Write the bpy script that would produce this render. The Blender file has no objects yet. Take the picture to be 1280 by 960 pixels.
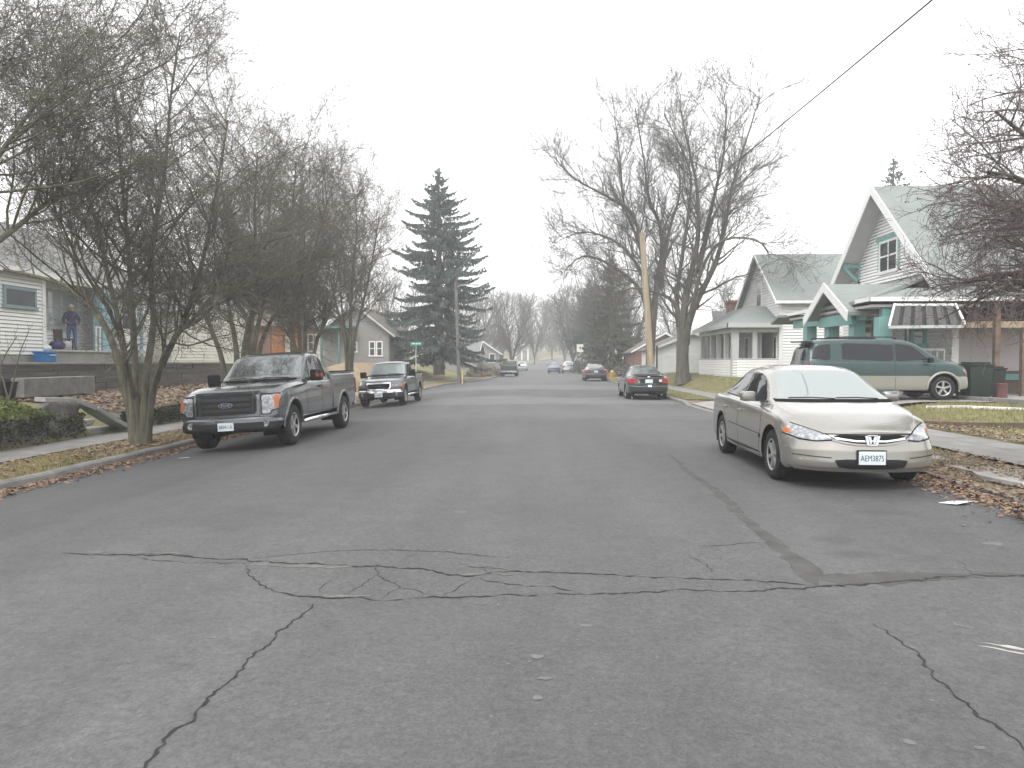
import bpy, bmesh, math, random
import numpy as np
from mathutils import Vector, Matrix
from mathutils.bvhtree import BVHTree

random.seed(7)
scene = bpy.context.scene
COL = scene.collection
R = math.radians

# ------------------------------------------------------------------ camera frame
F = 900.0                      # focal length in pixels of the 1280 wide photograph
CAM = Vector((0.0, 0.0, 1.53))
PITCH, YAW = math.atan(28 / F), math.atan(38 / F)
CAMROT = Matrix.Rotation(YAW, 3, 'Z') @ Matrix.Rotation(math.pi / 2 - PITCH, 3, 'X')

def ray(px, py):
    return CAMROT @ Vector(((px - 640) / F, (480 - py) / F, -1.0))

def at(px, py, Y):
    d = ray(px, py)
    return CAM + d * (Y / d.y)

def gp(px, py, z=0.0):
    d = ray(px, py)
    return CAM + d * ((z - CAM.z) / d.z)

# ------------------------------------------------------------------ scene helpers
def tag(o, label=None, cat=None, group=None, kind=None):
    if label: o['label'] = label
    if cat: o['category'] = cat
    if group: o['group'] = group
    if kind: o['kind'] = kind
    return o

def empty(name, loc, label, cat, group=None, rz=0.0):
    o = bpy.data.objects.new(name, None)
    COL.objects.link(o)
    o.location = loc
    o.rotation_euler = (0, 0, rz)
    o.empty_display_size = 0.3
    return tag(o, label, cat, group)

def link_mesh(name, me, mats, parent=None, world=False):
    o = bpy.data.objects.new(name, me)
    for m in mats:
        me.materials.append(m)
    COL.objects.link(o)
    if parent is not None:
        o.parent = parent
        if world:                                  # mesh is in world coordinates
            r = parent
            while r.parent: r = r.parent
            o.matrix_parent_inverse = Matrix.Translation(-r.location) if parent is r else Matrix.Identity(4)
    return o

def sharp(me, angle=35.0):
    bm = bmesh.new(); bm.from_mesh(me)
    a = R(angle)
    for f in bm.faces: f.smooth = True
    for e in bm.edges:
        if len(e.link_faces) == 2:
            e.smooth = e.calc_face_angle(0.0) < a
    bm.to_mesh(me); bm.free()

class MB:
    """collects boxes, bars, tubes, sheets into ONE mesh"""
    def __init__(s):
        s.v, s.f, s.m = [], [], []
    def add(s, vs, fs, m=0):
        n = len(s.v)
        s.v += [tuple(v) for v in vs]
        s.f += [tuple(i + n for i in f) for f in fs]
        s.m += [m] * len(fs)
        return s
    def box(s, x0, x1, y0, y1, z0, z1, m=0, M=None):
        vs = [Vector((x, y, z)) for z in (z0, z1) for x, y in ((x0, y0), (x1, y0), (x1, y1), (x0, y1))]
        if M is not None: vs = [M @ v for v in vs]
        return s.add(vs, [(3, 2, 1, 0), (4, 5, 6, 7), (0, 1, 5, 4), (1, 2, 6, 5), (2, 3, 7, 6), (3, 0, 4, 7)], m)
    def bar(s, a, b, w, h, m=0, up=(0, 0, 1)):
        """box between two points, w across and h along 'up'"""
        a, b = Vector(a), Vector(b)
        d = (b - a).normalized()
        sd = d.cross(Vector(up))
        if sd.length < 1e-5: sd = d.cross(Vector((1, 0, 0)))
        sd.normalize(); u = sd.cross(d)
        vs = []
        for p in (a, b):
            for i, j in ((-1, -1), (1, -1), (1, 1), (-1, 1)):
                vs.append(p + sd * (w / 2 * i) + u * (h / 2 * j))
        return s.add(vs, [(0, 1, 2, 3), (7, 6, 5, 4), (0, 4, 5, 1), (1, 5, 6, 2), (2, 6, 7, 3), (3, 7, 4, 0)], m)
    def quad(s, a, b, c, d, m=0):
        return s.add([a, b, c, d], [(0, 1, 2, 3)], m)
    def poly(s, pts, m=0):
        return s.add(pts, [tuple(range(len(pts)))], m)
    def prism(s, pts, ext, m=0):
        n = len(pts); e = Vector(ext)
        vs = [Vector(p) for p in pts] + [Vector(p) + e for p in pts]
        fs = [tuple(range(n))[::-1], tuple(range(n, 2 * n))]
        fs += [(i, (i + 1) % n, n + (i + 1) % n, n + i) for i in range(n)]
        return s.add(vs, fs, m)
    def tube(s, pts, rad, sides=8, m=0, cap=True):
        pts = [Vector(p) for p in pts]
        if not isinstance(rad, (list, tuple)): rad = [rad] * len(pts)
        vs, fs = [], []
        prev = None
        for i, p in enumerate(pts):
            t = (pts[min(i + 1, len(pts) - 1)] - pts[max(i - 1, 0)]).normalized()
            if prev is None:
                a = t.orthogonal().normalized()
            else:
                a = (prev - t * prev.dot(t))
                a = a.normalized() if a.length > 1e-6 else t.orthogonal().normalized()
            prev = a
            b = t.cross(a)
            for k in range(sides):
                q = 2 * math.pi * k / sides
                vs.append(p + (a * math.cos(q) + b * math.sin(q)) * rad[i])
        for i in range(len(pts) - 1):
            for k in range(sides):
                k2 = (k + 1) % sides
                fs.append((i * sides + k, i * sides + k2, (i + 1) * sides + k2, (i + 1) * sides + k))
        if cap:
            fs.append(tuple(range(sides))[::-1])
            fs.append(tuple((len(pts) - 1) * sides + k for k in range(sides)))
        return s.add(vs, fs, m)
    def lathe(s, prof, M=None, n=24, m=0):
        """prof: (r, h) pairs, revolved about local z, M places it"""
        M = M or Matrix.Identity(4)
        vs, fs = [], []
        for r, h in prof:
            for k in range(n):
                q = 2 * math.pi * k / n
                vs.append(M @ Vector((r * math.cos(q), r * math.sin(q), h)))
        for i in range(len(prof) - 1):
            for k in range(n):
                k2 = (k + 1) % n
                fs.append((i * n + k, i * n + k2, (i + 1) * n + k2, (i + 1) * n + k))
        return s.add(vs, fs, m)
    def build(s, name, mats, parent=None, smooth=None, world=False, bevel=0.0):
        me = bpy.data.meshes.new(name)
        me.from_pydata(s.v, [], s.f)
        me.polygons.foreach_set('material_index', s.m)
        me.update()
        if bevel > 0:
            bm = bmesh.new(); bm.from_mesh(me)
            es = [e for e in bm.edges if len(e.link_faces) == 2 and e.calc_face_angle(0) > 0.6]
            bmesh.ops.bevel(bm, geom=es, offset=bevel, segments=2, profile=0.6, affect='EDGES', clamp_overlap=True)
            bm.to_mesh(me); bm.free()
        if smooth is not None: sharp(me, smooth)
        if not isinstance(mats, (list, tuple)): mats = [mats]
        return link_mesh(name, me, mats, parent, world)

def np_mesh(name, verts, quads=None, tris=None, mat_idx=None, smooth=False):
    me = bpy.data.meshes.new(name)
    q = np.zeros((0, 4), np.int32) if quads is None else np.asarray(quads, np.int32)
    t = np.zeros((0, 3), np.int32) if tris is None else np.asarray(tris, np.int32)
    me.vertices.add(len(verts))
    me.vertices.foreach_set('co', np.asarray(verts, np.float32).ravel())
    nl = q.size + t.size
    me.loops.add(nl)
    me.loops.foreach_set('vertex_index', np.concatenate([q.ravel(), t.ravel()]).astype(np.int32))
    npoly = len(q) + len(t)
    me.polygons.add(npoly)
    ls = np.concatenate([np.arange(len(q)) * 4, q.size + np.arange(len(t)) * 3]).astype(np.int32)
    me.polygons.foreach_set('loop_start', ls)
    if mat_idx is not None:
        me.polygons.foreach_set('material_index', np.asarray(mat_idx, np.int32))
    if smooth:
        me.polygons.foreach_set('use_smooth', np.ones(npoly, bool))
    me.update(calc_edges=True)
    me.validate()
    return me

def tubes_np(lines, sides):
    """lines: list of (pts (n,3), radii (n,)); returns verts, quads"""
    by = {}
    for p, r in lines:
        by.setdefault(len(p), []).append((p, r))
    V, Q, base = [], [], 0
    for n, L in by.items():
        P = np.array([a for a, _ in L], float)            # K,n,3
        Rr = np.array([b for _, b in L], float)           # K,n
        T = np.empty_like(P)
        T[:, 1:-1] = P[:, 2:] - P[:, :-2]
        T[:, 0] = P[:, 1] - P[:, 0]
        T[:, -1] = P[:, -1] - P[:, -2]
        T /= np.linalg.norm(T, axis=2, keepdims=True) + 1e-9
        ref = np.zeros_like(P); ref[..., 0] = 0.31; ref[..., 1] = 0.95; ref[..., 2] = 0.05
        bad = np.abs((T * ref).sum(2)) > 0.95
        ref[bad] = (1, 0, 0)
        A = np.cross(T, ref); A /= np.linalg.norm(A, axis=2, keepdims=True) + 1e-9
        B = np.cross(T, A)
        ang = np.arange(sides) * 2 * math.pi / sides
        ring = A[:, :, None] * np.cos(ang)[None, None, :, None] + B[:, :, None] * np.sin(ang)[None, None, :, None]
        W = P[:, :, None] + ring * Rr[:, :, None, None]   # K,n,s,3
        K = len(L)
        V.append(W.reshape(-1, 3))
        k = np.arange(K)[:, None, None] * (n * sides)
        i = np.arange(n - 1)[None, :, None] * sides
        j = np.arange(sides)[None, None, :]
        j2 = (j + 1) % sides
        q = np.stack([k + i + j, k + i + j2, k + i + sides + j2, k + i + sides + j], -1).reshape(-1, 4) + base
        Q.append(q); base += K * n * sides
    if not V: return np.zeros((0, 3)), np.zeros((0, 4), int)
    return np.concatenate(V), np.concatenate(Q)

# ------------------------------------------------------------------ materials
class NT:
    def __init__(s, name):
        s.mat = bpy.data.materials.new(name)
        s.mat.use_nodes = True
        s.t = s.mat.node_tree
        s.b = s.t.nodes['Principled BSDF']
    def n(s, typ, **kw):
        x = s.t.nodes.new(typ)
        for k, v in kw.items():
            if k in x.inputs.keys(): x.inputs[k].default_value = v
            else: setattr(x, k, v)
        return x
    def l(s, a, b): s.t.links.new(a, b)
    def coord(s, which='Object', scale=(1, 1, 1)):
        tc = s.n('ShaderNodeTexCoord'); mp = s.n('ShaderNodeMapping')
        mp.inputs['Scale'].default_value = scale
        s.l(tc.outputs[which], mp.inputs['Vector'])
        return mp.outputs['Vector']
    def noise(s, vec, scale, detail=4, rough=0.55, dist=0.0):
        x = s.n('ShaderNodeTexNoise')
        x.inputs['Scale'].default_value = scale; x.inputs['Detail'].default_value = detail
        x.inputs['Roughness'].default_value = rough; x.inputs['Distortion'].default_value = dist
        s.l(vec, x.inputs['Vector'])
        return x.outputs['Fac']
    def ramp(s, fac, stops):
        x = s.n('ShaderNodeValToRGB')
        e = x.color_ramp.elements
        while len(e) < len(stops): e.new(0.5)
        for i, (p, c) in enumerate(stops):
            e[i].position = p
            e[i].color = tuple(c) + (1,) if not isinstance(c, (int, float)) else (c, c, c, 1)
        s.l(fac, x.inputs['Fac'])
        return x.outputs['Color']
    def mix(s, fac, a, b, blend='MIX'):
        x = s.n('ShaderNodeMix'); x.data_type = 'RGBA'; x.blend_type = blend
        for val, idx in ((fac, 0), (a, 6), (b, 7)):
            if isinstance(val, (int, float)): x.inputs[idx].default_value = val if idx == 0 else (val, val, val, 1)
            elif isinstance(val, (tuple, list)): x.inputs[idx].default_value = tuple(val) + ((1,) if len(val) == 3 else ())
            else: s.l(val, x.inputs[idx])
        return x.outputs[2]
    def bump(s, h, strength=0.3, dist=0.02):
        x = s.n('ShaderNodeBump'); x.inputs['Strength'].default_value = strength; x.inputs['Distance'].default_value = dist
        s.l(h, x.inputs['Height']); s.l(x.outputs['Normal'], s.b.inputs['Normal'])
    def col(s, c):
        if isinstance(c, (tuple, list)): s.b.inputs['Base Color'].default_value = tuple(c) + (1,)
        else: s.l(c, s.b.inputs['Base Color'])
    def p(s, **kw):
        for k, v in kw.items(): s.b.inputs[k.replace('_', ' ')].default_value = v
        return s

def mottled(name, c, var=0.25, scale=3.0, rough=0.8, bump=0.0, bscale=40, spec=0.3, c2=None, metallic=0.0, stretch=(1, 1, 1)):
    m = NT(name)
    v = m.coord('Object', stretch)
    f = m.noise(v, scale, 5, 0.6)
    lo = tuple(x * (1 - var) for x in c)
    hi = tuple(min(1, x * (1 + var)) for x in c) if c2 is None else c2
    m.col(m.ramp(f, [(0.3, lo), (0.7, hi)]))
    m.p(Roughness=rough, Specular_IOR_Level=spec, Metallic=metallic)
    if bump: m.bump(m.noise(v, bscale, 3), bump, 0.02)
    return m.mat

def paint(name, c, metallic=0.35, rough=0.32, coat=0.8, dirt=0.12):
    m = NT(name)
    v = m.coord('Object')
    f = m.noise(v, 2.2, 4, 0.6)
    m.col(m.mix(m.ramp(f, [(0.4, 0.0), (0.75, dirt)]), c, (0.15, 0.148, 0.142)))
    m.p(Metallic=metallic, Roughness=rough, Coat_Weight=coat, Coat_Roughness=0.06)
    return m.mat

def glossy(name, c, rough=0.05, ior=1.5, spec=0.5, metallic=0.0):
    m = NT(name)
    m.col(c); m.p(Roughness=rough, IOR=ior, Specular_IOR_Level=spec, Metallic=metallic)
    return m.mat

MT = {}
def stain_mask(m, e, k):
    mr = m.n('ShaderNodeMapRange', interpolation_type='SMOOTHSTEP'); m.l(e.outputs[0], mr.inputs[0])
    mr.inputs[1].default_value = 1.05; mr.inputs[2].default_value = 1.75; mr.inputs[3].default_value = k; mr.inputs[4].default_value = 0.0
    return mr.outputs[0]
def build_materials():
    MT['white_siding'] = mottled('white_siding', (0.81, 0.81, 0.80), 0.04, 1.3, 0.6)
    MT['cream_siding'] = mottled('cream_siding', (0.72, 0.70, 0.62), 0.05, 1.3, 0.6)
    MT['grey_siding'] = mottled('grey_siding', (0.27, 0.265, 0.25), 0.08, 1.3, 0.7)
    MT['pink_siding_shaded'] = mottled('pink_siding_shaded', (0.37, 0.34, 0.335), 0.07, 1.0, 0.7)  # base colour darkened to hold the shade under the roof
    MT['teal'] = mottled('teal_paint', (0.19, 0.36, 0.34), 0.1, 2, 0.6)
    MT['turquoise'] = mottled('turquoise_paint', (0.29, 0.46, 0.51), 0.07, 2, 0.6)
    MT['teal_dark'] = mottled('dark_teal_paint', (0.10, 0.22, 0.21), 0.1, 2, 0.6)
    MT['white_trim'] = mottled('white_trim', (0.75, 0.75, 0.74), 0.06, 4, 0.55)
    MT['grey_trim'] = mottled('grey_trim', (0.45, 0.46, 0.45), 0.06, 4, 0.6)
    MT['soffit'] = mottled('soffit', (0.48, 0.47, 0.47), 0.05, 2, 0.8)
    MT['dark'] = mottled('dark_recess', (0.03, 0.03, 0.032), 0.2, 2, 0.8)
    MT['dark_wood'] = mottled('dark_wood', (0.09, 0.07, 0.055), 0.3, 4, 0.85, stretch=(1, 1, 0.2))
    MT['brown_wood'] = mottled('brown_wood', (0.15, 0.11, 0.085), 0.3, 4, 0.8)
    MT['raw_wood'] = mottled('raw_wood', (0.33, 0.255, 0.18), 0.2, 4, 0.8)
    MT['orange_wood'] = mottled('orange_wood', (0.42, 0.17, 0.07), 0.2, 5, 0.6, stretch=(1, 1, 5))
    MT['concrete'] = mottled('concrete', (0.30, 0.29, 0.275), 0.18, 2.5, 0.9, 0.25, 60)
    MT['kerb'] = mottled('kerb_concrete', (0.22, 0.215, 0.205), 0.28, 3, 0.9, 0.3, 50)
    MT['foundation'] = mottled('foundation_render', (0.29, 0.30, 0.29), 0.18, 1.4, 0.9, 0.2, 30)
    # shingles
    def shingle(name, c, c2):
        m = NT(name); v = m.coord('Object')
        br = m.n('ShaderNodeTexBrick'); br.inputs['Scale'].default_value = 4.2
        br.inputs['Mortar Size'].default_value = 0.012; br.inputs['Color1'].default_value = c + (1,)
        br.inputs['Color2'].default_value = c2 + (1,); br.inputs['Mortar'].default_value = tuple(x * 0.6 for x in c) + (1,)
        uv = m.n('ShaderNodeUVMap')
        m.l(uv.outputs['UV'], br.inputs['Vector'])
        f = m.noise(v, 1.1, 4)
        m.col(m.mix(m.ramp(f, [(0.35, 0.0), (0.7, 0.45)]), br.outputs['Color'], tuple(x * 1.35 for x in c)))
        m.p(Roughness=0.95, Specular_IOR_Level=0.15); m.bump(m.noise(v, 25, 3), 0.3, 0.02)
        return m.mat
    MT['roof_green'] = shingle('green_shingles', (0.205, 0.226, 0.215), (0.245, 0.264, 0.253))
    MT['roof_grey'] = shingle('grey_shingles', (0.17, 0.17, 0.165), (0.215, 0.215, 0.21))
    MT['roof_brown'] = shingle('brown_shingles', (0.16, 0.14, 0.12), (0.2, 0.18, 0.155))
    # brick
    m = NT('brick'); br = m.n('ShaderNodeTexBrick'); br.inputs['Scale'].default_value = 4.0
    br.inputs['Color1'].default_value = (0.24, 0.10, 0.07, 1); br.inputs['Color2'].default_value = (0.17, 0.085, 0.065, 1)
    br.inputs['Mortar'].default_value = (0.3, 0.28, 0.25, 1); br.inputs['Mortar Size'].default_value = 0.015
    uv = m.n('ShaderNodeUVMap'); m.l(uv.outputs['UV'], br.inputs['Vector'])
    m.col(br.outputs['Color']); m.p(Roughness=0.9); MT['brick'] = m.mat
    MT['pane'] = glossy('window_pane', (0.035, 0.045, 0.05), 0.06, 1.7)
    MT['pane_sky_tint'] = glossy('sky_tinted_window_pane', (0.38, 0.41, 0.42), 0.08, 1.7)  # reflected sky is painted into the pale base colour
    # vegetation
    def bark(name, c, c2, sc=9):
        m = NT(name); v = m.coord('Object', (1, 1, 0.25))
        m.col(m.ramp(m.noise(v, sc, 6, 0.65), [(0.3, c), (0.7, c2)]))
        m.p(Roughness=0.95, Specular_IOR_Level=0.1); m.bump(m.noise(v, sc * 3, 4), 0.6, 0.03)
        return m.mat
    MT['bark'] = bark('mossy_bark', (0.075, 0.072, 0.055), (0.185, 0.178, 0.132))
    MT['bark_grey'] = bark('grey_bark', (0.070, 0.066, 0.055), (0.155, 0.148, 0.122), 5)
    MT['twig'] = mottled('twig', (0.155, 0.146, 0.138), 0.25, 0.45, 0.95, spec=0.1, c2=(0.212, 0.204, 0.168))
    MT['twig_red'] = mottled('reddish_twig', (0.185, 0.152, 0.158), 0.3, 1.2, 0.95, spec=0.1)
    MT['twig_grey'] = mottled('grey_twig', (0.125, 0.12, 0.112), 0.25, 0.8, 0.95, spec=0.1)
    MT['berry'] = mottled('dried_fruit', (0.12, 0.075, 0.06), 0.3, 3, 0.8)
    def foliage(name, a, b, c):
        m = NT(name); g = m.n('ShaderNodeNewGeometry')
        m.col(m.ramp(g.outputs['Random Per Island'], [(0.0, a), (0.5, b), (1.0, c)]))
        m.p(Roughness=0.85, Specular_IOR_Level=0.15)
        return m.mat
    MT['needle'] = foliage('spruce_needles', (0.055, 0.078, 0.070), (0.098, 0.130, 0.118), (0.150, 0.185, 0.168))
    MT['needle_olive'] = foliage('olive_needles', (0.05, 0.052, 0.034), (0.08, 0.082, 0.055), (0.12, 0.118, 0.085))
    MT['hedge'] = foliage('hedge_leaf', (0.06, 0.085, 0.02), (0.11, 0.145, 0.04), (0.19, 0.22, 0.08))
    MT['ivy'] = foliage('ground_ivy', (0.022, 0.028, 0.014), (0.042, 0.05, 0.024), (0.075, 0.08, 0.042))
    MT['shrub_dry'] = foliage('dry_shrub', (0.14, 0.12, 0.08), (0.23, 0.20, 0.14), (0.30, 0.27, 0.19))
    MT['leaf'] = foliage('fallen_leaf', (0.13, 0.085, 0.06), (0.235, 0.165, 0.12), (0.37, 0.29, 0.22))
    MT['leaf_red'] = foliage('red_fallen_leaf', (0.11, 0.072, 0.053), (0.205, 0.135, 0.095), (0.32, 0.23, 0.16))
    MT['grassblade'] = foliage('winter_grass_blade', (0.13, 0.14, 0.05), (0.22, 0.215, 0.095), (0.34, 0.29, 0.16))
    # ground
    def soil(name, stops, sc=1.3):
        m = NT(name); v = m.coord('Object')
        f = m.noise(v, sc, 8, 0.7)
        m.col(m.ramp(f, stops)); m.p(Roughness=1.0, Specular_IOR_Level=0.05)
        m.bump(m.noise(v, 30, 4), 0.6, 0.03)
        return m.mat
    MT['lawn'] = soil('winter_lawn', [(0.3, (0.135, 0.115, 0.065)), (0.5, (0.185, 0.175, 0.085)), (0.7, (0.25, 0.225, 0.13))], 1.6)
    MT['dirt'] = soil('bare_dirt', [(0.3, (0.13, 0.105, 0.08)), (0.5, (0.20, 0.165, 0.12)), (0.7, (0.26, 0.225, 0.17))], 2.2)
    MT['sand'] = soil('sand_bank', [(0.3, (0.23, 0.17, 0.115)), (0.5, (0.29, 0.225, 0.155)), (0.7, (0.32, 0.27, 0.19))], 1.2)
    MT['strip'] = soil('verge', [(0.3, (0.16, 0.105, 0.06)), (0.48, (0.24, 0.18, 0.10)), (0.6, (0.20, 0.195, 0.085)), (0.72, (0.30, 0.255, 0.14))], 2.6)
    MT['terrain'] = soil('terrain', [(0.3, (0.13, 0.12, 0.08)), (0.7, (0.2, 0.19, 0.12))], 0.3)
    MT['rock'] = soil('rock', [(0.3, (0.075, 0.075, 0.068)), (0.5, (0.14, 0.138, 0.125)), (0.7, (0.27, 0.265, 0.25))], 2.5)
    m = NT('weathered_timber'); v = m.coord('Object', (1, 0.25, 3))
    m.col(m.ramp(m.noise(v, 3, 6, 0.7), [(0.3, (0.085, 0.080, 0.072)), (0.55, (0.15, 0.145, 0.13)), (0.75, (0.23, 0.22, 0.20))]))
    m.p(Roughness=0.95); MT['timber'] = m.mat
    # sidewalk slabs
    m = NT('pavement_slabs'); v = m.coord('Object')
    br = m.n('ShaderNodeTexBrick', offset=0.0); br.inputs['Scale'].default_value = 1.0
    br.inputs['Brick Width'].default_value = 1.5; br.inputs['Row Height'].default_value = 1.5
    br.inputs['Mortar Size'].default_value = 0.012
    br.inputs['Color1'].default_value = (1, 1, 1, 1); br.inputs['Color2'].default_value = (0.9, 0.9, 0.9, 1)
    br.inputs['Mortar'].default_value = (0.45, 0.43, 0.4, 1)
    m.l(v, br.inputs['Vector'])
    f = m.noise(v, 1.8, 7, 0.65)
    base = m.ramp(f, [(0.3, (0.195, 0.19, 0.18)), (0.7, (0.31, 0.30, 0.285))])
    m.col(m.mix(1.0, base, br.outputs['Color'], 'MULTIPLY')); m.p(Roughness=0.9, Specular_IOR_Level=0.2)
    m.bump(m.noise(v, 60, 3), 0.2, 0.01); MT['slab'] = m.mat
    # asphalt
    m = NT('worn_asphalt'); v = m.coord('Object')
    big = m.noise(m.coord('Object', (0.5, 0.13, 1)), 1.0, 4, 0.55, 0.4)
    c = m.ramp(big, [(0.3, (0.073, 0.073, 0.074)), (0.5, (0.088, 0.088, 0.088)), (0.7, (0.109, 0.108, 0.107))])
    # wheel tracks, polished lanes run along the street
    mid = m.noise(m.coord('Object', (1.3, 0.05, 1)), 1.0, 3, 0.5)
    c = m.mix(m.ramp(mid, [(0.42, 0.0), (0.7, 0.3)]), c, (0.125, 0.125, 0.125))
    blot = m.noise(v, 0.9, 6, 0.62, 0.6)
    c = m.mix(m.ramp(blot, [(0.56, 0.0), (0.72, 0.32)]), c, (0.066, 0.066, 0.068))
    sp = m.n('ShaderNodeTexVoronoi'); sp.inputs['Scale'].default_value = 85
    m.l(v, sp.inputs['Vector'])
    agg = m.ramp(sp.outputs['Color'], [(0.0, 0.62), (0.6, 1.0), (0.93, 1.2), (1.0, 1.75)])
    c = m.mix(0.65, c, agg, 'MULTIPLY')
    sm = m.noise(v, 22, 5, 0.7)
    c = m.mix(0.7, c, m.ramp(sm, [(0.3, 0.70), (0.7, 1.30)]), 'MULTIPLY')
    md2 = m.noise(v, 3.2, 6, 0.68, 0.3)
    c = m.mix(0.75, c, m.ramp(md2, [(0.3, 0.86), (0.7, 1.15)]), 'MULTIPLY')
    # old cross-wise repair bands further up the street
    sep = m.n('ShaderNodeSeparateXYZ'); m.l(v, sep.inputs[0])
    wob = m.noise(m.coord('Object', (0.25, 0.25, 1)), 1.0, 3)
    ya = m.n('ShaderNodeMath', operation='MULTIPLY_ADD'); m.l(wob, ya.inputs[0]); ya.inputs[1].default_value = 6.0; m.l(sep.outputs['Y'], ya.inputs[2])
    mr = m.n('ShaderNodeMapRange'); m.l(ya.outputs[0], mr.inputs[0])
    mr.inputs[1].default_value = 0; mr.inputs[2].default_value = 100
    bands = m.ramp(mr.outputs[0], [(0.0, 0.0), (0.225, 0.0), (0.232, 0.3), (0.29, 0.12), (0.30, 0.75), (0.345, 0.75), (0.35, 0.05), (0.425, 0.05), (0.435, 0.8), (0.50, 0.8), (0.51, 0.25), (0.62, 0.5), (1.0, 0.45)])
    c = m.mix(bands, c, m.mix(m.ramp(blot, [(0.4, 0.0), (0.62, 0.4)]), (0.165, 0.165, 0.163), (0.105, 0.105, 0.105)))
    # parking edge by the left gutter is darker, oil and leaf mould
    xg = m.n('ShaderNodeMapRange'); m.l(sep.outputs['X'], xg.inputs[0])
    xg.inputs[1].default_value = -4.4; xg.inputs[2].default_value = -6.6; xg.inputs[3].default_value = 0; xg.inputs[4].default_value = 0.45
    c = m.mix(xg.outputs[0], c, (0.066, 0.066, 0.068))
    # old oil and damp stains with ragged soft edges
    wv = m.n('ShaderNodeTexNoise'); wv.inputs['Scale'].default_value = 2.6; wv.inputs['Detail'].default_value = 5; m.l(v, wv.inputs['Vector'])
    for px, py, rx, ry, k in ((1050, 672, .30, .20, .5), (1072, 690, .30, .20, .5), (1112, 637, .5, .16, .45), (985, 588, .45, .2, .35), (1190, 663, .35, .12, .3), (1240, 600, .5, .2, .45), (860, 520, .8, .6, .3), (410, 600, .4, .2, .25), (600, 560, 1.1, 1.6, .3), (700, 640, 1.3, .8, .16), (300, 640, 1.2, .9, .2), (1110, 615, 1.0, .5, .4)):
        g_ = gp(px, py, 0)
        a_ = m.n('ShaderNodeVectorMath', operation='SUBTRACT'); m.l(v, a_.inputs[0]); a_.inputs[1].default_value = (g_.x, g_.y, 0)
        s_ = m.n('ShaderNodeVectorMath', operation='MULTIPLY'); m.l(a_.outputs[0], s_.inputs[0]); s_.inputs[1].default_value = (1 / rx, 1 / ry, 0)
        d_ = m.n('ShaderNodeVectorMath', operation='LENGTH'); m.l(s_.outputs[0], d_.inputs[0])
        e_ = m.n('ShaderNodeMath', operation='MULTIPLY_ADD'); m.l(wv.outputs['Fac'], e_.inputs[0]); e_.inputs[1].default_value = 1.6; m.l(d_.outputs['Value'], e_.inputs[2])
        c = m.mix(stain_mask(m, e_, k), c, (0.05, 0.05, 0.05))
    m.col(c); m.p(Roughness=0.78, Specular_IOR_Level=0.42)
    m.bump(m.mix(0.5, sp.outputs['Distance'], sm), 0.35, 0.012); MT['asphalt'] = m.mat
    MT['crack'] = mottled('open_crack', (0.042, 0.041, 0.039), 0.3, 9, 0.95, spec=0.1)
    MT['crumb'] = mottled('crumbled_asphalt', (0.145, 0.142, 0.132), 0.25, 12, 0.95, spec=0.1)
    MT['tar'] = mottled('tar_seam', (0.080, 0.079, 0.075), 0.22, 5, 0.85, spec=0.2)
    MT['roadpaint'] = mottled('worn_road_paint', (0.42, 0.41, 0.39), 0.25, 9, 0.8)
    MT['oil'] = mottled('oil_stain', (0.078, 0.077, 0.075), 0.25, 4, 0.8)
    MT['patch_pale'] = mottled('pale_crumb', (0.142, 0.141, 0.137), 0.2, 9, 0.9)
    # vehicles
    MT['rubber'] = mottled('tyre_rubber', (0.022, 0.022, 0.023), 0.3, 8, 0.85, spec=0.25)
    MT['alloy'] = mottled('alloy', (0.42, 0.42, 0.42), 0.12, 6, 0.38, metallic=0.7)
    MT['chrome'] = glossy('chrome', (0.75, 0.76, 0.78), 0.12, metallic=1.0)
    MT['black_plastic'] = mottled('black_plastic', (0.012, 0.0125, 0.0135), 0.2, 5, 0.5)
    MT['grey_plastic'] = mottled('grey_plastic', (0.030, 0.031, 0.033), 0.15, 5, 0.5)
    MT['gap'] = mottled('panel_gap', (0.012, 0.012, 0.012), 0.1, 5, 0.9, spec=0.1)
    def carglass(name, c, ior):
        m = NT(name); m.col(c); m.p(Roughness=0.03, IOR=ior)
        return m.mat
    MT['screen'] = carglass('windscreen_glass', (0.055, 0.072, 0.073), 2.5)
    MT['screen_sky_tint'] = carglass('sky_tinted_windscreen_glass', (0.19, 0.225, 0.22), 2.4)  # pale base colour paints in the sky reflection and light dash
    MT['sideglass'] = carglass('side_glass', (0.008, 0.010, 0.011), 1.42)
    m = NT('headlamp_lens'); v = m.coord('Object')
    vo = m.n('ShaderNodeTexVoronoi'); vo.inputs['Scale'].default_value = 19; m.l(v, vo.inputs['Vector'])
    m.col(m.ramp(vo.outputs['Distance'], [(0.0, (0.46, 0.48, 0.50)), (0.5, (0.25, 0.26, 0.28)), (0.9, (0.15, 0.155, 0.16))]))
    m.p(Roughness=0.12, IOR=1.6, Coat_Weight=1.0, Coat_Roughness=0.03, Metallic=0.25); MT['lamp'] = m.mat
    MT['amber'] = glossy('amber_lens', (0.50, 0.13, 0.03), 0.12)
    MT['red'] = glossy('red_lens', (0.34, 0.026, 0.03), 0.15)
    MT['white_lens'] = glossy('white_lens', (0.75, 0.75, 0.76), 0.15)
    MT['plate'] = mottled('plate_white', (0.62, 0.68, 0.70), 0.06, 8, 0.45)
    MT['plate_blue'] = glossy('plate_blue', (0.03, 0.055, 0.13), 0.5)
    MT['emblem_blue'] = glossy('emblem_blue', (0.02, 0.04, 0.12), 0.2)
build_materials()

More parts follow.
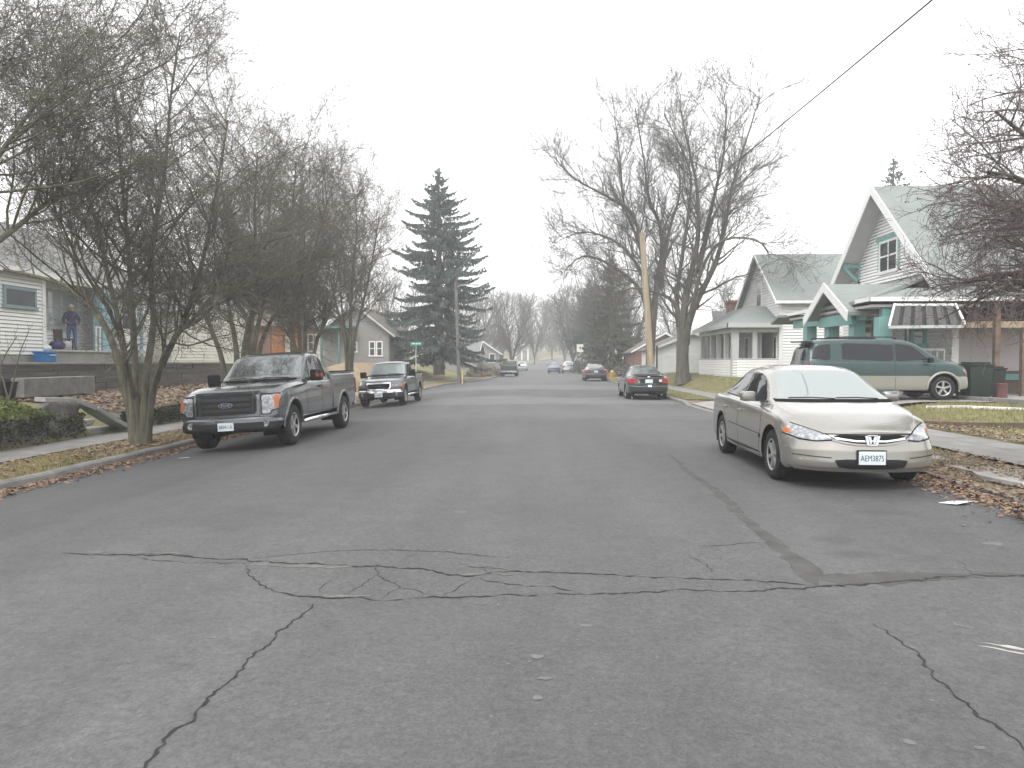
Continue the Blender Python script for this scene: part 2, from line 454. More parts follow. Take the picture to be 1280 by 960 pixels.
def text_mesh(name, body, size, mat, M, parent, extrude=0.001, wscale=1.0):
    """lettering turned into a mesh; centred on M's origin, in M's xy plane"""
    cu = bpy.data.curves.new(name, 'FONT')
    cu.body = body; cu.size = size; cu.extrude = extrude
    cu.align_x = 'CENTER'; cu.align_y = 'CENTER'
    cu.resolution_u = 2
    tmp = bpy.data.objects.new(name, cu); COL.objects.link(tmp)
    dg = bpy.context.evaluated_depsgraph_get()
    me = bpy.data.meshes.new_from_object(tmp.evaluated_get(dg))
    bpy.data.objects.remove(tmp); bpy.data.curves.remove(cu)
    me.transform(M @ Matrix.Diagonal((wscale, 1, 1, 1)))
    me.materials.clear()
    return link_mesh(name, me, [mat], parent)
HAZE, OVC, EXPO = 0.0021, 11.0, 0.56

# ================================================================== SETTING
def sstep(t):
    t = max(0.0, min(1.0, t)); return t * t * (3 - 2 * t)
def bend(Y): return 0.0008 * (Y - 100) ** 2 if Y > 100 else 0.0
def rise(Y): return 2.4 * ((min(Y, 300) - 100) / 100) ** 1.3 if Y > 100 else 0.0
def xl(Y): return -7.8 + 2.9 * sstep((Y - 56) / 10) + bend(Y)
def xr(Y): return 5.2 + bend(Y)
def zroad(X, Y):
    x = X - bend(Y)
    return -0.0058 * min(0, max(x, -8.2)) ** 2 - 0.008 * max(0, x) + rise(Y)
def apron(Y): return sstep((Y - 20.0) / 0.7) * (1 - sstep((Y - 26.3) / 0.7))   # dropped kerb
def kr(Y): return 0.3 + 0.7 * sstep((Y - 12) / 5)                        # sunken, buried kerb close by
def hz(x, y, s=1.0):
    return (math.sin(x * 1.7 * s + 1.3) * math.sin(y * 1.3 * s + 0.4) + 0.5 * math.sin(x * 3.9 * s + y * 2.1 * s) + 0.3 * math.sin(x * 7.3 * s - y * 6.1 * s)) / 1.8
def zl(Y): return zroad(xl(Y), Y)
def zr(Y): return zroad(xr(Y), Y)

def H_left(X, Y):
    d = xl(Y) - 2.6 - X
    z0 = zl(Y) + 0.17
    if Y < 37.5:
        if Y < 17.2:
            if Y > 16.0: return z0 + 0.18 * max(0, d) ** 0.8          # the walk between the walls
            z = z0 + 0.62 * sstep(d / 0.35) + 0.05 * d
        else:
            z = z0 + 0.46 * sstep(d / 0.3) + 0.10 * max(0, d - 0.3)
        if X < -14.05: z = max(z, 1.42 + 0.004 * d)
        return z + 0.025 * hz(X, Y)
    far = sstep((Y - 58) / 12)
    z = z0 + (1.25 * sstep(d / 3.6)) * (1 - far) + 0.85 * sstep(d / 7) * far
    return z + 0.03 * hz(X, Y)
def pav_r(Y): return (6.6 + bend(Y), 8.2 - 0.5 * sstep((Y - 19) / 8) + bend(Y))
def H_right(X, Y):
    d = X - pav_r(Y)[1]
    z0 = zr(Y) + 0.15
    near = 0.30 * sstep(d / 2.6)
    far = 0.62 * sstep(d / 1.6)
    t = sstep((Y - 27.5) / 3)
    return z0 + near * (1 - t) + far * t + 0.02 * hz(X, Y)

def frange(a, b, s):
    n = max(1, int(round((b - a) / s)))
    return [a + (b - a) * i / n for i in range(n + 1)]
YS = frange(-14, 60, 0.5) + frange(60, 130, 2)[1:] + frange(130, 320, 5)[1:]

def sheet(name, cols, zf, mat, ys=YS, kind='structure'):
    """grid; cols(Y) -> list of X"""
    vs, fs = [], []
    n = None
    for y in ys:
        c = cols(y); n = len(c)
        vs += [(x, y, zf(x, y)) for x in c]
    for i in range(len(ys) - 1):
        for j in range(n - 1):
            fs.append((i * n + j, i * n + j + 1, (i + 1) * n + j + 1, (i + 1) * n + j))
    me = bpy.data.meshes.new(name); me.from_pydata(vs, [], fs)
    for p in me.polygons: p.use_smooth = True
    o = link_mesh(name, me, mat if isinstance(mat, list) else [mat])
    if kind: o['kind'] = kind
    return o

# terrain under everything, out to the horizon
g = MB(); g.quad((-900, -300, -0.9), (900, -300, -0.9), (900, 1500, -0.9), (-900, 1500, -0.9))
tag(g.build('ground', MT['terrain']), kind='structure')

# ---- the carriageway with its cracks, seams and worn paint (all part of its surface)
def road_mesh():
    mb = MB()
    n = 22
    vs, fs = [], []
    for y in YS:
        a, b = xl(y), xr(y)
        for j in range(n):
            x = a + (b - a) * j / (n - 1)
            vs.append((x, y, zroad(x, y)))
    for i in range(len(YS) - 1):
        for j in range(n - 1):
            fs.append((i * n + j, i * n + j + 1, (i + 1) * n + j + 1, (i + 1) * n + j))
    mb.add(vs, fs, 0)
    rnd = random.Random(3)
    def pt(px, py, lift):
        p = gp(px, py, 0.0)
        for _ in range(3): p = gp(px, py, zroad(p.x, p.y))
        return Vector((p.x, p.y, zroad(p.x, p.y) + lift))
    def strip(pix, w, m, lift, jag=0.85, step=0.04, wob=0.022):
        P = [pt(a, b, lift) for a, b in pix]
        pts = []
        ws = w if isinstance(w, (list, tuple)) else [w] * len(P)
        for i in range(len(P) - 1):
            k = max(1, int((P[i + 1] - P[i]).length / step))
            for q in range(k):
                t = q / k
                pts.append((P[i].lerp(P[i + 1], t), ws[i] + (ws[i + 1] - ws[i]) * t))
        pts.append((P[-1], ws[-1]))
        L, Rr = [], []
        off = 0.0
        for i, (p, ww) in enumerate(pts):
            a = pts[max(0, i - 2)][0]; b = pts[min(len(pts) - 1, i + 2)][0]
            d = (b - a); d.z = 0
            if d.length < 1e-6: d = Vector((1, 0, 0))
            d.normalize(); s = Vector((-d.y, d.x, 0))
            off = off * 0.7 + rnd.uniform(-wob, wob)
            h = ww * (0.29 + 0.24 * abs(d.x) if m == 1 else 1.0) * (1 + rnd.uniform(-jag, jag)) * 0.5
            taper = min(1, (i + 0.5) / 4, (len(pts) - i - 0.5) / 4)
            c = p + s * off
            for lst, sg in ((L, 1), (Rr, -1)):
                q = c + s * h * taper * sg * (1 + rnd.uniform(-jag, jag) * 0.5)
                q.z = zroad(q.x, q.y) + lift
                lst.append(q)
        vs = L + Rr; k = len(L)
        mb.add(vs, [(i, k + i, k + i + 1, i + 1) for i in range(k - 1)], m)
    def blob(px, py, rx, ry, m, lift, k=14):
        c = pt(px, py, lift)
        vs = [(c.x, c.y, c.z)]
        for i in range(k):
            q = 2 * math.pi * i / k; r = 1 + rnd.uniform(-0.35, 0.25)
            x, y = c.x + rx * math.cos(q) * r, c.y + ry * math.sin(q) * r
            vs.append((x, y, zroad(x, y) + lift))
        mb.add(vs, [(0, 1 + i, 1 + (i + 1) % k) for i in range(k)], m)
    # broad softened seam (old patch edge), then the open cracks over it
    strip([(835, 567), (860, 590), (890, 610), (935, 650), (970, 680), (995, 702), (1022, 731)], [.05, .10, .13, .12, .13, .17, .24], 3, .0014, .25, .08)
    strip([(1000, 722), (1050, 724), (1120, 722), (1180, 720), (1290, 719)], [.22, .28, .26, .14, .07], 3, .0018, .3, .06)
    main = [(72, 692), (160, 694), (235, 695), (310, 701), (350, 705), (465, 707), (540, 714), (590, 721), (640, 715), (715, 717), (810, 721), (920, 726), (990, 729), (1018, 733)]
    main[8] = (640, 714)
    strip(main, [.02, .05, .05, .045, .045, .032, .032, .03, .028, .028, .025, .025, .025, .022], 1, .0030)
    strip([(0, 698), (72, 692)], .012, 1, .0030)
    strip([(310, 703), (313, 720), (322, 730), (342, 738), (370, 745), (420, 748), (480, 750), (550, 747), (640, 744), (700, 743), (750, 742), (830, 738), (940, 739), (1015, 734), (1070, 731), (1140, 725), (1190, 721), (1290, 719)],
          [.015, .018, .022, .03, .035, .03, .012, .022, .024, .024, .024, .024, .026, .032, .045, .05, .04, .045], 1, .0034)
    strip([(590, 721), (640, 731), (690, 735), (718, 743)], .022, 1, .0032)
    strip([(395, 752), (372, 770), (350, 787), (305, 830), (285, 850), (250, 885), (215, 920), (185, 959), (160, 985)], [.022, .024, .03, .034, .036, .036, .036, .032, .03], 1, .0034, .7, .03, .02)
    strip([(1085, 777), (1130, 805), (1152, 826), (1170, 845), (1205, 875), (1222, 892), (1240, 905), (1290, 945)], [.012, .03, .034, .03, .036, .036, .03, .026], 1, .0034, .7, .03, .02)
    for ln in ([(422, 719), (400, 742)], [(467, 705), (470, 718), (452, 733), (435, 745)], [(470, 718), (495, 734), (482, 749)],
               [(495, 734), (540, 746)], [(510, 718), (488, 726)], [(590, 722), (570, 733), (550, 747)],
               [(315, 697), (380, 692), (490, 688), (560, 690), (640, 697)], [(872, 684), (910, 680), (965, 679)], [(860, 693), (885, 708), (893, 718)],
               [(880, 726), (890, 738)], [(955, 726), (968, 737)], [(1198, 700), (1206, 710), (1218, 719)], [(160, 698), (240, 703), (310, 705)],
               [(520, 690), (508, 700)], [(572, 703), (590, 708), (640, 711)], [(600, 708), (612, 718)], [(150, 718), (152, 720)]):
        strip(ln, .014, 1, .0028, .6, .04, .02)
    # crumbled pale lips beside the main crack
    for a, b in (((85, 690), (230, 693)), ((320, 706), (460, 708)), ((380, 744), (470, 747)), ((560, 716), (640, 719)), ((600, 712), (650, 714)), ((350, 709), (420, 711))):
        strip([a, ((a[0] + b[0]) / 2, (a[1] + b[1]) / 2 - 1), b], .05, 2, .0022, .9, .05, .03)
    for px, py, r in ((672, 821, .055), (680, 848, .035), (672, 872, .03), (732, 782, .04), (520, 607, .06), (500, 611, .07), (575, 640, .06), (1003, 590, .05), (265, 797, .025), (255, 876, .02),
                      (640, 805, .02), (690, 693, .03), (950, 810, .012), (1165, 876, .016), (1137, 928, .025), (1225, 935, .02), (360, 763, .03), (1242, 680, .08), (460, 645, .03), (645, 672, .02)):
        blob(px, py, r * rnd.uniform(.7, 1.3), r * rnd.uniform(.5, 1.0), 6, .0016, 9)
    for k in range(420):                                   # grit
        x, y = rnd.uniform(-6, 5), 3.0 + 9 * rnd.random() ** 1.4
        r = rnd.uniform(.004, .011)
        z = zroad(x, y) + .0016
        mb.add([(x + r * math.cos(q), y + r * math.sin(q) * 1.3, z) for q in (0, 1.1, 2.5, 3.9, 5.2)], [(0, 1, 2, 3, 4)], 6)
    # worn white marks: bottom right edge and the faint line over the right lane
    strip([(1227, 803), (1250, 807), (1300, 816)], .04, 4, .002, .4, .03, .01)
    strip([(1222, 807), (1250, 811), (1300, 821)], .028, 4, .002, .4, .03, .01)
    strip([(1190, 778), (1215, 787)], .08, 6, .0018, .8, .04, .02)
    strip([(748, 522), (800, 522.5), (893, 524)], .14, 6, .0016, .5, .1, .02)
    strip([(752, 527), (800, 531)], .06, 6, .0016, .6, .1, .02)
    strip([(445, 516), (520, 500)], .10, 6, .0016, .6, .1, .02)
    strip([(540, 497), (620, 500), (760, 497)], .3, 6, .0016, .5, .2, .1)
    return mb
rm = road_mesh()
o = rm.build('road', [MT['asphalt'], MT['crack'], MT['crumb'], MT['tar'], MT['roadpaint'], MT['oil'], MT['patch_pale']])
o['kind'] = 'structure'

# ---- kerbs
def kerb(name, side, y0, y1, drop=None):
    vs, fs = [], []
    ys = [y for y in YS if y0 <= y <= y1]
    for y in ys:
        x = xl(y) if side < 0 else xr(y)
        z = zroad(x, y)
        h = 0.13 * (1 - (0.8 * apron(y) if drop else 0)) * (kr(y) if drop else 1) + 0.008 * hz(y * 2, 3)
        w = 0.004 * hz(y * 3, 1)
        for dx, dz in ((0 + w, -0.1), (0.012 + w, h - 0.03), (0.045 + w, h), (0.16, h + 0.004), (0.16, -0.1)):
            vs.append((x + side * dx, y, z + dz))
    for i in range(len(ys) - 1):
        for j in range(4):
            fs.append((i * 5 + j, i * 5 + j + 1, (i + 1) * 5 + j + 1, (i + 1) * 5 + j))
    me = bpy.data.meshes.new(name); me.from_pydata(vs, [], fs)
    tag(link_mesh(name, me, [MT['kerb']]), kind='structure')
kerb('kerb', -1, -14, 300)
kerb('kerb', 1, -14, 300, True)

# ---- verges, pavements, yards
def lin(a, b, n): return [a + (b - a) * i / (n - 1) for i in range(n)]
sheet('verge', lambda y: lin(xl(y) - 0.16, xl(y) - 1.4, 6), lambda x, y: zl(y) + 0.125 + 0.03 * sstep((xl(y) - 0.16 - x) / 0.5) + 0.012 * hz(x * 2, y * 2) * (1 if x < xl(y) - 0.2 else 0), MT['strip'])
sheet('pavement', lambda y: lin(xl(y) - 1.4, xl(y) - 2.6, 3), lambda x, y: zl(y) + 0.17, MT['slab'])
cols_l = lambda y: [xl(y) - 2.6, xl(y) - 2.75, xl(y) - 2.95, xl(y) - 3.4, xl(y) - 4.2, xl(y) - 5.2, -13.98 if y < 56 else xl(y) - 6.4, -14.12 if y < 56 else xl(y) - 6.6] + [min(-14.6, xl(y) - 7) - d for d in (0, 1, 2.5, 4, 8, 14, 25, 50, 110)]
sheet('yard', cols_l, H_left, MT['lawn'])
sheet('verge', lambda y: lin(xr(y) + 0.16, pav_r(y)[0], 7), lambda x, y: zr(y) + (0.115 * (kr(y) + (1 - kr(y)) * sstep((x - xr(y) - .2) / 1.0)) + 0.03 * hz(x * 2, y * 2) * (1 if xr(y) + .3 < x < pav_r(y)[0] - .1 else 0)) * (1 - 0.75 * apron(y) * (1 - sstep((x - xr(y)) / 1.3))), MT['dirt'])
sheet('pavement', lambda y: lin(*pav_r(y), 3), lambda x, y: zr(y) + 0.15, MT['slab'])
sheet('yard', lambda y: [pav_r(y)[1] + d for d in (0, .15, .4, .8, 1.2, 1.6, 2, 2.6, 3.5, 5, 8, 14, 30, 60, 110)], H_right, MT['lawn'])
# grass verge beyond the dropped kerb, drive of the teal house
sheet('verge', lambda y: lin(xr(y) + 0.18, pav_r(y)[0] - 0.02, 5), lambda x, y: zr(y) + 0.155 + 0.01 * hz(x * 3, y * 3), MT['lawn'], frange(27.2, 70, 0.8))
sheet('driveway', lambda y: lin(5.38, 6.58, 5), lambda x, y: zr(y) + 0.055 + 0.13 * sstep((x - 5.2) / 1.4), MT['concrete'], frange(20.7, 26.3, .7))
sheet('driveway', lambda y: lin(7.7, 17.5, 24), lambda x, y: H_right(x, 24.0) + 0.04 - 0.02 * hz(x, 24), MT['concrete'], frange(19.9, 27.3, .6))
# sand bank by the street corner
sheet('bank', lambda y: lin(-15.5, -10.1, 14),
      lambda x, y: H_left(x, y) - 0.10 + 0.62 * sstep((-10.1 - x) / 1.6) * sstep((x + 15.5) / 2.5) * sstep((y - 45) / 4) * (1 - sstep((y - 58) / 4)) + 0.02 * hz(x * 2, y * 2),
      MT['sand'], frange(45, 62, 0.7))
# leaf-strewn dirt of the front yard between low wall and timber wall
sheet('planting_bed', lambda y: lin(-13.9, -10.65, 12), lambda x, y: H_left(x, y) + 0.02 + 0.012 * hz(x * 3, y * 3), MT['dirt'], frange(17.6, 36, 0.6))

# broken slab of old concrete showing through the right verge
rs_ = random.Random(8); mb = MB()
for cx_, cy_, rx_, ry_ in ((6.05, 9.5, .42, 1.1), (6.2, 7.4, .34, .7), (5.95, 11.6, .3, .6)):
    pl = []
    for i in range(16):
        q = 2 * math.pi * i / 16; r_ = 1 + rs_.uniform(-.3, .2); x_, y_ = cx_ + rx_ * r_ * math.cos(q), cy_ + ry_ * r_ * math.sin(q)
        pl.append((x_, y_, zr(y_) + .06))
    mb.prism(pl, (0, 0, .05))
tag(mb.build('path', MT['concrete']), kind='structure')
# ---- loose leaves and grass: uncountable, one object each
def scatter_leaves(name, n, posf, mat, seed, size=(0.03, 0.065), kind='stuff'):
    rg = np.random.default_rng(seed)
    V = np.zeros((n, 4, 3)); k = 0
    rr = random.Random(seed)
    while k < n:
        p = posf(rr)
        if p is None: continue
        s = rr.uniform(*size); a = rr.uniform(0, 6.283); w = s * rr.uniform(.5, .8)
        u = Vector((math.cos(a), math.sin(a), rr.uniform(-.35, .35))); v = Vector((-math.sin(a), math.cos(a), rr.uniform(-.5, .5)))
        c = Vector(p) + Vector((0, 0, rr.uniform(0.008, 0.035)))
        cup = Vector((0, 0, s * rr.uniform(0, .35)))
        V[k, 0] = c - u * s + cup; V[k, 1] = c - v * w; V[k, 2] = c + u * s + cup; V[k, 3] = c + v * w
        k += 1
    q = np.arange(n * 4).reshape(n, 4)
    me = np_mesh(name, V.reshape(-1, 3), q)
    return tag(link_mesh(name, me, [mat]), kind=kind)
def left_gutter(r):
    y = r.uniform(5.5, 24) if r.random() < .85 else r.uniform(24, 45)
    x = xl(y) + abs(r.gauss(0.02, 0.22)) * (1.2 if y < 14 else .7)
    if 0.5 * hz(y * 1.3, 2) + 0.35 < r.random() - .25: return None
    return (x, y, zroad(x, y))
def left_verge(r):
    y = r.uniform(5.5, 34); x = xl(y) - r.uniform(.17, 1.38)
    if hz(x * 1.1, y * .9) + .25 < r.uniform(-.5, .8): return None
    return (x, y, zl(y) + .15)
def left_bed(r):
    y = r.uniform(17.5, 36); x = r.uniform(-13.9, -10.65)
    if hz(x, y * .7) + .5 < r.uniform(-.4, .9): return None
    return (x, y, H_left(x, y) + .03)
def right_gutter(r):
    y = r.uniform(5, 13.5); x = xr(y) - abs(r.gauss(0, .26)) * (1 if y < 10 else .5) + .05
    z = zroad(x, y) if x < 5.2 else zroad(5.2, y) + .13 * kr(y)
    return (x, y, z)
def right_verge(r):
    y = r.uniform(5, 19.5); x = r.uniform(5.3, 6.7)
    if hz(x * 1.3, y * 1.1) + .1 < r.uniform(-.5, .8): return None
    return (x, y, zr(y) + .01 + .115 * (kr(y) + (1 - kr(y)) * sstep((x - xr(y) - .2) / 1.0)) + .03 * hz(x * 2, y * 2))
def right_edge(r):
    y = r.uniform(8, 19); x = 8.2 + abs(r.gauss(.15, .4))
    return (x, y, H_right(x, y) + .02)
scatter_leaves('fallen_leaves', 8500, left_gutter, MT['leaf_red'], 1, (.018, .05))
scatter_leaves('fallen_leaves', 6500, left_verge, MT['leaf'], 2, (.018, .05))
scatter_leaves('fallen_leaves', 9000, left_bed, MT['leaf'], 3, (.03, .075))
scatter_leaves('fallen_leaves', 5500, right_gutter, MT['leaf_red'], 4, (.014, .042))
scatter_leaves('fallen_leaves', 5500, right_verge, MT['leaf_red'], 5, (.014, .042))
scatter_leaves('fallen_leaves', 3000, right_edge, MT['leaf'], 6, (.015, .045))
def scatter_grass(name, n, posf, seed, h=(.03, .08)):
    rr = random.Random(seed); V = np.zeros((n, 3, 3)); k = 0
    while k < n:
        p = posf(rr)
        if p is None: continue
        a = rr.uniform(0, 6.283); hh = rr.uniform(*h); w = rr.uniform(.006, .012)
        c = Vector(p); u = Vector((math.cos(a), math.sin(a), 0))
        V[k, 0] = c - u * w; V[k, 1] = c + u * w
        V[k, 2] = c + Vector((rr.uniform(-.6, .6) * hh, rr.uniform(-.6, .6) * hh, hh)); k += 1
    me = np_mesh(name, V.reshape(-1, 3), None, np.arange(n * 3).reshape(n, 3))
    tag(link_mesh(name, me, [MT['grassblade']]), kind='stuff')
def g_lv(r):
    y = r.uniform(5.5, 30); x = xl(y) - r.uniform(.16, 1.42)
    if hz(x * 1.1 + 2, y * .9) + .15 < r.uniform(-.5, .8): return None
    return (x, y, zl(y) + .13)
def g_rv(r):
    y = r.uniform(6, 19.8); x = r.uniform(5.36, 6.6)
    if hz(x * 1.5 + 1, y * 1.2) - .25 < r.uniform(-.5, .8): return None
    return (x, y, zr(y) + .115 * (kr(y) + (1 - kr(y)) * sstep((x - xr(y) - .2) / 1.0)))
def g_ry(r):
    y = r.uniform(9, 20); x = r.uniform(8.4, 13.5)
    return (x, y, H_right(x, y) - .01)
def g_rf(r):
    y = r.uniform(27, 46); x = r.uniform(5.36, 6.5) if r.random() < .4 else r.uniform(7.75, 9.6)
    return (x, y, (zr(y) + .15) if x < 7 else H_right(x, y) - .01)
scatter_grass('grass', 11000, g_lv, 11)
scatter_grass('grass', 4000, g_rv, 12)
scatter_grass('grass', 14000, g_ry, 13, (.04, .11))
scatter_grass('grass', 9000, g_rf, 14, (.03, .09))

# ================================================================== BUILDINGS
def uv_planar(o):
    me = o.data
    uvl = me.uv_layers.new(name='UVMap')
    for p in me.polygons:
        n = p.normal
        u = Vector((0, 0, 1)).cross(n)
        u = u.normalized() if u.length > 1e-4 else Vector((1, 0, 0))
        v = n.cross(u)
        for li in p.loop_indices:
            c = me.vertices[me.loops[li].vertex_index].co
            uvl.data[li].uv = (c.dot(u), c.dot(v))
    return o

def lap(mb, axis, c, a0, a1, z0, z1, out, clip=None, step=0.125, m=0):
    """lapped boards on a wall of constant x (axis 'x') or constant y (axis 'y'); clip(z) -> (lo, hi)"""
    n = max(1, int(round((z1 - z0) / step)))
    P = (lambda t, z, d: (c + out * d, t, z)) if axis == 'x' else (lambda t, z, d: (t, c + out * d, z))
    for i in range(n):
        za, zb = z0 + (z1 - z0) * i / n, z0 + (z1 - z0) * (i + 1) / n
        la, ha = clip(za) if clip else (a0, a1)
        lb, hb = clip(zb) if clip else (a0, a1)
        la, ha, lb, hb = max(a0, la), min(a1, ha), max(a0, lb), min(a1, hb)
        if ha - la < 0.02: break
        if hb < lb: lb = hb = (lb + hb) / 2
        zs = za + .028                       # shadow gap under each lap
        mb.add([P(la, zs, .055), P(ha, zs, .055), P(hb, zb, .03), P(lb, zb, .03), P(la, zs, .004), P(ha, zs, .004), P(lb, zb, .004), P(hb, zb, .004)],
               [(0, 1, 2, 3), (4, 5, 1, 0), (3, 2, 7, 6), (0, 3, 6, 4), (1, 5, 7, 2)], m)

def wpt(axis, c, out, t, z, d): return (c + out * d, t, z) if axis == 'x' else (t, c + out * d, z)
def slab(mb, axis, c, out, t0, t1, z0, z1, d0, d1, m=0):
    a = c + out * d0; b = c + out * d1
    lo, hi = min(a, b), max(a, b)
    if axis == 'x': mb.box(lo, hi, t0, t1, z0, z1, m)
    else: mb.box(t0, t1, lo, hi, z0, z1, m)

def window(root, axis, c, out, t0, t1, z0, z1, fm, pm, nv=1, nh=1, w=0.09, name='window'):
    mb = MB()
    slab(mb, axis, c, out, t0, t0 + w, z0, z1, -.02, .08); slab(mb, axis, c, out, t1 - w, t1, z0, z1, -.02, .08)
    slab(mb, axis, c, out, t0 + w, t1 - w, z1 - w, z1, -.02, .08); slab(mb, axis, c, out, t0 - .04, t1 + .04, z0 - w * .6, z0 + w * .5, -.02, .11)
    for i in range(1, nv + 1):
        t = t0 + (t1 - t0) * i / (nv + 1)
        slab(mb, axis, c, out, t - w * .35, t + w * .35, z0 + w * .5, z1 - w, .0, .07)
    for i in range(1, nh + 1):
        z = z0 + (z1 - z0) * i / (nh + 1)
        slab(mb, axis, c, out, t0 + w, t1 - w, z - w * .3, z + w * .3, .001, .067)
    f = mb.build(name, fm, root, world=True)
    p = MB(); slab(p, axis, c, out, t0 + w * .5, t1 - w * .5, z0 + w * .2, z1 - w * .5, .0565, .0615)
    p.build('pane', pm, f)
    return f

def roof_plane(mb, a, b, c, d, th=0.14, m=0):
    """slab under the quad a b c d (counter-clockwise from above)"""
    mb.prism([Vector(a), Vector(b), Vector(c), Vector(d)], (0, 0, -th), m)

# ---------------------------------------------------------------- teal-trimmed bungalow (right)
kx = 1.22
def K1(x, y, z): return Vector((x * kx, y * kx, 1.53 + (z - 1.53) * kx))
X1, XG = 11.25 * kx, 10.6 * kx           # gable wall, gable roof edge
YA, YB, YC = 20.25 * kx, 27.5 * kx, 23.87 * kx
ZE, ZR = K1(0, 0, 3.55).z, K1(0, 0, 7.18).z
XE = 21.5 * kx
base = Vector((X1 + 4, YC, 0.45))
h = empty('bungalow', base, 'white bungalow with teal trim and a steep shingled gable over its porch', 'house')
slope = (ZR - ZE) / (YC - 19.85 * kx)
mb = MB()
clipg = lambda z: (YC - (ZR - 0.2 - z) / slope, YC + (ZR - 0.2 - z) / slope)
lap(mb, 'x', X1, YA, YB, 0.4, ZR - .35, -1, clipg)
mb.box(X1 + .003, X1 + .2, YA + .03, YB - .03, 0.3, ZE - .2)
mb.prism([(X1 + .003, YA + .03, ZE - .2), (X1 + .003, YB - .03, ZE - .2), (X1 + .003, YC, ZR - .5)], (.2, 0, 0))
mb.build('wall', MT['white_siding'], h, world=True)
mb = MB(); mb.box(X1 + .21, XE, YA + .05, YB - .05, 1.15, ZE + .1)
mb.build('side_wall', MT['pink_siding_shaded'], h, world=True)
mb = MB(); mb.box(X1 + .22, XE, YA - .04, YB, 0.2, 1.1); mb.box(X1 + .3, XE, YA - .07, YA + .03, 1.1, 1.22)
mb.build('base_wall', MT['dark_wood'], h, world=True)
mb = MB(); mb.box(X1 + .3, XE, YA - .09, YA - .041, .92, 1.12); mb.build('base_trim', MT['teal_dark'], h, world=True)
mb = MB()
e0, e1 = 19.85 * kx, 27.89 * kx
roof_plane(mb, (XG, e0, ZE), (XE, e0, ZE), (XE, YC, ZR), (XG, YC, ZR))
roof_plane(mb, (XG, YC, ZR), (XE, YC, ZR), (XE, e1, ZE), (XG, e1, ZE))
uv_planar(mb.build('roof', MT['roof_green'], h, world=True))
mb = MB()
for ya, yb in ((e0, YC), (e1, YC)):                      # barge boards
    s = 1 if ya < yb else -1
    mb.prism([(XG - .05, ya - s * .05, ZE - .38), (XG - .05, ya - s * .12, ZE - .02), (XG - .05, yb, ZR + .06), (XG - .05, yb, ZR - .32)], (.044, 0, 0))
mb.build('barge_board', MT['white_trim'], h, world=True)
mb = MB()
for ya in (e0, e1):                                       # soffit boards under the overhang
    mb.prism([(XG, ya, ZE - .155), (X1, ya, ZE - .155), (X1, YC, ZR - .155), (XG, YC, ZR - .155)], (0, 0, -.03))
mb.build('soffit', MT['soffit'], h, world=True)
for yb_ in (YC + 2.75, YC - 2.9):                         # knee brackets
    mb = MB()
    zb_ = ZR - slope * abs(yb_ - YC) - .3
    mb.bar((X1, yb_, zb_), (XG + .05, yb_, zb_), .14, .16); mb.bar((X1 - .02, yb_, zb_ - .75), (XG + .12, yb_, zb_ - .1), .12, .13)
    mb.bar((X1 - .06, yb_, zb_ - .95), (X1 - .06, yb_, zb_ - .05), .12, .12)
    mb.build('bracket', MT['teal'], h, world=True)

wz0, wz1 = K1(0, 0, 4.45).z, K1(0, 0, 5.5).z
w = window(h, 'x', X1, -1, 23.33 * kx, 24.6 * kx, wz0, wz1, MT['white_trim'], MT['pane'], 1, 1, .11)
mb = MB(); slab(mb, 'x', X1, -1, 23.2 * kx, 24.75 * kx, wz1, wz1 + .16, 0, .11); slab(mb, 'x', X1, -1, 23.21 * kx, 23.33 * kx, wz0, wz1, 0, .05); slab(mb, 'x', X1, -1, 24.6 * kx, 24.72 * kx, wz0, wz1, 0, .05)
mb.build('window_hood', MT['teal'], h, world=True)
# porch: posts, beam, hipped roof with a small gable over the steps
PX, PY0, PY1 = 8.70 * kx, 18.95 * kx, 25.3 * kx
ZP, ZPW = K1(0, 0, 3.17).z, K1(0, 0, 4.12).z
mb = MB()
A, B, C, D = Vector((PX - .3, PY0, ZP)), Vector((PX - .3, PY1, ZP)), Vector((X1, PY1 - 1, ZPW)), Vector((X1, PY0 + 2.6, ZPW))
mb.prism([A, D, C, B], (0, 0, -.12))
E, G2 = Vector((XE, PY0, ZP)), Vector((XE, PY0 + 2.6, ZPW))
mb.prism([A, E, Vector((XE, e0 + .3, ZP + .45)), Vector((X1 - 2.2, e0 + .35, ZP + .45))], (0, 0, -.12))
gx, gy0, gy1, gyc = 8.2 * kx, 19.85 * kx, 22.9 * kx, 21.4 * kx
zg0, zg1 = K1(0, 0, 2.87).z, K1(0, 0, 3.78).z
for ya in (gy0, gy1):
    mb.prism([(gx, ya, zg0), (X1 - 1.3, ya, zg0 + .1), (X1 - .4, gyc, zg1), (gx, gyc, zg1)], (0, 0, -.12))
mb.prism([(gx - .1, PY1 - .1, ZP - .05), (X1, PY1 - .1, ZP - .05), (X1, PY1 + .9, ZP - .3), (gx - .1, PY1 + .9, ZP - .3)], (0, 0, -.1))
uv_planar(mb.build('porch_roof', MT['roof_green'], h, world=True))
mb = MB()
for ya in (gy0, gy1):
    s = 1 if ya < gyc else -1
    mb.prism([(gx - .05, ya - s * .08, zg0 - .30), (gx - .05, ya - s * .14, zg0 + .02), (gx - .05, gyc, zg1 + .05), (gx - .05, gyc, zg1 - .28)], (.045, 0, 0))
mb.box(PX - .36, PX - .305, PY0 - .06, gy0 - .02, ZP - .10, ZP + .02); mb.box(PX - .36, PX - .305, gy1 + .05, PY1, ZP - .10, ZP + .02)
mb.box(PX - .36, XE, PY0 - .07, PY0 - .01, ZP - .11, ZP + .02)
mb.build('gutter', MT['white_trim'], h, world=True)
mb = MB(); mb.box(PX - .25, X1, PY0 + .1, PY1 - .1, ZP - .28, ZP - .2)
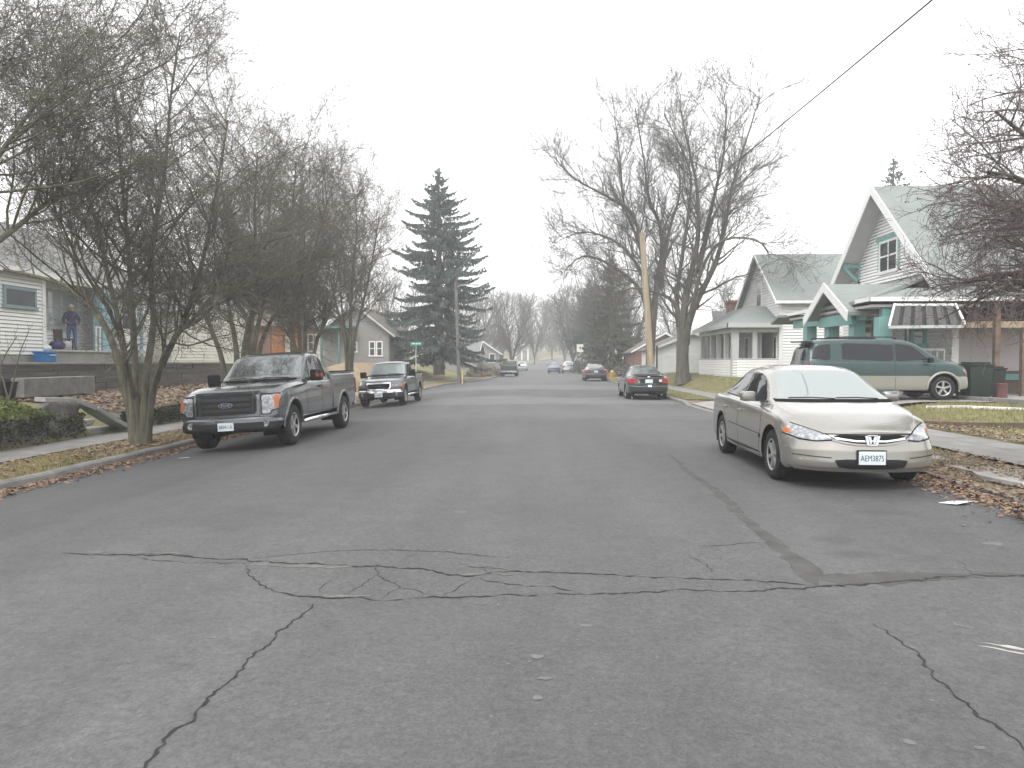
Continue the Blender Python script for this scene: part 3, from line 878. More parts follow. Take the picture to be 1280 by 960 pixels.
mb.build('porch_ceiling', MT['soffit'], h, world=True)
mb = MB()
mb.box(PX - .1, PX + .14, gy0 + .2, PY1 - .1, ZP - .62, ZP - .3); mb.box(PX + .141, PX + 1.1, PY0 + .2, PY0 + .42, ZP - .62, ZP - .3)
mb.prism([(gx + .35, gy0 + .4, zg0 - .38), (gx + .35, gy1 - .4, zg0 - .38), (gx + .35, gy1 - .5, zg0 - .02), (gx + .35, gy0 + .5, zg0 - .02)], (.12, 0, 0))
mb.build('porch_beam', MT['teal'], h, world=True)
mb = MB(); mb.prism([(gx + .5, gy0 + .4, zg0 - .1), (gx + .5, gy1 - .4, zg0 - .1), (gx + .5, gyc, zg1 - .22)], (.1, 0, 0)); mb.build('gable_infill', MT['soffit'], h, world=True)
for px_, py_ in ((PX + .1, 24.1 * kx), (PX + .1, 22.3 * kx), (PX + .1, 20.55 * kx), (PX + .15, 19.1 * kx)):
    mb = MB(); mb.box(px_ - .2, px_ + .2, py_ - .2, py_ + .2, .4, ZP - .6); mb.box(px_ - .24, px_ + .24, py_ - .24, py_ + .24, .3, 1.4)
    mb.build('porch_post', MT['teal'], h, world=True, bevel=.01)
mb = MB(); mb.box(PX - .1, X1, PY0 + .3, PY1, .2, 1.0)
mb.build('porch_floor', MT['grey_trim'], h, world=True)
window(h, 'x', X1, -1, 21.6 * kx, 22.8 * kx, 2.2, 3.6, MT['teal'], MT['pane'], 0, 1)
window(h, 'x', X1, -1, 25.0 * kx, 26.4 * kx, 2.2, 3.6, MT['teal'], MT['pane'], 1, 0)
# the shaded side: window, railing, lean-to with dark rafters, beam and post
xa = at(1137, 430, YA).x; xb = at(1158, 430, YA).x
window(h, 'y', YA + .05, -1, xa, xb, at(0, 433, YA).z, at(0, 411, YA).z, MT['teal_dark'], MT['pane'], 0, 1, .12)
mb = MB(); a = at(1160, 437, YA - .6); b = at(1180, 437, YA - .6)
mb.bar((a.x - .6, a.y, a.z), b, .07, .07)
for i in range(6):
    t = i / 5; p = Vector((a.x - .6 + (b.x - a.x + .6) * t, a.y, a.z)); mb.bar(p, p - Vector((0, 0, .75)), .05, .05, up=(0, 1, 0))
mb.build('railing', MT['grey_trim'], h, world=True)
mb = MB()
zb_ = at(0, 408, PY0).z
mb.box(at(1191, 400, PY0 + .2).x, XE, PY0 + .15, PY0 + .29, zb_ - .1, zb_ + .1)
mb.build('lean_to_beam', MT['raw_wood'], h, world=True)
xp = at(1243, 400, PY0 + .2).x
mb = MB(); mb.box(xp - .08, xp + .08, PY0 + .0, PY0 + .15, .4, ZP - .17)
mb.build('lean_to_post', MT['brown_wood'], h, world=True)
xp = at(1277, 440, PY0 + .2).x
mb = MB(); mb.box(xp - .1, xp + .15, PY0 + .0, PY0 + .15, .4, zb_ - .1)
mb.build('lean_to_post', MT['brown_wood'], h, world=True)
mb = MB()
mb.box(at(1200, 400, PY0).x, XE, PY0 + .4, YA, zb_ + .15, zb_ + .2)
for i in range(9):
    x = at(1200, 400, PY0).x + i * .55; mb.box(x, x + .09, PY0 + .2, YA, zb_ + .2, ZP - .3)
mb.box(at(1196, 400, PY0).x, XE, PY0 + .75, PY0 + .8, zb_ + .21, ZP - .3); mb.build('rafters', MT['dark_wood'], h, world=True)  # upright dark board added to paint the shaded gap above the beam
mb = MB()
mb.box(xp - 1.6, xp - .2, YA - .12, YA - .08, .5, 1.35)
mb.build('cellar_door', MT['teal_dark'], h, world=True)

# metal awning hung from the porch gutter
t0, t1 = at(1118, 381, PY0 - .12), at(1194, 381, PY0 - .12)
b0, b1 = at(1111, 409, PY0 - 1.0), at(1204, 408, PY0 - 1.0)
aw = empty('window_awning', (t0 + t1) / 2, 'ribbed grey metal awning with white edges hanging from the bungalow porch gutter', 'awning')
mb = MB()
nrm = (b0 - t0).cross(t1 - t0).normalized()
if nrm.y < 0: nrm = -nrm
for i in range(6):
    a, b = i / 6 + .012, (i + 1) / 6 - .05
    mb.prism([t0.lerp(t1, a), t0.lerp(t1, b), b0.lerp(b1, b), b0.lerp(b1, a)], nrm * .03)
mb.build('slat_panel', mottled('awning_grey', (.065, .066, .064), .12, 3, .6), aw, world=True)
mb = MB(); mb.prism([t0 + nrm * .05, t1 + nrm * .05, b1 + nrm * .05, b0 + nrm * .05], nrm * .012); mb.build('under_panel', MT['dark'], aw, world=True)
mb = MB(); mb.bar(t0, t1, .06, .08); mb.build('hanging_rail', MT['white_trim'], aw, world=True)
for a, b in ((t0, b0), (t1, b1 + (b1 - b0) * .03)):
    mb = MB(); mb.bar(a - nrm * .03, b - nrm * .03, .055, .055); mb.build('awning_strut', MT['white_trim'], aw, world=True)
mb = MB(); mb.bar(b0, b1, .07, .09); mb.build('front_rail', MT['grey_trim'], aw, world=True)

# ---------------------------------------------------------------- white house with pale green roof
k2 = 1.12
def z2(z): return 1.53 + (z - 1.53) * k2
X2 = 11.0 * k2; ya, yb = 33.9 * k2, 40.2 * k2; yc = (ya + yb) / 2
ze, zr_ = z2(4.6), z2(6.95)
h = empty('white_house', (X2 + 3, yc, .7), 'narrow white clapboard house with pale green shingle roof and glazed corner porch', 'house')
sl = (zr_ - ze) / (yc - ya)
mb = MB()
lap(mb, 'y', ya, X2, X2 + 9, .6, ze - .14, -1, step=.15)
lap(mb, 'x', X2, ya, yb, .6, zr_ - .1, -1, lambda z: (yc - (zr_ - .12 - z) / sl, yc + (zr_ - .12 - z) / sl), step=.15)
mb.box(X2 + .01, X2 + 9, ya + .01, yb, .3, ze - .05)
mb.prism([(X2 + .01, ya + .02, ze - .05), (X2 + .01, yb - .02, ze - .05), (X2 + .01, yc, zr_ - .3)], (.15, 0, 0))
mb.build('wall', MT['white_siding'], h, world=True)
mb = MB(); mb.box(X2 - .07, X2 + .12, ya - .07, ya - .003, .6, ze - .1)
mb.build('corner_board', MT['white_trim'], h, world=True)
mb = MB()
roof_plane(mb, (X2 - .35, ya - .4, ze - .4 * sl), (X2 + 9, ya - .4, ze - .4 * sl), (X2 + 9, yc, zr_), (X2 - .35, yc, zr_), .1)
roof_plane(mb, (X2 - .35, yc, zr_), (X2 + 9, yc, zr_), (X2 + 9, yb + .4, ze - .4 * sl), (X2 - .35, yb + .4, ze - .4 * sl), .1)
uv_planar(mb.build('roof', MT['roof_green'], h, world=True))
mb = MB()
mb.box(X2 - .36, X2 + 9, ya - .45, ya - .405, ze - .4 * sl - .16, ze - .4 * sl - .01)
for s, y_ in ((1, ya - .42), (-1, yb + .42)):
    zz = ze - .4 * sl
    mb.prism([(X2 - .4, y_, zz - .2), (X2 - .4, y_, zz), (X2 - .4, yc, zr_ + .02), (X2 - .4, yc, zr_ - .2)], (.045, 0, 0))
mb.build('fascia', MT['white_trim'], h, world=True)
window(h, 'x', X2, -1, yc - .5, yc + .5, z2(4.3), z2(5.6), MT['white_trim'], MT['pane'], 0, 1)
# porch
P2 = 8.85 * k2; pa, pb = ya + .05, 41.0 * k2
zp = z2(3.3); zf = z2(1.62)
mb = MB(); zpk = z2(4.25)
mb.prism([(P2 - .35, pa - .35, zp), (X2, pa - .35, zp), (X2, pa + 2.3, zpk), (X2 - 1.0, pa + 2.3, zpk)], (0, 0, -.1))
mb.prism([(P2 - .35, pa - .35, zp), (X2 - 1.0, pa + 2.3, zpk), (X2 - 1.0, pb - 2, zpk), (P2 - .35, pb + .3, zp)], (0, 0, -.1))
mb.prism([(X2 - 1.0, pa + 2.3, zpk), (X2, pa + 2.3, zpk), (X2, pb - 2, zpk), (X2 - 1.0, pb - 2, zpk)], (0, 0, -.1))
uv_planar(mb.build('porch_roof', MT['roof_green'], h, world=True))
mb = MB(); mb.box(P2 - .4, P2 - .355, pa - .4, pb + .3, zp - .22, zp + .01); mb.box(P2 - .4, X2 - .03, pa - .4, pa - .355, zp - .22, zp + .01)
mb.build('fascia', MT['grey_trim'], h, world=True)
mb = MB(); mb.box(P2 - .05, X2 - .03, pa - .02, pb, zp - .45, zp - .12)
mb.build('porch_frieze', MT['grey_trim'], h, world=True)
mb = MB(); lap(mb, 'x', P2, pa, pb, .5, zf, -1, step=.15); lap(mb, 'y', pa, P2, X2, .5, zf, -1, step=.15); mb.box(P2 + .005, P2 + .16, pa, pb, .4, zf - .01); mb.box(P2 + .16, X2 - .03, pa + .005, pa + .16, .4, zf - .01)
mb.build('porch_wall', MT['white_siding'], h, world=True)
mb = MB(); mb.box(P2 - .06, P2 + .2, pa - .06, pb, zf, zf + .07); mb.box(P2 + .2, X2 - .03, pa - .06, pa + .2, zf, zf + .07); mb.box(P2 - .06, P2 + .22, pa - .04, pa + .2, .4, zf - .005)
mb.build('porch_sill', MT['grey_trim'], h, world=True)
for i, (xx, yy) in enumerate([(P2 + .14, pa + .14), (P2 + .14, pa + 1.9), (P2 + .14, pa + 3.6), (P2 + .14, pa + 5.2), (P2 + .14, pb - .2), (P2 + 1.15, pa + .14)]):
    s = .17 if i == 0 else .11
    mb = MB(); mb.box(xx - s, xx + s, yy - s, yy + s, zf + .07, zp - .45); mb.build('porch_post', MT['grey_trim'], h, world=True)
mb = MB(); mb.box(P2 + 1.6, P2 + 1.66, pa + .6, pb - .5, .6, zp - .3); mb.box(P2 + .4, X2, pb - .5, pb - .45, .6, zp - .3); mb.build('inner_wall', MT['grey_trim'], h, world=True)
for i in range(4):
    window(h, 'x', P2 + 1.6, -1, pa + 1.0 + i * 1.55, pa + 1.9 + i * 1.55, zf, zp - .6, MT['white_trim'], MT['pane'], 0, 0)
window(h, 'x', X2, -1, pa + .3, pa + .9, zf - .3, zp - .6, MT['white_trim'], MT['pane'], 0, 0)
ch = at(920, 385, 47); mb = MB(); mb.box(ch.x - .5, ch.x + .5, ch.y - .5, ch.y + .5, ch.z - 1.2, ch.z + .3); mb.box(ch.x - .58, ch.x + .58, ch.y - .58, ch.y + .58, ch.z + .3, ch.z + .45)
uv_planar(mb.build('chimney', MT['brick'], h, world=True))
mb = MB(); c0 = at(886, 406, 48); c1 = at(916, 406, 48); tp = at(893, 390, 50)
mb.prism([(c0.x, 46.6, c0.z), (c1.x + 1, 46.6, c0.z), (c1.x + 1, 49, tp.z), (c0.x + .4, 49, tp.z)], (0, 0, -.12)); mb.box(c0.x + .3, c1.x + 1, 47, 51, .5, c0.z)
uv_planar(mb.build('rear_roof', MT['roof_grey'], h, world=True))

# ---------------------------------------------------------------- simple far houses, garage
def gable_house(name, label, cat, x0, x1, y0, y1, zb, ze, zr, ridge, wall, roof, trim, wins=(), boards=True, over=.35, extra=None, door=None):
    """ridge 'x' or 'y'; wins: (axis, t0, t1, z0, z1, nv, nh)"""
    h = empty(name, ((x0 + x1) / 2, (y0 + y1) / 2, zb), label, cat)
    mb = MB(); xm, ym = (x0 + x1) / 2, (y0 + y1) / 2
    face_x, ox = (x0, -1) if x0 > 0 else (x1, 1)
    if ridge == 'x':
        s = (zr - ze) / (ym - y0)
        if boards:
            lap(mb, 'x', face_x, y0, y1, zb, zr, ox, lambda z: (ym - (zr - .06 - z) / s, ym + (zr - .06 - z) / s), .16); lap(mb, 'y', y0, x0, x1, zb, ze, -1, step=.16)
        mb.prism([(x0 + .01, y0 + .01, zb - .6), (x0 + .01, y1, zb - .6), (x0 + .01, y1, ze), (x0 + .01, ym, zr - .08), (x0 + .01, y0 + .01, ze)], (x1 - x0 - .02, 0, 0))
        r = MB()
        a, b = y0 - over, y1 + over; zz = ze - over * s
        roof_plane(r, (x0 - over, a, zz), (x1 + over, a, zz), (x1 + over, ym, zr + .06), (x0 - over, ym, zr + .06), .1)
        roof_plane(r, (x0 - over, ym, zr + .06), (x1 + over, ym, zr + .06), (x1 + over, b, zz), (x0 - over, b, zz), .1)
    else:
        s = (zr - ze) / (xm - x0)
        if boards:
            lap(mb, 'y', y0, x0, x1, zb, zr, -1, lambda z: (xm - (zr - .06 - z) / s, xm + (zr - .06 - z) / s), .16); lap(mb, 'x', face_x, y0, y1, zb, ze, ox, step=.16)
        mb.prism([(x0 + .01, y0 + .01, zb - .6), (x1 - .01, y0 + .01, zb - .6), (x1 - .01, y0 + .01, ze), (xm, y0 + .01, zr - .08), (x0 + .01, y0 + .01, ze)], (0, y1 - y0 - .02, 0))
        r = MB()
        a, b = x0 - over, x1 + over; zz = ze - over * s
        roof_plane(r, (a, y0 - over, zz), (xm, y0 - over, zr + .06), (xm, y1 + over, zr + .06), (a, y1 + over, zz), .1)
        roof_plane(r, (xm, y0 - over, zr + .06), (b, y0 - over, zz), (b, y1 + over, zz), (xm, y1 + over, zr + .06), .1)
    mb.build('wall', wall, h, world=True)
    uv_planar(r.build('roof', roof, h, world=True))
    t = MB()
    if ridge == 'x':
        fx = face_x + ox * (over + .04)
        for yy in (a, b): t.prism([(fx, yy, zz - .12), (fx, yy, zz + .04), (fx, ym, zr + .1), (fx, ym, zr - .08)], (-ox * .035, 0, 0))
    else:
        for xx in (a, b): t.prism([(xx, y0 - over - .04, zz - .12), (xx, y0 - over - .04, zz + .04), (xm, y0 - over - .04, zr + .1), (xm, y0 - over - .04, zr - .08)], (0, .035, 0))
    t.build('barge_board', trim, h, world=True)
    for ax, p0, p1, q0, q1, nv, nh in wins:
        window(h, ax, face_x if ax == 'x' else y0, ox if ax == 'x' else -1, p0, p1, q0, q1, MT['white_trim'], MT['pane'], nv, nh)
    return h
g0 = at(822, 450, 52); g1 = at(888, 450, 52)
gh = gable_house('garage', 'low white garage behind the big bare maple', 'garage', g0.x, g1.x + 1.2, 52, 60, .7, at(0, 434, 52).z, at(0, 418, 52).z, 'y', MT['white_siding'], MT['roof_grey'], MT['white_trim'])
mb = MB(); mb.box(g0.x + .6, g1.x - .2, 51.93, 51.97, .75, 2.0); mb.build('garage_door', MT['white_trim'], gh, world=True)
c = at(800, 440, 66)
gable_house('brick_house', 'red brick house in the distance behind the leaning wooden pole', 'house', c.x - .5, c.x + 5, 66, 75, .4, 2.6, 4.1, 'y', MT['brick'], MT['roof_brown'], MT['white_trim'],
            [('y', c.x + .2, c.x + .8, 1.3, 2.3, 0, 1)], boards=False)
uv_planar([o for o in bpy.data.objects['brick_house'].children if o.name.startswith('wall')][0])

# ---------------------------------------------------------------- left: white house with turquoise porch
h = empty('porch_house', (-21, 27, 1.42), 'white clapboard house with turquoise porch pillar above the timber wall', 'house')
XL = -18.0; zb = 1.75; ze = 4.6
mb = MB()
lap(mb, 'x', XL, 13.0, 25.35, zb, ze, 1, step=.13); lap(mb, 'x', XL, 29.5, 32.5, zb, ze, 1, step=.13)
mb.box(XL - 8, XL - .01, 13, 25.33, zb, ze); mb.box(XL - 8, XL - .8, 25.33, 29.5, zb, ze); mb.box(XL - 8, XL - .01, 29.5, 32.5, zb, ze)
lap(mb, 'x', XL - .8, 25.35, 29.5, 2.0, ze, 1, step=.13); lap(mb, 'y', 13, XL - 8, XL, zb, ze, -1, step=.13)
mb.build('wall', MT['white_siding'], h, world=True)
mb = MB(); mb.box(XL + .026, XL + .07, 25.2, 25.37, zb, ze); mb.build('corner_board', MT['white_trim'], h, world=True); mb = MB(); mb.box(XL + .026, XL + .07, 29.48, 29.62, zb, ze); mb.build('corner_board', MT['white_trim'], h, world=True)
mb = MB(); mb.box(XL - 8, XL + .02, 13.05, 25.3, 1.2, zb - .003); mb.box(XL - .9, XL + .35, 25.3, 29.6, 1.2, 1.9); mb.box(XL - 8, XL + .02, 29.6, 32.4, 1.2, zb - .003)
mb.build('foundation', MT['foundation'], h, world=True)
mb = MB(); mb.box(XL - .79, XL + .42, 25.38, 31.2, 1.903, 1.97); mb.build('porch_floor', MT['grey_trim'], h, world=True)
mb = MB(); mb.box(XL - .1, XL + .3, 28.35, 29.35, 1.97, ze - .1); mb.build('porch_pillar', MT['turquoise'], h, world=True, bevel=.01)
mb = MB(); mb.box(XL + .06, XL + .14, 31.45, 31.56, 1.75, ze); mb.build('trim_board', MT['turquoise'], h, world=True)
f = window(h, 'x', XL + .03, 1, 23.3, 24.85, 3.4, 4.08, mottled('slate_blue_trim', (.22, .30, .33), .08), MT['pane'], 0, 0, .10)
mb = MB(); slab(mb, 'x', XL, 1, 23.45, 24.05, 3.5, 3.98, .05, .075); slab(mb, 'x', XL, 1, 24.12, 24.7, 3.5, 3.98, .05, .075); mb.build('sash', MT['white_trim'], f)
mb = MB(); slab(mb, 'x', XL, 1, 23.53, 23.97, 3.58, 3.9, .077, .085); mb.build('pane', MT['pane'], f); mb = MB(); slab(mb, 'x', XL, 1, 24.2, 24.62, 3.58, 3.9, .077, .085); mb.build('pane', MT['pane'], f)
window(h, 'x', XL - .8, 1, 26.5, 28.3, 2.85, 4.3, MT['grey_trim'], MT['pane_sky_tint'], 1, 0, .12)
window(h, 'x', XL, 1, 30.0, 31.2, 2.9, 4.2, MT['white_trim'], MT['pane'], 0, 1)
mb = MB(); s = .62
roof_plane(mb, (XL + .3, 12.5, ze + .1), (XL - 4, 12.5, ze + 4.2 * s), (XL - 4, 33, ze + 4.2 * s), (XL + .3, 33, ze + .1), .12)
roof_plane(mb, (XL - 4, 12.5, ze + 4.2 * s), (XL - 8.7, 12.5, ze - .15), (XL - 8.7, 33, ze - .15), (XL - 4, 33, ze + 4.2 * s), .12)
uv_planar(mb.build('roof', MT['roof_grey'], h, world=True))
mb = MB(); mb.box(XL + .3, XL + .36, 12.5, 33, ze - .08, ze + .12); mb.build('gutter', MT['white_trim'], h, world=True)
mb = MB()
for y_ in (27.9, 28.15): mb.bar((XL + .3, y_, 1.97), (XL + .3, y_, 2.9), .05, .05, up=(0, 1, 0))
mb.bar((XL + .3, 27.85, 2.9), (XL + .3, 28.3, 2.9), .06, .06); mb.build('railing', MT['white_trim'], h, world=True)

gable_house('cream_garage', 'cream clapboard building behind the first trees', 'garage', -26, -18.0, 34.2, 43.2, 1.4, 4.1, 6.4, 'x', MT['cream_siding'], MT['roof_grey'], MT['white_trim'])
# orange porch house
hb = gable_house('cottage', 'dark cottage with orange wooden porch wall and cream post', 'house', -26, -17.3, 45.2, 54.2, 1.3, 4.0, 6.4, 'x', MT['brick'], MT['roof_brown'], MT['white_trim'], [('x', 52.4, 53.6, 2.3, 3.6, 0, 1)], boards=False)
uv_planar([o for o in hb.children if o.name.startswith('wall')][0])
mb = MB(); mb.box(-17.27, -17.2, 45.3, 51.6, 1.5, 4.1); mb.build('porch_wall', MT['orange_wood'], hb, world=True)
pc = at(360.5, 440, 47.5); mb = MB(); mb.box(pc.x - .16, pc.x + .16, 47.3, 47.62, .9, 4.0); mb.build('porch_post', MT['cream_siding'], hb, world=True)
mb = MB(); mb.box(-17.2, pc.x + .4, 45.3, 53, 3.98, 4.15); mb.build('porch_roof', MT['roof_brown'], hb, world=True)
# grey house with double window
a = at(404, 440, 57); b = at(486, 440, 57)
gx = [at(q, 440, 57).x for q in (440, 447, 461.5, 469.5, 470.5, 478.5)]
zz = lambda py: at(0, py, 57).z
hg = gable_house('grey_house', 'grey gabled house with paired white windows beside the spruce', 'house', a.x, b.x, 57, 66, 1.0, zz(414), zz(383), 'y', MT['grey_siding'], MT['roof_brown'], MT['grey_trim'],
                 [('y', gx[0], gx[1], zz(440), zz(428), 0, 1), ('y', gx[2], gx[3], zz(445), zz(427), 0, 1), ('y', gx[4], gx[5], zz(445), zz(427), 0, 1)], over=.6)
mb = MB()
for q in (402, 424): p = at(q, 440, 56); mb.box(p.x - .07, p.x + .07, 55.9, 56.1, .9, zz(412))
p0, p1 = at(398, 440, 55.6), at(440, 440, 55.6); mb.box(p0.x, p1.x, 55.4, 56.99, zz(412), zz(409)); mb.build('porch', MT['teal_dark'], hg, world=True)
mb = MB(); mb.box(at(404, 440, 56).x, at(432, 440, 56).x, 56, 56.9, .8, zz(447)); mb.build('porch_step', MT['concrete'], hg, world=True)

# houses far down the street
c = at(606, 447, 96)
gable_house('far_house', 'grey far house behind the dry shrubs past the spruce', 'house', c.x - 2.5, c.x + 2.0, 96, 104, .3, 2.7, 4.2, 'y', MT['grey_siding'], MT['roof_grey'], MT['white_trim'], [('y', c.x - 1.6, c.x - .8, 1.4, 2.6, 0, 0), ('y', c.x + .6, c.x + 1.4, 1.4, 2.6, 0, 0)], boards=False)
c = at(657, 440, 178)
hh = gable_house('portico_house', 'tiny pale house with a columned portico at the end of the street', 'house', c.x - 3.2, c.x + 3.2, 178, 188, 1.2, at(0, 436, 178).z, at(0, 430.5, 178).z, 'y', MT['grey_siding'], MT['roof_grey'], MT['white_trim'], boards=False)
mb = MB()
for i in range(4): xx = c.x - 2.4 + i * 1.5; mb.box(xx - .18, xx + .18, 176.6, 176.9, 1.0, at(0, 436.2, 178).z)
mb.build('columns', MT['white_trim'], hh, world=True)
c = at(585, 446, 84)
gable_house('far_house', 'low grey far house seen under the spruce branches', 'house', c.x - 4.5, c.x + 1.0, 84, 92, .4, 2.6, 3.9, 'x', MT['grey_siding'], MT['roof_grey'], MT['white_trim'], [('y', c.x - 2, c.x - 1, 1.6, 2.6, 0, 0)], boards=False)
c = at(735, 430, 108)
gable_house('far_house', 'pale far house in the haze behind the dark parked sedan', 'house', c.x - 1, c.x + 8, 108, 118, .3, 3.4, 5.6, 'y', MT['cream_siding'], MT['roof_grey'], MT['white_trim'], [('y', c.x + .4, c.x + 1.6, 1.2, 2.6, 0, 0)], boards=False)

# ---------------------------------------------------------------- walls, steps, plants in the left yard
def timber_wall():
    o = empty('timber_wall', (-14.05, 26, .6), 'weathered timber retaining wall below the white houses', 'wall')
    rnd = random.Random(5)
    mb = MB()
    for r in range(5):
        z = 0.50 + r * .19; y = 12.0 - rnd.random() * 2
        while y < 37.6:
            L = rnd.uniform(2.2, 3.4); j = rnd.uniform(-.015, .015)
            mb.box(-14.14 + j, -13.93 + j, y + .008, min(y + L, 38) - .008, z + .004, z + .186)
            y += L
    mb.build('planks', MT['timber'], o, world=True, bevel=.012)
    mb = MB(); mb.box(-14.24, -13.86, 12, 30.5, 1.45, 1.51); mb.build('wall_cap', MT['concrete'], o, world=True, bevel=.01)
timber_wall()
a, b = at(28, 476, 19.6), at(117, 478, 24.2)
mb = MB(); mb.bar((-13.3, 17.7, .86), (-13.3, 20.6, .86), .35, .50)
tag(mb.build('concrete_step', MT['kerb'], bevel=.02), 'long low concrete step in front of the timber wall', 'step')
def lumpy_wall(name, x0, x1, y0, y1, z0, z1, mat, label, cat, seed, n=(8, 40, 7), amp=.07):
    """closed rough block"""
    bm = bmesh.new()
    bmesh.ops.create_cube(bm, size=1)
    bmesh.ops.subdivide_edges(bm, edges=bm.edges[:], cuts=5, use_grid_fill=True)
    for v in bm.verts:
        v.co = Vector((x0 + (v.co.x + .5) * (x1 - x0), y0 + (v.co.y + .5) * (y1 - y0), z0 + (v.co.z + .5) * (z1 - z0)))
    long_e = [e for e in bm.edges if abs(e.verts[0].co.y - e.verts[1].co.y) > .3]
    bmesh.ops.subdivide_edges(bm, edges=long_e, cuts=6, use_grid_fill=True)
    for v in bm.verts:
        q = v.co
        v.co += Vector((hz(q.y * 3.1 + seed, q.z * 6), hz(q.x * 4, q.y * 3 + seed), hz(q.x * 3 + q.y * 2.2, q.y * 1.5))) * amp
    for f in bm.faces: f.smooth = True
    me = bpy.data.meshes.new(name); bm.to_mesh(me); bm.free()
    return tag(link_mesh(name, me, [mat]), label, cat)
def leafy(name, n, posf, mat, size, seed):
    rr = random.Random(seed); V = np.zeros((n, 4, 3))
    for k in range(n):
        c, nn = posf(rr); c = Vector(c)
        s = rr.uniform(*size)
        u = Vector((rr.uniform(-1, 1), rr.uniform(-1, 1), rr.uniform(-1, 1))).normalized()
        v = u.orthogonal().normalized() * s * .55
        V[k] = [c - u * s, c - v, c + u * s, c + v]
    me = np_mesh(name, V.reshape(-1, 3), np.arange(n * 4).reshape(n, 4))
    return link_mesh(name, me, [mat])
# stone wall nearest on the left, its ivy, the clipped shrub over it
x0w = -10.4
o = lumpy_wall('stone_wall', x0w - .55, x0w - .05, 5.0, 15.9, -.45, .36, MT['rock'], 'dark mossy stone wall along the pavement under the green shrub', 'wall', 2)
iv = leafy('ivy', 5200, lambda r: ((x0w - .08 + abs(r.gauss(0, .06)), r.uniform(8, 15.95), -.22 + .60 * r.random() ** .8), 0), MT['ivy'], (.018, .045), 8); iv.parent = o
iv2 = leafy('ivy', 900, lambda r: ((x0w - .1 - r.uniform(0, .5), 15.93 + abs(r.gauss(0, .05)), -.2 + .55 * r.random()), 0), MT['ivy'], (.018, .045), 9); iv2.parent = o
def stone_ledge():
    bm = bmesh.new(); rr = random.Random(3)
    pts = [gp(62, 500, .70), gp(95, 508, .62), gp(138, 533, .16), gp(150, 541, .05)]
    mb = MB()
    L = [Vector((-11.0, 15.3, .70)), Vector((-10.7, 15.85, .66)), Vector((-10.5, 16.3, .45)), Vector((-10.4, 16.8, .15)), Vector((-10.3, 17.3, -.10))]
    for i in range(len(L) - 1):
        mb.bar(L[i], L[i + 1], .46, .10)
    return mb
tag(stone_ledge().build('stone_coping', MT['foundation'], bevel=.012), 'sloping grey stone coping at the end of the stone wall', 'coping')
rk = lumpy_wall('boulder', -10.95, -10.45, 14.7, 15.8, .2, .60, MT['rock'], 'rough grey boulder above the ivy beside the sloping coping', 'boulder', 9, amp=.10)
sh = empty('clipped_shrub', (-10.9, 12, .4), 'bright green leafy shrub growing over the stone wall', 'shrub')
def shrub_pos(r):
    y = r.uniform(8.5, 15.0); a = r.uniform(0, math.pi); rr_ = r.random() ** .35
    top = .42 + .05 * hz(y * 1.6, 3)
    return ((-10.95 + .62 * rr_ * math.cos(a), y, .38 + top * rr_ * math.sin(a) * (1 if y < 14.2 else (15.1 - y) / .9)), 0)
f = leafy('foliage', 9000, shrub_pos, MT['hedge'], (.018, .042), 10); f.parent = sh; f.matrix_parent_inverse = Matrix.Translation(-sh.location)
mb = MB()
for k in range(9): yy = 8.6 + k * .68; mb.tube([(-11.0, yy, .3), (-10.95, yy + .1, .5), (-10.8, yy + .2, .72)], [.02, .015, .008], 5)
mb.build('stem', MT['bark'], sh, world=True)
# mossy low wall beyond the walk
o = lumpy_wall('mossy_wall', x0w - .38, x0w - .04, 17.4, 36.5, -.45, .25, MT['rock'], 'long low moss-covered wall between pavement and leafy bed', 'wall', 5, amp=.04)
iv = leafy('moss', 8000, lambda r: ((x0w - .05 + abs(r.gauss(0, .05)), 17.4 + 19 * r.random() ** 1.3, -.22 + .52 * r.random() ** .7), 0), MT['ivy'], (.02, .05), 18); iv.parent = o
mb = MB()
for i in range(3): mb.box(x0w - .1 - .5 * (i + 1), x0w - .1 - .5 * i, 16.15, 17.25, -.4, -.04 + .16 * i)
tag(mb.build('garden_steps', MT['concrete'], bevel=.015), 'short concrete garden steps between stone wall and mossy wall', 'steps')
# black tub, thin bare sapling by the house
tb = at(19, 473, 17.9)
t = empty('plant_tub', (tb.x, tb.y, H_left(tb.x, tb.y)), 'black plastic plant tub standing by the timber wall', 'tub')
mb = MB(); mb.lathe([(.0, .0), (.24, 0), (.29, .42), (.31, .42), (.31, .47), (.27, .47), (.25, .40), (0, .40)], n=20); mb.build('tub_body', MT['black_plastic'], t, smooth=40)

# ================================================================== TREES
def grow(out, rng, p, d, L, r, lvl, spec, last):
    """one branch and, recursively, what grows from it; out[lvl] gets (points, radii)"""
    S = spec[lvl]
    n = S['seg']
    pts = [p.copy()]; q = p.copy(); dd = d.normalized()
    st = L / n
    for i in range(n):
        w = S['wob']
        dd = dd + Vector((rng.uniform(-w, w), rng.uniform(-w, w), rng.uniform(-w, w) + S['up']))
        dd.normalize()
        q = q + dd * st
        pts.append(q.copy())
    rad = [r * (1 - (1 - S['tip']) * i / n) for i in range(n + 1)]
    out[lvl].append((pts, rad))
    if lvl < last: spawn(out, rng, pts, rad, L, lvl + 1, spec, last)

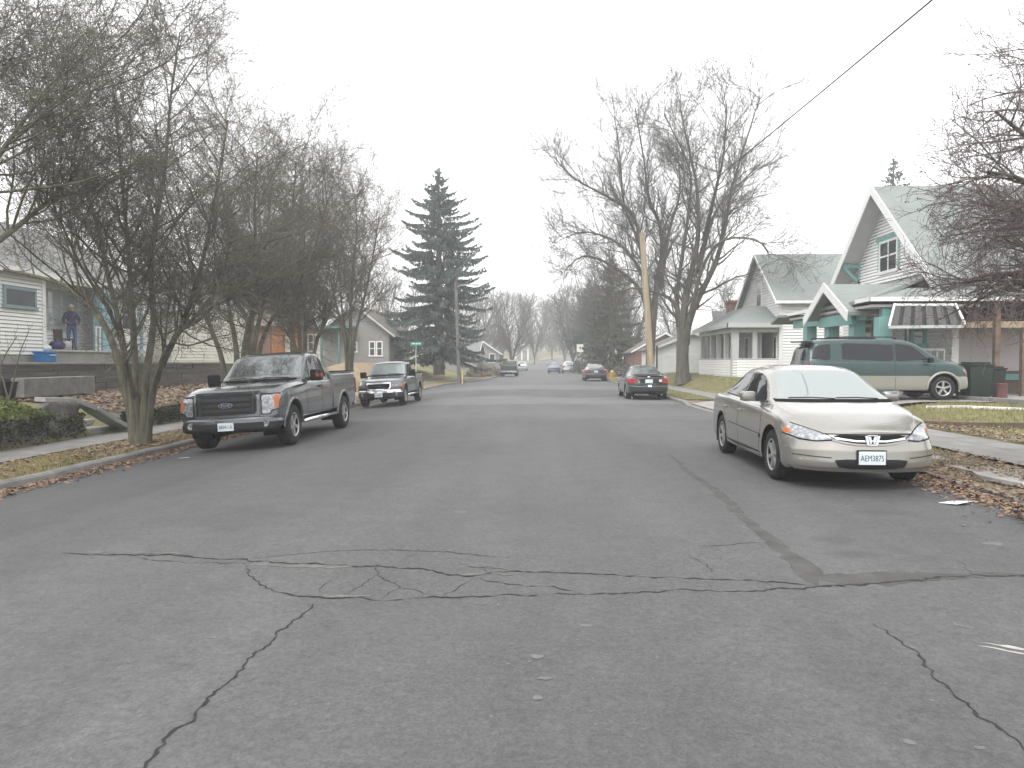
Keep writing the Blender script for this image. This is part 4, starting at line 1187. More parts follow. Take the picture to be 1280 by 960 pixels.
def spawn(out, rng, pts, rad, L, lvl, spec, last):
    S = spec[lvl]
    n = len(pts) - 1
    cnt = S['num'](L) if callable(S['num']) else S['num']
    for k in range(cnt):
        t = S['t0'] + (1 - S['t0']) * ((k + rng.random()) / cnt)
        f = min(n - 1e-4, t * n); i = int(f); u = f - i
        p = pts[i].lerp(pts[i + 1], u)
        d = (pts[i + 1] - pts[i]).normalized()
        a = rng.uniform(*S['ang'])
        ax = d.orthogonal().normalized()
        ax.rotate(Matrix.Rotation(rng.uniform(0, 2 * math.pi), 3, d))
        nd = d * math.cos(a) + ax * math.sin(a)
        if S.get('flat'): nd.z *= S['flat']
        l = rng.uniform(*S['len']) * (1 - S.get('short', .45) * t)
        if p.z + nd.z * l < spec[0].get('zmin', -99) and p.x + nd.x * l < spec[0].get('zx', 99): continue
        rr = min(S['rmax'], max(S['rmin'], (rad[i] + (rad[i + 1] - rad[i]) * u) * S['rr']))
        grow(out, rng, p, nd, l, rr, lvl, spec, last)

def smooth_poly(P, k=3):
    """Catmull-Rom through the given joints"""
    out = []
    for i in range(len(P) - 1):
        a = P[max(0, i - 1)]; b = P[i]; c = P[i + 1]; d = P[min(len(P) - 1, i + 2)]
        for j in range(k):
            t = j / k
            out.append(0.5 * ((2 * b) + (c - a) * t + (2 * a - 5 * b + 4 * c - d) * t * t + (3 * b - a - 3 * c + d) * t ** 3))
    out.append(P[-1].copy())
    return out

def bare_tree(name, base, stems, spec, label, cat, group, seed, mats, thick=2, berries=0, last=None, taper=.72):
    """stems: list of (list of world points, r0, r1)"""
    rng = random.Random(seed)
    last = len(spec) - 1 if last is None else last
    out = [[] for _ in spec]
    for P, r0, r1 in stems:
        P = smooth_poly([Vector(p) for p in P], 3)
        n = len(P) - 1
        P = [p + Vector((rng.uniform(-1, 1), rng.uniform(-1, 1), 0)) * (r1 * .5) if 0 < i < n else p for i, p in enumerate(P)]
        rad = [r0 + (r1 - r0) * (i / n) ** taper for i in range(n + 1)]
        out[0].append((P, rad))
        L = sum((P[i + 1] - P[i]).length for i in range(n))
        spawn(out, rng, P, rad, L, 1, spec, last)
    root = empty(name, base, label, cat, group)
    conv = lambda lst: [(np.array([tuple(p - base) for p in P]), np.array(r)) for P, r in lst]
    tv, tq = tubes_np(conv([x for l in out[:thick] for x in l]), 9)
    me = np_mesh('trunk', tv, tq, smooth=True)
    link_mesh('trunk', me, [mats[0]], root)
    cv, cq = tubes_np(conv([x for l in out[thick:] for x in l]), 3)
    V, Q, MI = [cv], [cq], [0] * len(cq)
    if berries:
        tips = [P[-1] - base for P, r in out[-1]]
        nv = len(cv); bv, bq = [], []
        for k in range(berries):
            c = tips[rng.randrange(len(tips))] + Vector((rng.uniform(-.05, .05), rng.uniform(-.05, .05), rng.uniform(-.06, .04)))
            s = rng.uniform(.008, .018); u = Vector((rng.uniform(-1, 1), rng.uniform(-1, 1), rng.uniform(-1, 1))).normalized(); v = u.orthogonal().normalized()
            i = nv + len(bv)
            bv += [c - u * s, c - v * s, c + u * s, c + v * s]; bq.append((i, i + 1, i + 2, i + 3))
        V.append(np.array([tuple(x) for x in bv])); Q.append(np.array(bq)); MI += [1] * len(bq)
    me = np_mesh('crown', np.concatenate(V), np.concatenate(Q), mat_idx=MI)
    link_mesh('crown', me, list(mats[1:]), root)
    return root

def copy_tree(o, loc, rz, s, label, group=None):
    c = o.copy(); COL.objects.link(c); c.location = loc; c.rotation_euler = (0, 0, rz); c.scale = s if isinstance(s, tuple) else (s, s, s)
    c['label'] = label
    if group: c['group'] = group
    for ch in list(o.children):
        d = ch.copy(); COL.objects.link(d); d.parent = c
        for g_ in list(ch.children):
            e = g_.copy(); COL.objects.link(e); e.parent = d
    return c

def P3(Y, *pix):
    """photo joints (px, py, depth offset) on a tree standing at distance Y"""
    return [at(p[0], p[1], Y + (p[2] if len(p) > 2 else 0)) for p in pix]

HAW = [dict(seg=6, wob=.1, up=.05, tip=.3),
       dict(num=lambda L: int(3.5 * L), t0=.36, ang=(.5, 1.15), len=(1.1, 2.7), short=-.05, rr=.5, rmax=.025, rmin=.012, seg=6, wob=.20, up=.06, tip=.35),
       dict(num=lambda L: int(5.2 * L), t0=.15, ang=(.5, 1.2), len=(.55, 1.25), short=.1, rr=.5, rmax=.016, rmin=.006, seg=5, wob=.28, up=.05, tip=.45),
       dict(num=lambda L: int(9 * L), t0=.1, ang=(.5, 1.3), len=(.22, .62), short=.2, rr=.6, rmax=.0065, rmin=.0036, seg=3, wob=.34, up=.07, tip=.55),
       dict(num=4, t0=.2, ang=(.5, 1.3), len=(.07, .24), rr=.7, rmax=.004, rmin=.0026, seg=2, wob=.3, up=.05, tip=.7)]
grp = 'bare hawthorn trees along the left verge'
HM = (MT['bark'], MT['twig'], MT['berry'])
Y1 = 14.7
base1 = Vector((gp(176, 551, -.2).x, Y1, -.22))
HAW1 = [dict(s) for s in HAW]; HAW1[0]['zmin'] = 3.7; HAW1[0]['zx'] = -8.55; HAW1[1]['num'] = lambda L: int(3.9 * L)
t1 = bare_tree('bare_tree', base1, [
    (P3(Y1, (168, 556), (160, 500), (142, 430), (118, 388, .2), (88, 360, .5), (48, 346, .8), (5, 337, 1.0)), 0.105, 0.0280),
    (P3(Y1, (170, 556), (164, 490), (152, 420, .4), (134, 340, .8), (112, 250, 1.1), (70, 160, 1.3), (50, 60, 1.4)), 0.098, 0.0144),
    (P3(Y1, (174, 556), (170, 480), (166, 400, -.2), (160, 310, -.5), (150, 200, -.8), (140, 100, -1)), 0.105, 0.0144),
    (P3(Y1, (180, 556), (182, 480), (192, 400, .3), (188, 320, .6), (205, 220, .9), (214, 120, 1.1), (225, 40, 1.2)), 0.105, 0.0144),
    (P3(Y1, (184, 556), (192, 485), (216, 428, -.3), (236, 385, -.6), (252, 330, -.8), (270, 240, -.9), (285, 150, -1)), 0.098, 0.0144),
    (P3(Y1, (182, 556), (188, 500), (204, 446, -.6), (232, 408, -1.2), (262, 372, -1.6), (290, 300, -2)), 0.070, 0.0144),
    (P3(Y1, (172, 556), (168, 500), (156, 450, -.8), (140, 395, -1.6), (100, 330, -2.4), (60, 240, -3)), 0.077, 0.0144)],
    HAW1, 'large bare hawthorn with several mossy stems on the verge before the dark pickup', 'tree', grp, 11, HM, berries=5000)
Y2 = 20.3
b2 = at(298, 520, Y2); b2.z = -.2
t2 = bare_tree('bare_tree', b2, [
    (P3(Y2, (288, 540), (280, 460), (264, 410), (250, 380, -.3), (240, 330, -.6), (226, 260, -.8)), 0.105, 0.0160),
    (P3(Y2, (293, 540), (296, 440), (284, 370, .3), (285, 290, .6), (270, 200, .9)), 0.112, 0.0144),
    (P3(Y2, (298, 540), (306, 430), (322, 360, -.4), (318, 270, -.7), (322, 190, -1)), 0.112, 0.0144),
    (P3(Y2, (304, 540), (318, 430), (333, 370, .3), (362, 290, .6), (370, 200, .8)), 0.112, 0.0144),
    (P3(Y2, (306, 540), (326, 432), (346, 390, -.6), (385, 330, -1), (410, 250, -1.2)), 0.098, 0.0144),
    (P3(Y2, (300, 540), (310, 440), (318, 390, 1), (330, 320, 1.8), (340, 230, 2.4)), 0.084, 0.0144)],
    HAW, 'bare hawthorn with forked trunks rising behind the cab of the dark pickup', 'tree', grp, 23, HM, berries=3500)
Y3 = 30.5
b3 = at(437, 480, Y3); b3.z = -.2
t3 = bare_tree('bare_tree', b3, [
    (P3(Y3, (434, 492), (432, 430), (420, 380), (408, 320, -.5), (400, 260, -.8)), 0.105, 0.0160),
    (P3(Y3, (436, 492), (438, 420), (440, 350, .4), (446, 290, .8), (444, 245, 1)), 0.112, 0.0160),
    (P3(Y3, (438, 492), (442, 430), (456, 370, .3), (468, 310, .6), (474, 270, .6)), 0.098, 0.0160),
    (P3(Y3, (436, 492), (436, 440), (428, 390, 1), (424, 330, 2), (420, 270, 2.2)), 0.084, 0.0160)],
    HAW, 'bare hawthorn standing behind the green-grey small pickup', 'tree', grp, 37, HM, berries=1500)
HAW0 = [dict(s) for s in HAW]; HAW0[0]['zmin'] = 3.9; HAW0[1]['t0'] = .66; HAW0[1]['up'] = .10
b0 = Vector((-8.6, 8.6, -.2))
bare_tree('bare_tree', b0, [([b0 + Vector(q) for q in L_], .13, .014) for L_ in (
    [(0, 0, -.1), (.1, .2, 1.2), (.5, .6, 3.0), (1.1, 1.0, 4.4), (1.7, 1.3, 5.6)], [(0, 0, -.1), (.05, .5, 1.2), (.1, 1.5, 2.9), (.4, 2.6, 4.0), (.8, 3.4, 5.0)],
    [(0, 0, -.1), (-.1, .2, 1.2), (-.3, .8, 3.2), (-.2, 1.4, 5.0), (0, 1.8, 6.4)], [(0, 0, -.1), (-.2, 0, 1.2), (-.9, .1, 3.0), (-1.6, .2, 5.0)],
    [(0, 0, -.1), (.1, -.3, 1.2), (.3, -1.2, 3.1), (.4, -2.0, 5.0)])],
    HAW0, 'hawthorn whose branches reach in at the left edge above everything', 'tree', grp, 13, HM, berries=1500)
copy_tree(t2, (-8.5, 25.4, -.2), 2.6, .98, 'bare hawthorn half hidden between the two trees behind the pickups', grp)

# the reddish tree at the right edge
REDS = [dict(seg=6, wob=.1, up=.05, tip=.3),
        dict(num=lambda L: int(5.2 * L), t0=.33, ang=(.6, 1.2), len=(.7, 1.5), short=.35, rr=.5, rmax=.022, rmin=.009, seg=6, wob=.18, up=.0, tip=.35, flat=.7),
        dict(num=lambda L: int(8 * L), t0=.12, ang=(.5, 1.1), len=(.4, .95), rr=.5, rmax=.012, rmin=.005, seg=5, wob=.26, up=.0, tip=.45),
        dict(num=lambda L: int(12 * L), t0=.08, ang=(.5, 1.2), len=(.15, .5), rr=.6, rmax=.006, rmin=.0034, seg=3, wob=.3, up=.02, tip=.55),
        dict(num=2, t0=.2, ang=(.5, 1.3), len=(.05, .15), rr=.7, rmax=.0038, rmin=.0025, seg=2, wob=.3, up=.03, tip=.7)]
YR = 9.2
br_ = at(1378, 560, YR); br_.z = .1
bare_tree('bare_tree', br_, [
    (P3(YR, (1378, 600), (1372, 480), (1345, 400), (1290, 352), (1250, 342), (1205, 352)), .12, .012),
    (P3(YR, (1378, 600), (1370, 450), (1330, 330, .4), (1280, 270, .6), (1225, 255, .7)), .12, .012),
    (P3(YR, (1380, 600), (1378, 430), (1350, 280, -.3), (1300, 190, -.5), (1245, 140, -.6)), .12, .012),
    (P3(YR, (1380, 600), (1385, 430), (1370, 250, .3), (1330, 120, .5), (1290, 60, .5)), .12, .012),
    (P3(YR, (1384, 600), (1395, 430), (1420, 280, .3), (1450, 150, .5)), .12, .012),
    (P3(YR, (1378, 600), (1372, 440), (1340, 350, 1), (1290, 310, 1.6), (1240, 300, 1.8)), .10, .012),
    (P3(YR, (1378, 600), (1372, 440), (1335, 300, -.8), (1285, 230, -1.2), (1235, 215, -1.4)), .10, .012)],
    REDS, 'reddish-twigged bare tree reaching in over the bungalow at the right edge', 'tree', None, 51, (MT['bark_grey'], MT['twig_red'], MT['berry']), berries=2500)

# the two big bare maples
MAP = [dict(seg=6, wob=.1, up=.05, tip=.3),
       dict(num=lambda L: int(2.0 * L), t0=.30, ang=(.45, 1.05), len=(2.0, 4.2), short=.2, rr=.45, rmax=.09, rmin=.022, seg=8, wob=.25, up=.07, tip=.25),
       dict(num=lambda L: int(2.7 * L), t0=.2, ang=(.35, .9), len=(1.0, 2.3), short=.2, rr=.5, rmax=.036, rmin=.013, seg=6, wob=.28, up=.05, tip=.35),
       dict(num=lambda L: int(4 * L), t0=.12, ang=(.35, .95), len=(.5, 1.2), rr=.5, rmax=.016, rmin=.008, seg=4, wob=.24, up=.06, tip=.5),
       dict(num=lambda L: int(6.5 * L), t0=.1, ang=(.35, 1.0), len=(.2, .6), rr=.6, rmax=.008, rmin=.0052, seg=2, wob=.25, up=.06, tip=.6)]
YM = 42.0
bm_ = at(853, 470, YM); bm_.z = .6
grm = 'tall bare maples over the right side of the street'
bare_tree('maple_tree', bm_, [
    (P3(YM, (853, 480), (853, 462), (852, 430), (854, 395), (862, 350), (872, 300), (872, 240), (862, 190), (850, 132)), .54, .03),
    (P3(YM, (856, 475), (856, 430), (866, 388, -.3), (894, 330, -.8), (906, 285, -1), (914, 240, -1.2), (928, 190, -1.3), (950, 122, -1.5)), .36, .03),
    (P3(YM, (850, 475), (850, 420), (846, 370, .8), (856, 300, 1.6), (864, 230, 2.0), (856, 195, 2.1), (830, 142, 2.3)), .28, .03),
    (P3(YM, (858, 430), (864, 390, -1), (880, 330, -2), (905, 300, -3), (945, 300, -3.6), (962, 318, -3.8)), .2, .03),
    (P3(YM, (852, 410), (842, 378, 1), (820, 366, 1.6), (790, 360, 2), (770, 372, 2)), .18, .03),
    (P3(YM, (872, 340), (892, 270, 2), (915, 240, 3.4), (950, 205, 4.2)), .18, .03),
    (P3(YM, (880, 300), (894, 240, -2), (905, 190, -3.2), (908, 130, -3.8)), .16, .03)],
    MAP, 'tallest bare maple with a thick forked trunk in front of the white garage', 'tree', grm, 61, (MT['bark_grey'], MT['twig_grey'], MT['twig_grey']), taper=.5)
YN = 51.0
bn = at(812, 468, YN); bn.z = .4
bare_tree('maple_tree', bn, [
    (P3(YN, (812, 480), (814, 430), (822, 350), (828, 315), (824, 278), (811, 250), (806, 205), (794, 135)), .40, .035),
    (P3(YN, (811, 470), (810, 400), (804, 320, -.6), (790, 266, -1), (758, 245, -1.2), (716, 222, -1.4), (692, 195, -1.5)), .27, .03),
    (P3(YN, (812, 470), (812, 380), (800, 310, .8), (780, 255, 1.4), (776, 205, 1.6), (768, 145, 1.7)), .26, .03),
    (P3(YN, (813, 440), (808, 360, 1.5), (780, 310, 2.6), (735, 290, 3), (700, 300, 3.2)), .26, .03),
    (P3(YN, (813, 440), (804, 370, -1.5), (770, 335, -2.6), (730, 320, -3), (705, 340, -3.2)), .24, .03),
    (P3(YN, (826, 360), (836, 290, -1), (850, 240, -2), (846, 180, -2.4)), .22, .03)],
    MAP, 'bare maple leaning left over the street behind the wooden pole', 'tree', grm, 67, (MT['bark_grey'], MT['twig_grey'], MT['twig_grey']), taper=.5)

# ---------------------------------------------------------------- spruces
def spruce(name, base, H, W, z0, label, seed, mat, dens=1.0, cat='tree', group=None, droop=.55, whorl=.42, flat=1.0, ir=(.55, 1.1)):
    rng = random.Random(seed)
    root = empty(name, base, label, cat, group)
    tp, tr = [], []
    for i in range(12):
        t = i / 11; tp.append((rng.uniform(-.04, .04), rng.uniform(-.04, .04), H * t)); tr.append(.028 * H * (1 - t) ** .9 + .015)
    tv, tq = tubes_np([(np.array(tp), np.array(tr))], 10)
    link_mesh('trunk', np_mesh('trunk', tv, tq, smooth=True), [MT['bark_grey']], root)
    lines = []; V = []
    z = z0
    def frond(c, d, s, w):
        u = d.normalized(); v = u.cross(Vector((rng.uniform(-1, 1), rng.uniform(-1, 1), rng.uniform(-1, 1)))).normalized() * w
        V.extend([c, c + u * s * .45 + v, c + u * s, c + u * s * .45 - v])
    while z < H * .985:
        t = (z - z0) / (H - z0)
        Lm = W * (1 - t) ** .58 * (1 if t > .12 else .8 + t * 1.6) + .25
        Lm *= min(1, (1 - t) * 3.2 + .28)
        for k in range(rng.choice((5, 6, 6, 7)) if t < .9 else 5):
            a = rng.uniform(0, 6.283); L = Lm * rng.uniform(*ir)
            ho = Vector((math.cos(a), math.sin(a), 0))
            el = -.10 + .62 * t
            pts = []; q = Vector((0, 0, z + rng.uniform(-.2, .2))); n = 7
            for i in range(n + 1):
                pts.append(q.copy())
                u = i / n
                e = el - .30 * math.sin(u * 2.2) + 1.6 * max(0, u - .55) + rng.uniform(-.05, .05)
                q = q + (ho * math.cos(e) + Vector((0, 0, math.sin(e)))) * (L / n)
            lines.append((np.array([tuple(p) for p in pts]), np.array([max(.012, .05 * L / 5 * (1 - i / n)) for i in range(n + 1)])))
            m = int(L * 17 * dens)
            sd = ho.cross(Vector((0, 0, 1)))
            for j in range(m):
                u = .10 + .9 * (j + rng.random()) / m
                f = min(n - .01, u * n); i = int(f); c = pts[i].lerp(pts[i + 1], f - i)
                dr = (pts[i + 1] - pts[i]).normalized()
                sgn = rng.choice((-1, 1))
                # side spray, then curtains hanging from it
                ll = (.10 + .54 * (1 - u)) * min(1.3, .5 + L / 5)
                d1 = dr * rng.uniform(.5, 1.0) + sd * sgn * rng.uniform(.3, 1.0) + Vector((0, 0, rng.uniform(-.5, .15)))
                frond(c, d1, ll * rng.uniform(.7, 1.3), .055)
                e = c + d1.normalized() * ll * rng.uniform(0, .8)
                for _ in range(3):
                    frond(e, Vector((rng.uniform(-.3, .3), rng.uniform(-.3, .3), -1)) + dr * .25, rng.uniform(.25, .75) * droop * min(1.2, .55 + L / 6) * (1.25 - .85 * u), .05)
        z += whorl * rng.uniform(.75, 1.25) * (1 if t < .8 else .8)
    for k in range(int(40 * dens)):
        frond(Vector((0, 0, H * rng.uniform(.93, 1.0))), Vector((rng.uniform(-1, 1), rng.uniform(-1, 1), .9)), .35, .045)
    cv, cq = tubes_np(lines, 4)
    Vn = np.array([tuple(v) for v in V]); q = np.arange(len(Vn)).reshape(-1, 4) + len(cv)
    me = np_mesh('crown', np.concatenate([cv, Vn]), np.concatenate([cq, q]), mat_idx=[0] * len(cq) + [1] * len(q))
    link_mesh('crown', me, [MT['bark_grey'], mat], root)
    return root
sp = at(549, 462, 61)
spruce('spruce_tree', Vector((sp.x, 61, .4)), 17.4, 6.1, 1.6, 'tall dark spruce with upturned branch tips at the left street corner', 71, MT['needle'], 1.1, whorl=.36, droop=.62)
o = at(765, 468, 74)
spruce('evergreen_tree', Vector((o.x, 74, 0)), 12.3, 3.4, 1.2, 'broad olive evergreen beyond the fire hydrant at the right', 73, MT['needle_olive'], .8, droop=.8)
o = at(736, 468, 92)
c1 = spruce('evergreen_tree', Vector((o.x, 92, 0)), 12.0, 3.6, 1.2, 'dim grey-green evergreen nearer the road than the broad olive one', 74, MT['needle'], .6, droop=.8)
o = at(1117, 232, 62)
spruce('spruce_tree', Vector((o.x, 62, .3)), at(0, 209, 62).z - .3, 3.2, 5.5, 'spruce whose tip alone shows above the bungalow roof', 75, MT['needle'], .6)

# ---------------------------------------------------------------- bare trees fading into the haze
FAR = [dict(seg=6, wob=.1, up=.05, tip=.3),
       dict(num=lambda L: int(1.7 * L), t0=.25, ang=(.35, .9), len=(2.0, 4.2), short=.35, rr=.45, rmax=.09, rmin=.03, seg=5, wob=.16, up=.12, tip=.3),
       dict(num=lambda L: int(2.0 * L), t0=.2, ang=(.4, .9), len=(1.1, 2.4), rr=.5, rmax=.05, rmin=.022, seg=4, wob=.2, up=.08, tip=.4),
       dict(num=lambda L: int(3.2 * L), t0=.12, ang=(.4, 1.0), len=(.6, 1.3), rr=.6, rmax=.022, rmin=.013, seg=3, wob=.24, up=.08, tip=.5)]
def far_stems(H, k, seed, lean=.35):
    r = random.Random(seed); st = []
    for i in range(k):
        a = 6.283 * i / k + r.uniform(-.5, .5); s = r.uniform(.4, 1) * lean * H
        st.append(([Vector((0, 0, -.3)), Vector((.05 * s * math.cos(a), .05 * s * math.sin(a), H * .15)), Vector((.35 * s * math.cos(a), .35 * s * math.sin(a), H * .42)),
                    Vector((.75 * s * math.cos(a), .75 * s * math.sin(a), H * .7)), Vector((s * math.cos(a) * .9, s * math.sin(a) * .9, H * r.uniform(.85, 1)))], .034 * H * .36, .02))
    return st
gf = 'bare trees fading into the haze down the street'
def far_tree(seed, H, k, lean, loc, rz, label):
    o = bare_tree('far_tree', Vector((0, 0, 0)), far_stems(H, k, seed, lean), FAR, label, 'tree', gf, seed, (MT['bark_grey'], MT['twig_grey'], MT['twig_grey']))
    o.location = loc; o.rotation_euler = (0, 0, rz)
    return o
def gx(px, Y): return at(px, 450, Y).x
fa = far_tree(81, 10.0, 8, .42, (gx(640, 104), 104, .2), .3, 'fan-shaped bare tree right behind the dark green pickup')
fb = far_tree(83, 11.5, 6, .46, (gx(706, 150), 150, .6), 1.0, 'hazy bare tree above the two cars at the right of the far road')
L_ = [(fa, 668, 150, 1.25, 'faint rounded tree just left of the end of the street'), (fa, 612, 128, 1.15, 'pale tree between the spruce and the fan-shaped tree'), (fb, 690, 185, 1.2, 'faintest tree at the very end of the road'),
      (fb, 726, 122, 1.1, 'hazy bare tree above the pale far house'), (fa, 745, 100, 1.05, 'grey tree crown just behind the two dark evergreens'), (fb, 588, 108, 1.0, 'bare tree seen through the right side of the spruce'),
      (fa, 498, 84, .95, 'bare tree between the grey house and the spruce'), (fb, 462, 74, .9, 'bare tree rising behind the grey gabled house'), (fa, 790, 84, 1.0, 'bare tree behind the red brick house'),
      (fb, 846, 92, 1.0, 'bare tree far behind the big maple trunk'), (fa, 560, 140, 1.1, 'pale tree low behind the spruce trunk'), (fb, 655, 215, 1.5, 'distant tree above the columned portico'),
      (fa, 720, 205, 1.4, 'distant tree at the right above the white car'), (fb, 385, 66, .9, 'bare tree behind the orange cottage'), (fa, 930, 76, .9, 'bare tree behind the white house chimney'), (fb, 330, 60, .8, 'bare tree behind the cream building'),
      (fa, 752, 79, 1.0, 'grey bare crown just left of the olive evergreen'), (fa, 716, 112, 1.15, 'hazy bare crown above the white hatchback'), (fb, 775, 92, 1.25, 'taller bare tree right behind the olive evergreen'), (fb, 628, 150, 1.2, 'faint bare tree above the dark green pickup'), (fa, 700, 235, 1.6, 'palest far crown over the blue car')]
for k, (src, px, Y, s, lab) in enumerate(L_):
    copy_tree(src, (gx(px, Y), Y, max(0, rise(Y)) + (.4 if Y < 100 else 0)), 1.1 * k + .4, s, lab, gf)
# far-off wood that closes the street
def wood():
    rng = random.Random(91); lines = []
    for k in range(520):
        x = rng.uniform(-150, 170); y = 240 + rng.uniform(0, 80) + abs(x) * .15
        Hh = rng.uniform(7, 14); p = Vector((x, y, 2.5))
        for j in range(9):
            a = rng.uniform(0, 6.283); t = rng.uniform(.15, .5)
            b = p + Vector((0, 0, Hh * t)); e = b + Vector((math.cos(a) * Hh * .28, math.sin(a) * Hh * .28, Hh * rng.uniform(.25, .6)))
            lines.append((np.array([tuple(b), tuple((b + e) / 2 + Vector((0, 0, .3))), tuple(e)]), np.array([.16, .11, .05])))
        lines.append((np.array([tuple(p), tuple(p + Vector((0, 0, Hh * .4))), tuple(p + Vector((0, 0, Hh)))]), np.array([.25, .2, .06])))
    v, q = tubes_np(lines, 3)
    tag(link_mesh('distant_wood', np_mesh('distant_wood', v, q), [MT['twig_grey']]), kind='stuff')
wood()

# ---------------------------------------------------------------- low dry shrubs, hedges, sapling
def shrub(name, loc, rx, ry, rz_, n, mat, size, label, seed, group=None, stems=True):
    o = empty(name, loc, label, 'shrub', group)
    def pos(r):
        a = r.uniform(0, 6.283); e = r.uniform(0, 1.57); q = r.random() ** .4 * (.85 + .3 * math.sin(a * 3 + seed) * math.cos(e * 4))
        return ((rx * q * math.cos(a) * math.cos(e), ry * q * math.sin(a) * math.cos(e), rz_ * q * math.sin(e)), 0)
    f = leafy('foliage', n, pos, mat, size, seed); f.parent = o
    if stems:
        rng = random.Random(seed); mb = MB()
        for k in range(9):
            a = rng.uniform(0, 6.283); mb.tube([(0, 0, -.1), (rx * .3 * math.cos(a), ry * .3 * math.sin(a), rz_ * .5), (rx * .6 * math.cos(a), ry * .6 * math.sin(a), rz_ * .9)], [.03, .02, .008], 4)
        mb.build('stem', MT['twig'], o)
    return o
gs = 'low dry shrubs past the street corner'
for k, (px, Y, rx, h_, lab, m_) in enumerate([(594, 70, 1.1, .9, 'dry shrub at the street corner nearest the grey pole', 'shrub_dry'), (606, 74, 1.0, .8, 'middle dry shrub in the row past the street corner', 'shrub_dry'), (617, 80, 1.3, .9, 'dry shrub just left of the dark green pickup', 'shrub_dry'),
                                        (603, 86, 2.2, 1.5, 'darker bare shrub behind the row of dry shrubs', 'twig')]):
    shrub('dry_shrub', (gx(px, Y), Y, zl(Y) + .15), rx, rx, h_, 1500, MT[m_], (.05, .13), lab, 100 + k, gs)
for k, (px, Y, rx, h_, lab) in enumerate([(742, 80, 1.8, 2.2, 'dark twiggy hedge beyond the far dark sedan'), (783, 68, 1.5, 1.1, 'brown brushy shrub behind the fire hydrant'), (722, 96, 1.4, 1.6, 'hazy shrub behind the white far car')]):
    shrub('hedge', (gx(px, Y), Y, .1), rx, rx, h_, 2500, MT['twig'], (.05, .14), lab, 120 + k)
rng = random.Random(5)
sb = at(10, 480, 17.5); sb.z = H_left(sb.x, sb.y)
SAP = [dict(seg=5, wob=.1, up=.05, tip=.3), dict(num=5, t0=.3, ang=(.4, .9), len=(.4, .8), rr=.5, rmax=.012, rmin=.006, seg=5, wob=.2, up=.1, tip=.4), dict(num=3, t0=.3, ang=(.4, .9), len=(.15, .35), rr=.6, rmax=.006, rmin=.004, seg=3, wob=.2, up=.1, tip=.5)]
bare_tree('sapling', sb, [([sb, sb + Vector((-.12, 0, .5)), sb + Vector((-.15, 0, .95)), sb + Vector((.25, 0, 1.6))], .03, .01), ([sb, sb + Vector((.1, .1, .6)), sb + Vector((.25, .1, 1.2)), sb + Vector((.5, .1, 1.75))], .025, .008)],
          SAP, 'thin leafless sapling by the black tub at the left edge', 'sapling', None, 5, (MT['bark'], MT['twig'], MT['berry']), thick=1)

# ================================================================== VEHICLES  (local: +x forward, +y left, z up)
class Curve:
    def __init__(s, pts, sig=0.06):
        pts = sorted(pts); s.x = [p[0] for p in pts]; s.y = [p[1] for p in pts]; s.sig = sig
    def lin(s, x):
        return float(np.interp(x, s.x, s.y))
    def __call__(s, x):
        if s.sig == 0: return s.lin(x)
        return sum(w * s.lin(x + k * s.sig) for k, w in ((-2, .1), (-1, .22), (0, .36), (1, .22), (2, .1)))

def chaikin(P, it=3):
    for _ in range(it):
        Q = [P[0]]
        for i in range(len(P) - 1):
            a, b = P[i], P[i + 1]
            if i > 0: Q.append((a[0] * .75 + b[0] * .25, a[1] * .75 + b[1] * .25))
            if i < len(P) - 2: Q.append((a[0] * .25 + b[0] * .75, a[1] * .25 + b[1] * .75))
        Q.append(P[-1]); P = Q
    return P

def soft(poly, it=2, q=.14):
    for _ in range(it):
        out = []
        n = len(poly)
        for i in range(n):
            a, b = poly[i], poly[(i + 1) % n]
            out.append((a[0] + (b[0] - a[0]) * q, a[1] + (b[1] - a[1]) * q)); out.append((b[0] + (a[0] - b[0]) * q, b[1] + (a[1] - b[1]) * q))
        poly = out; q *= 1.3
    return poly

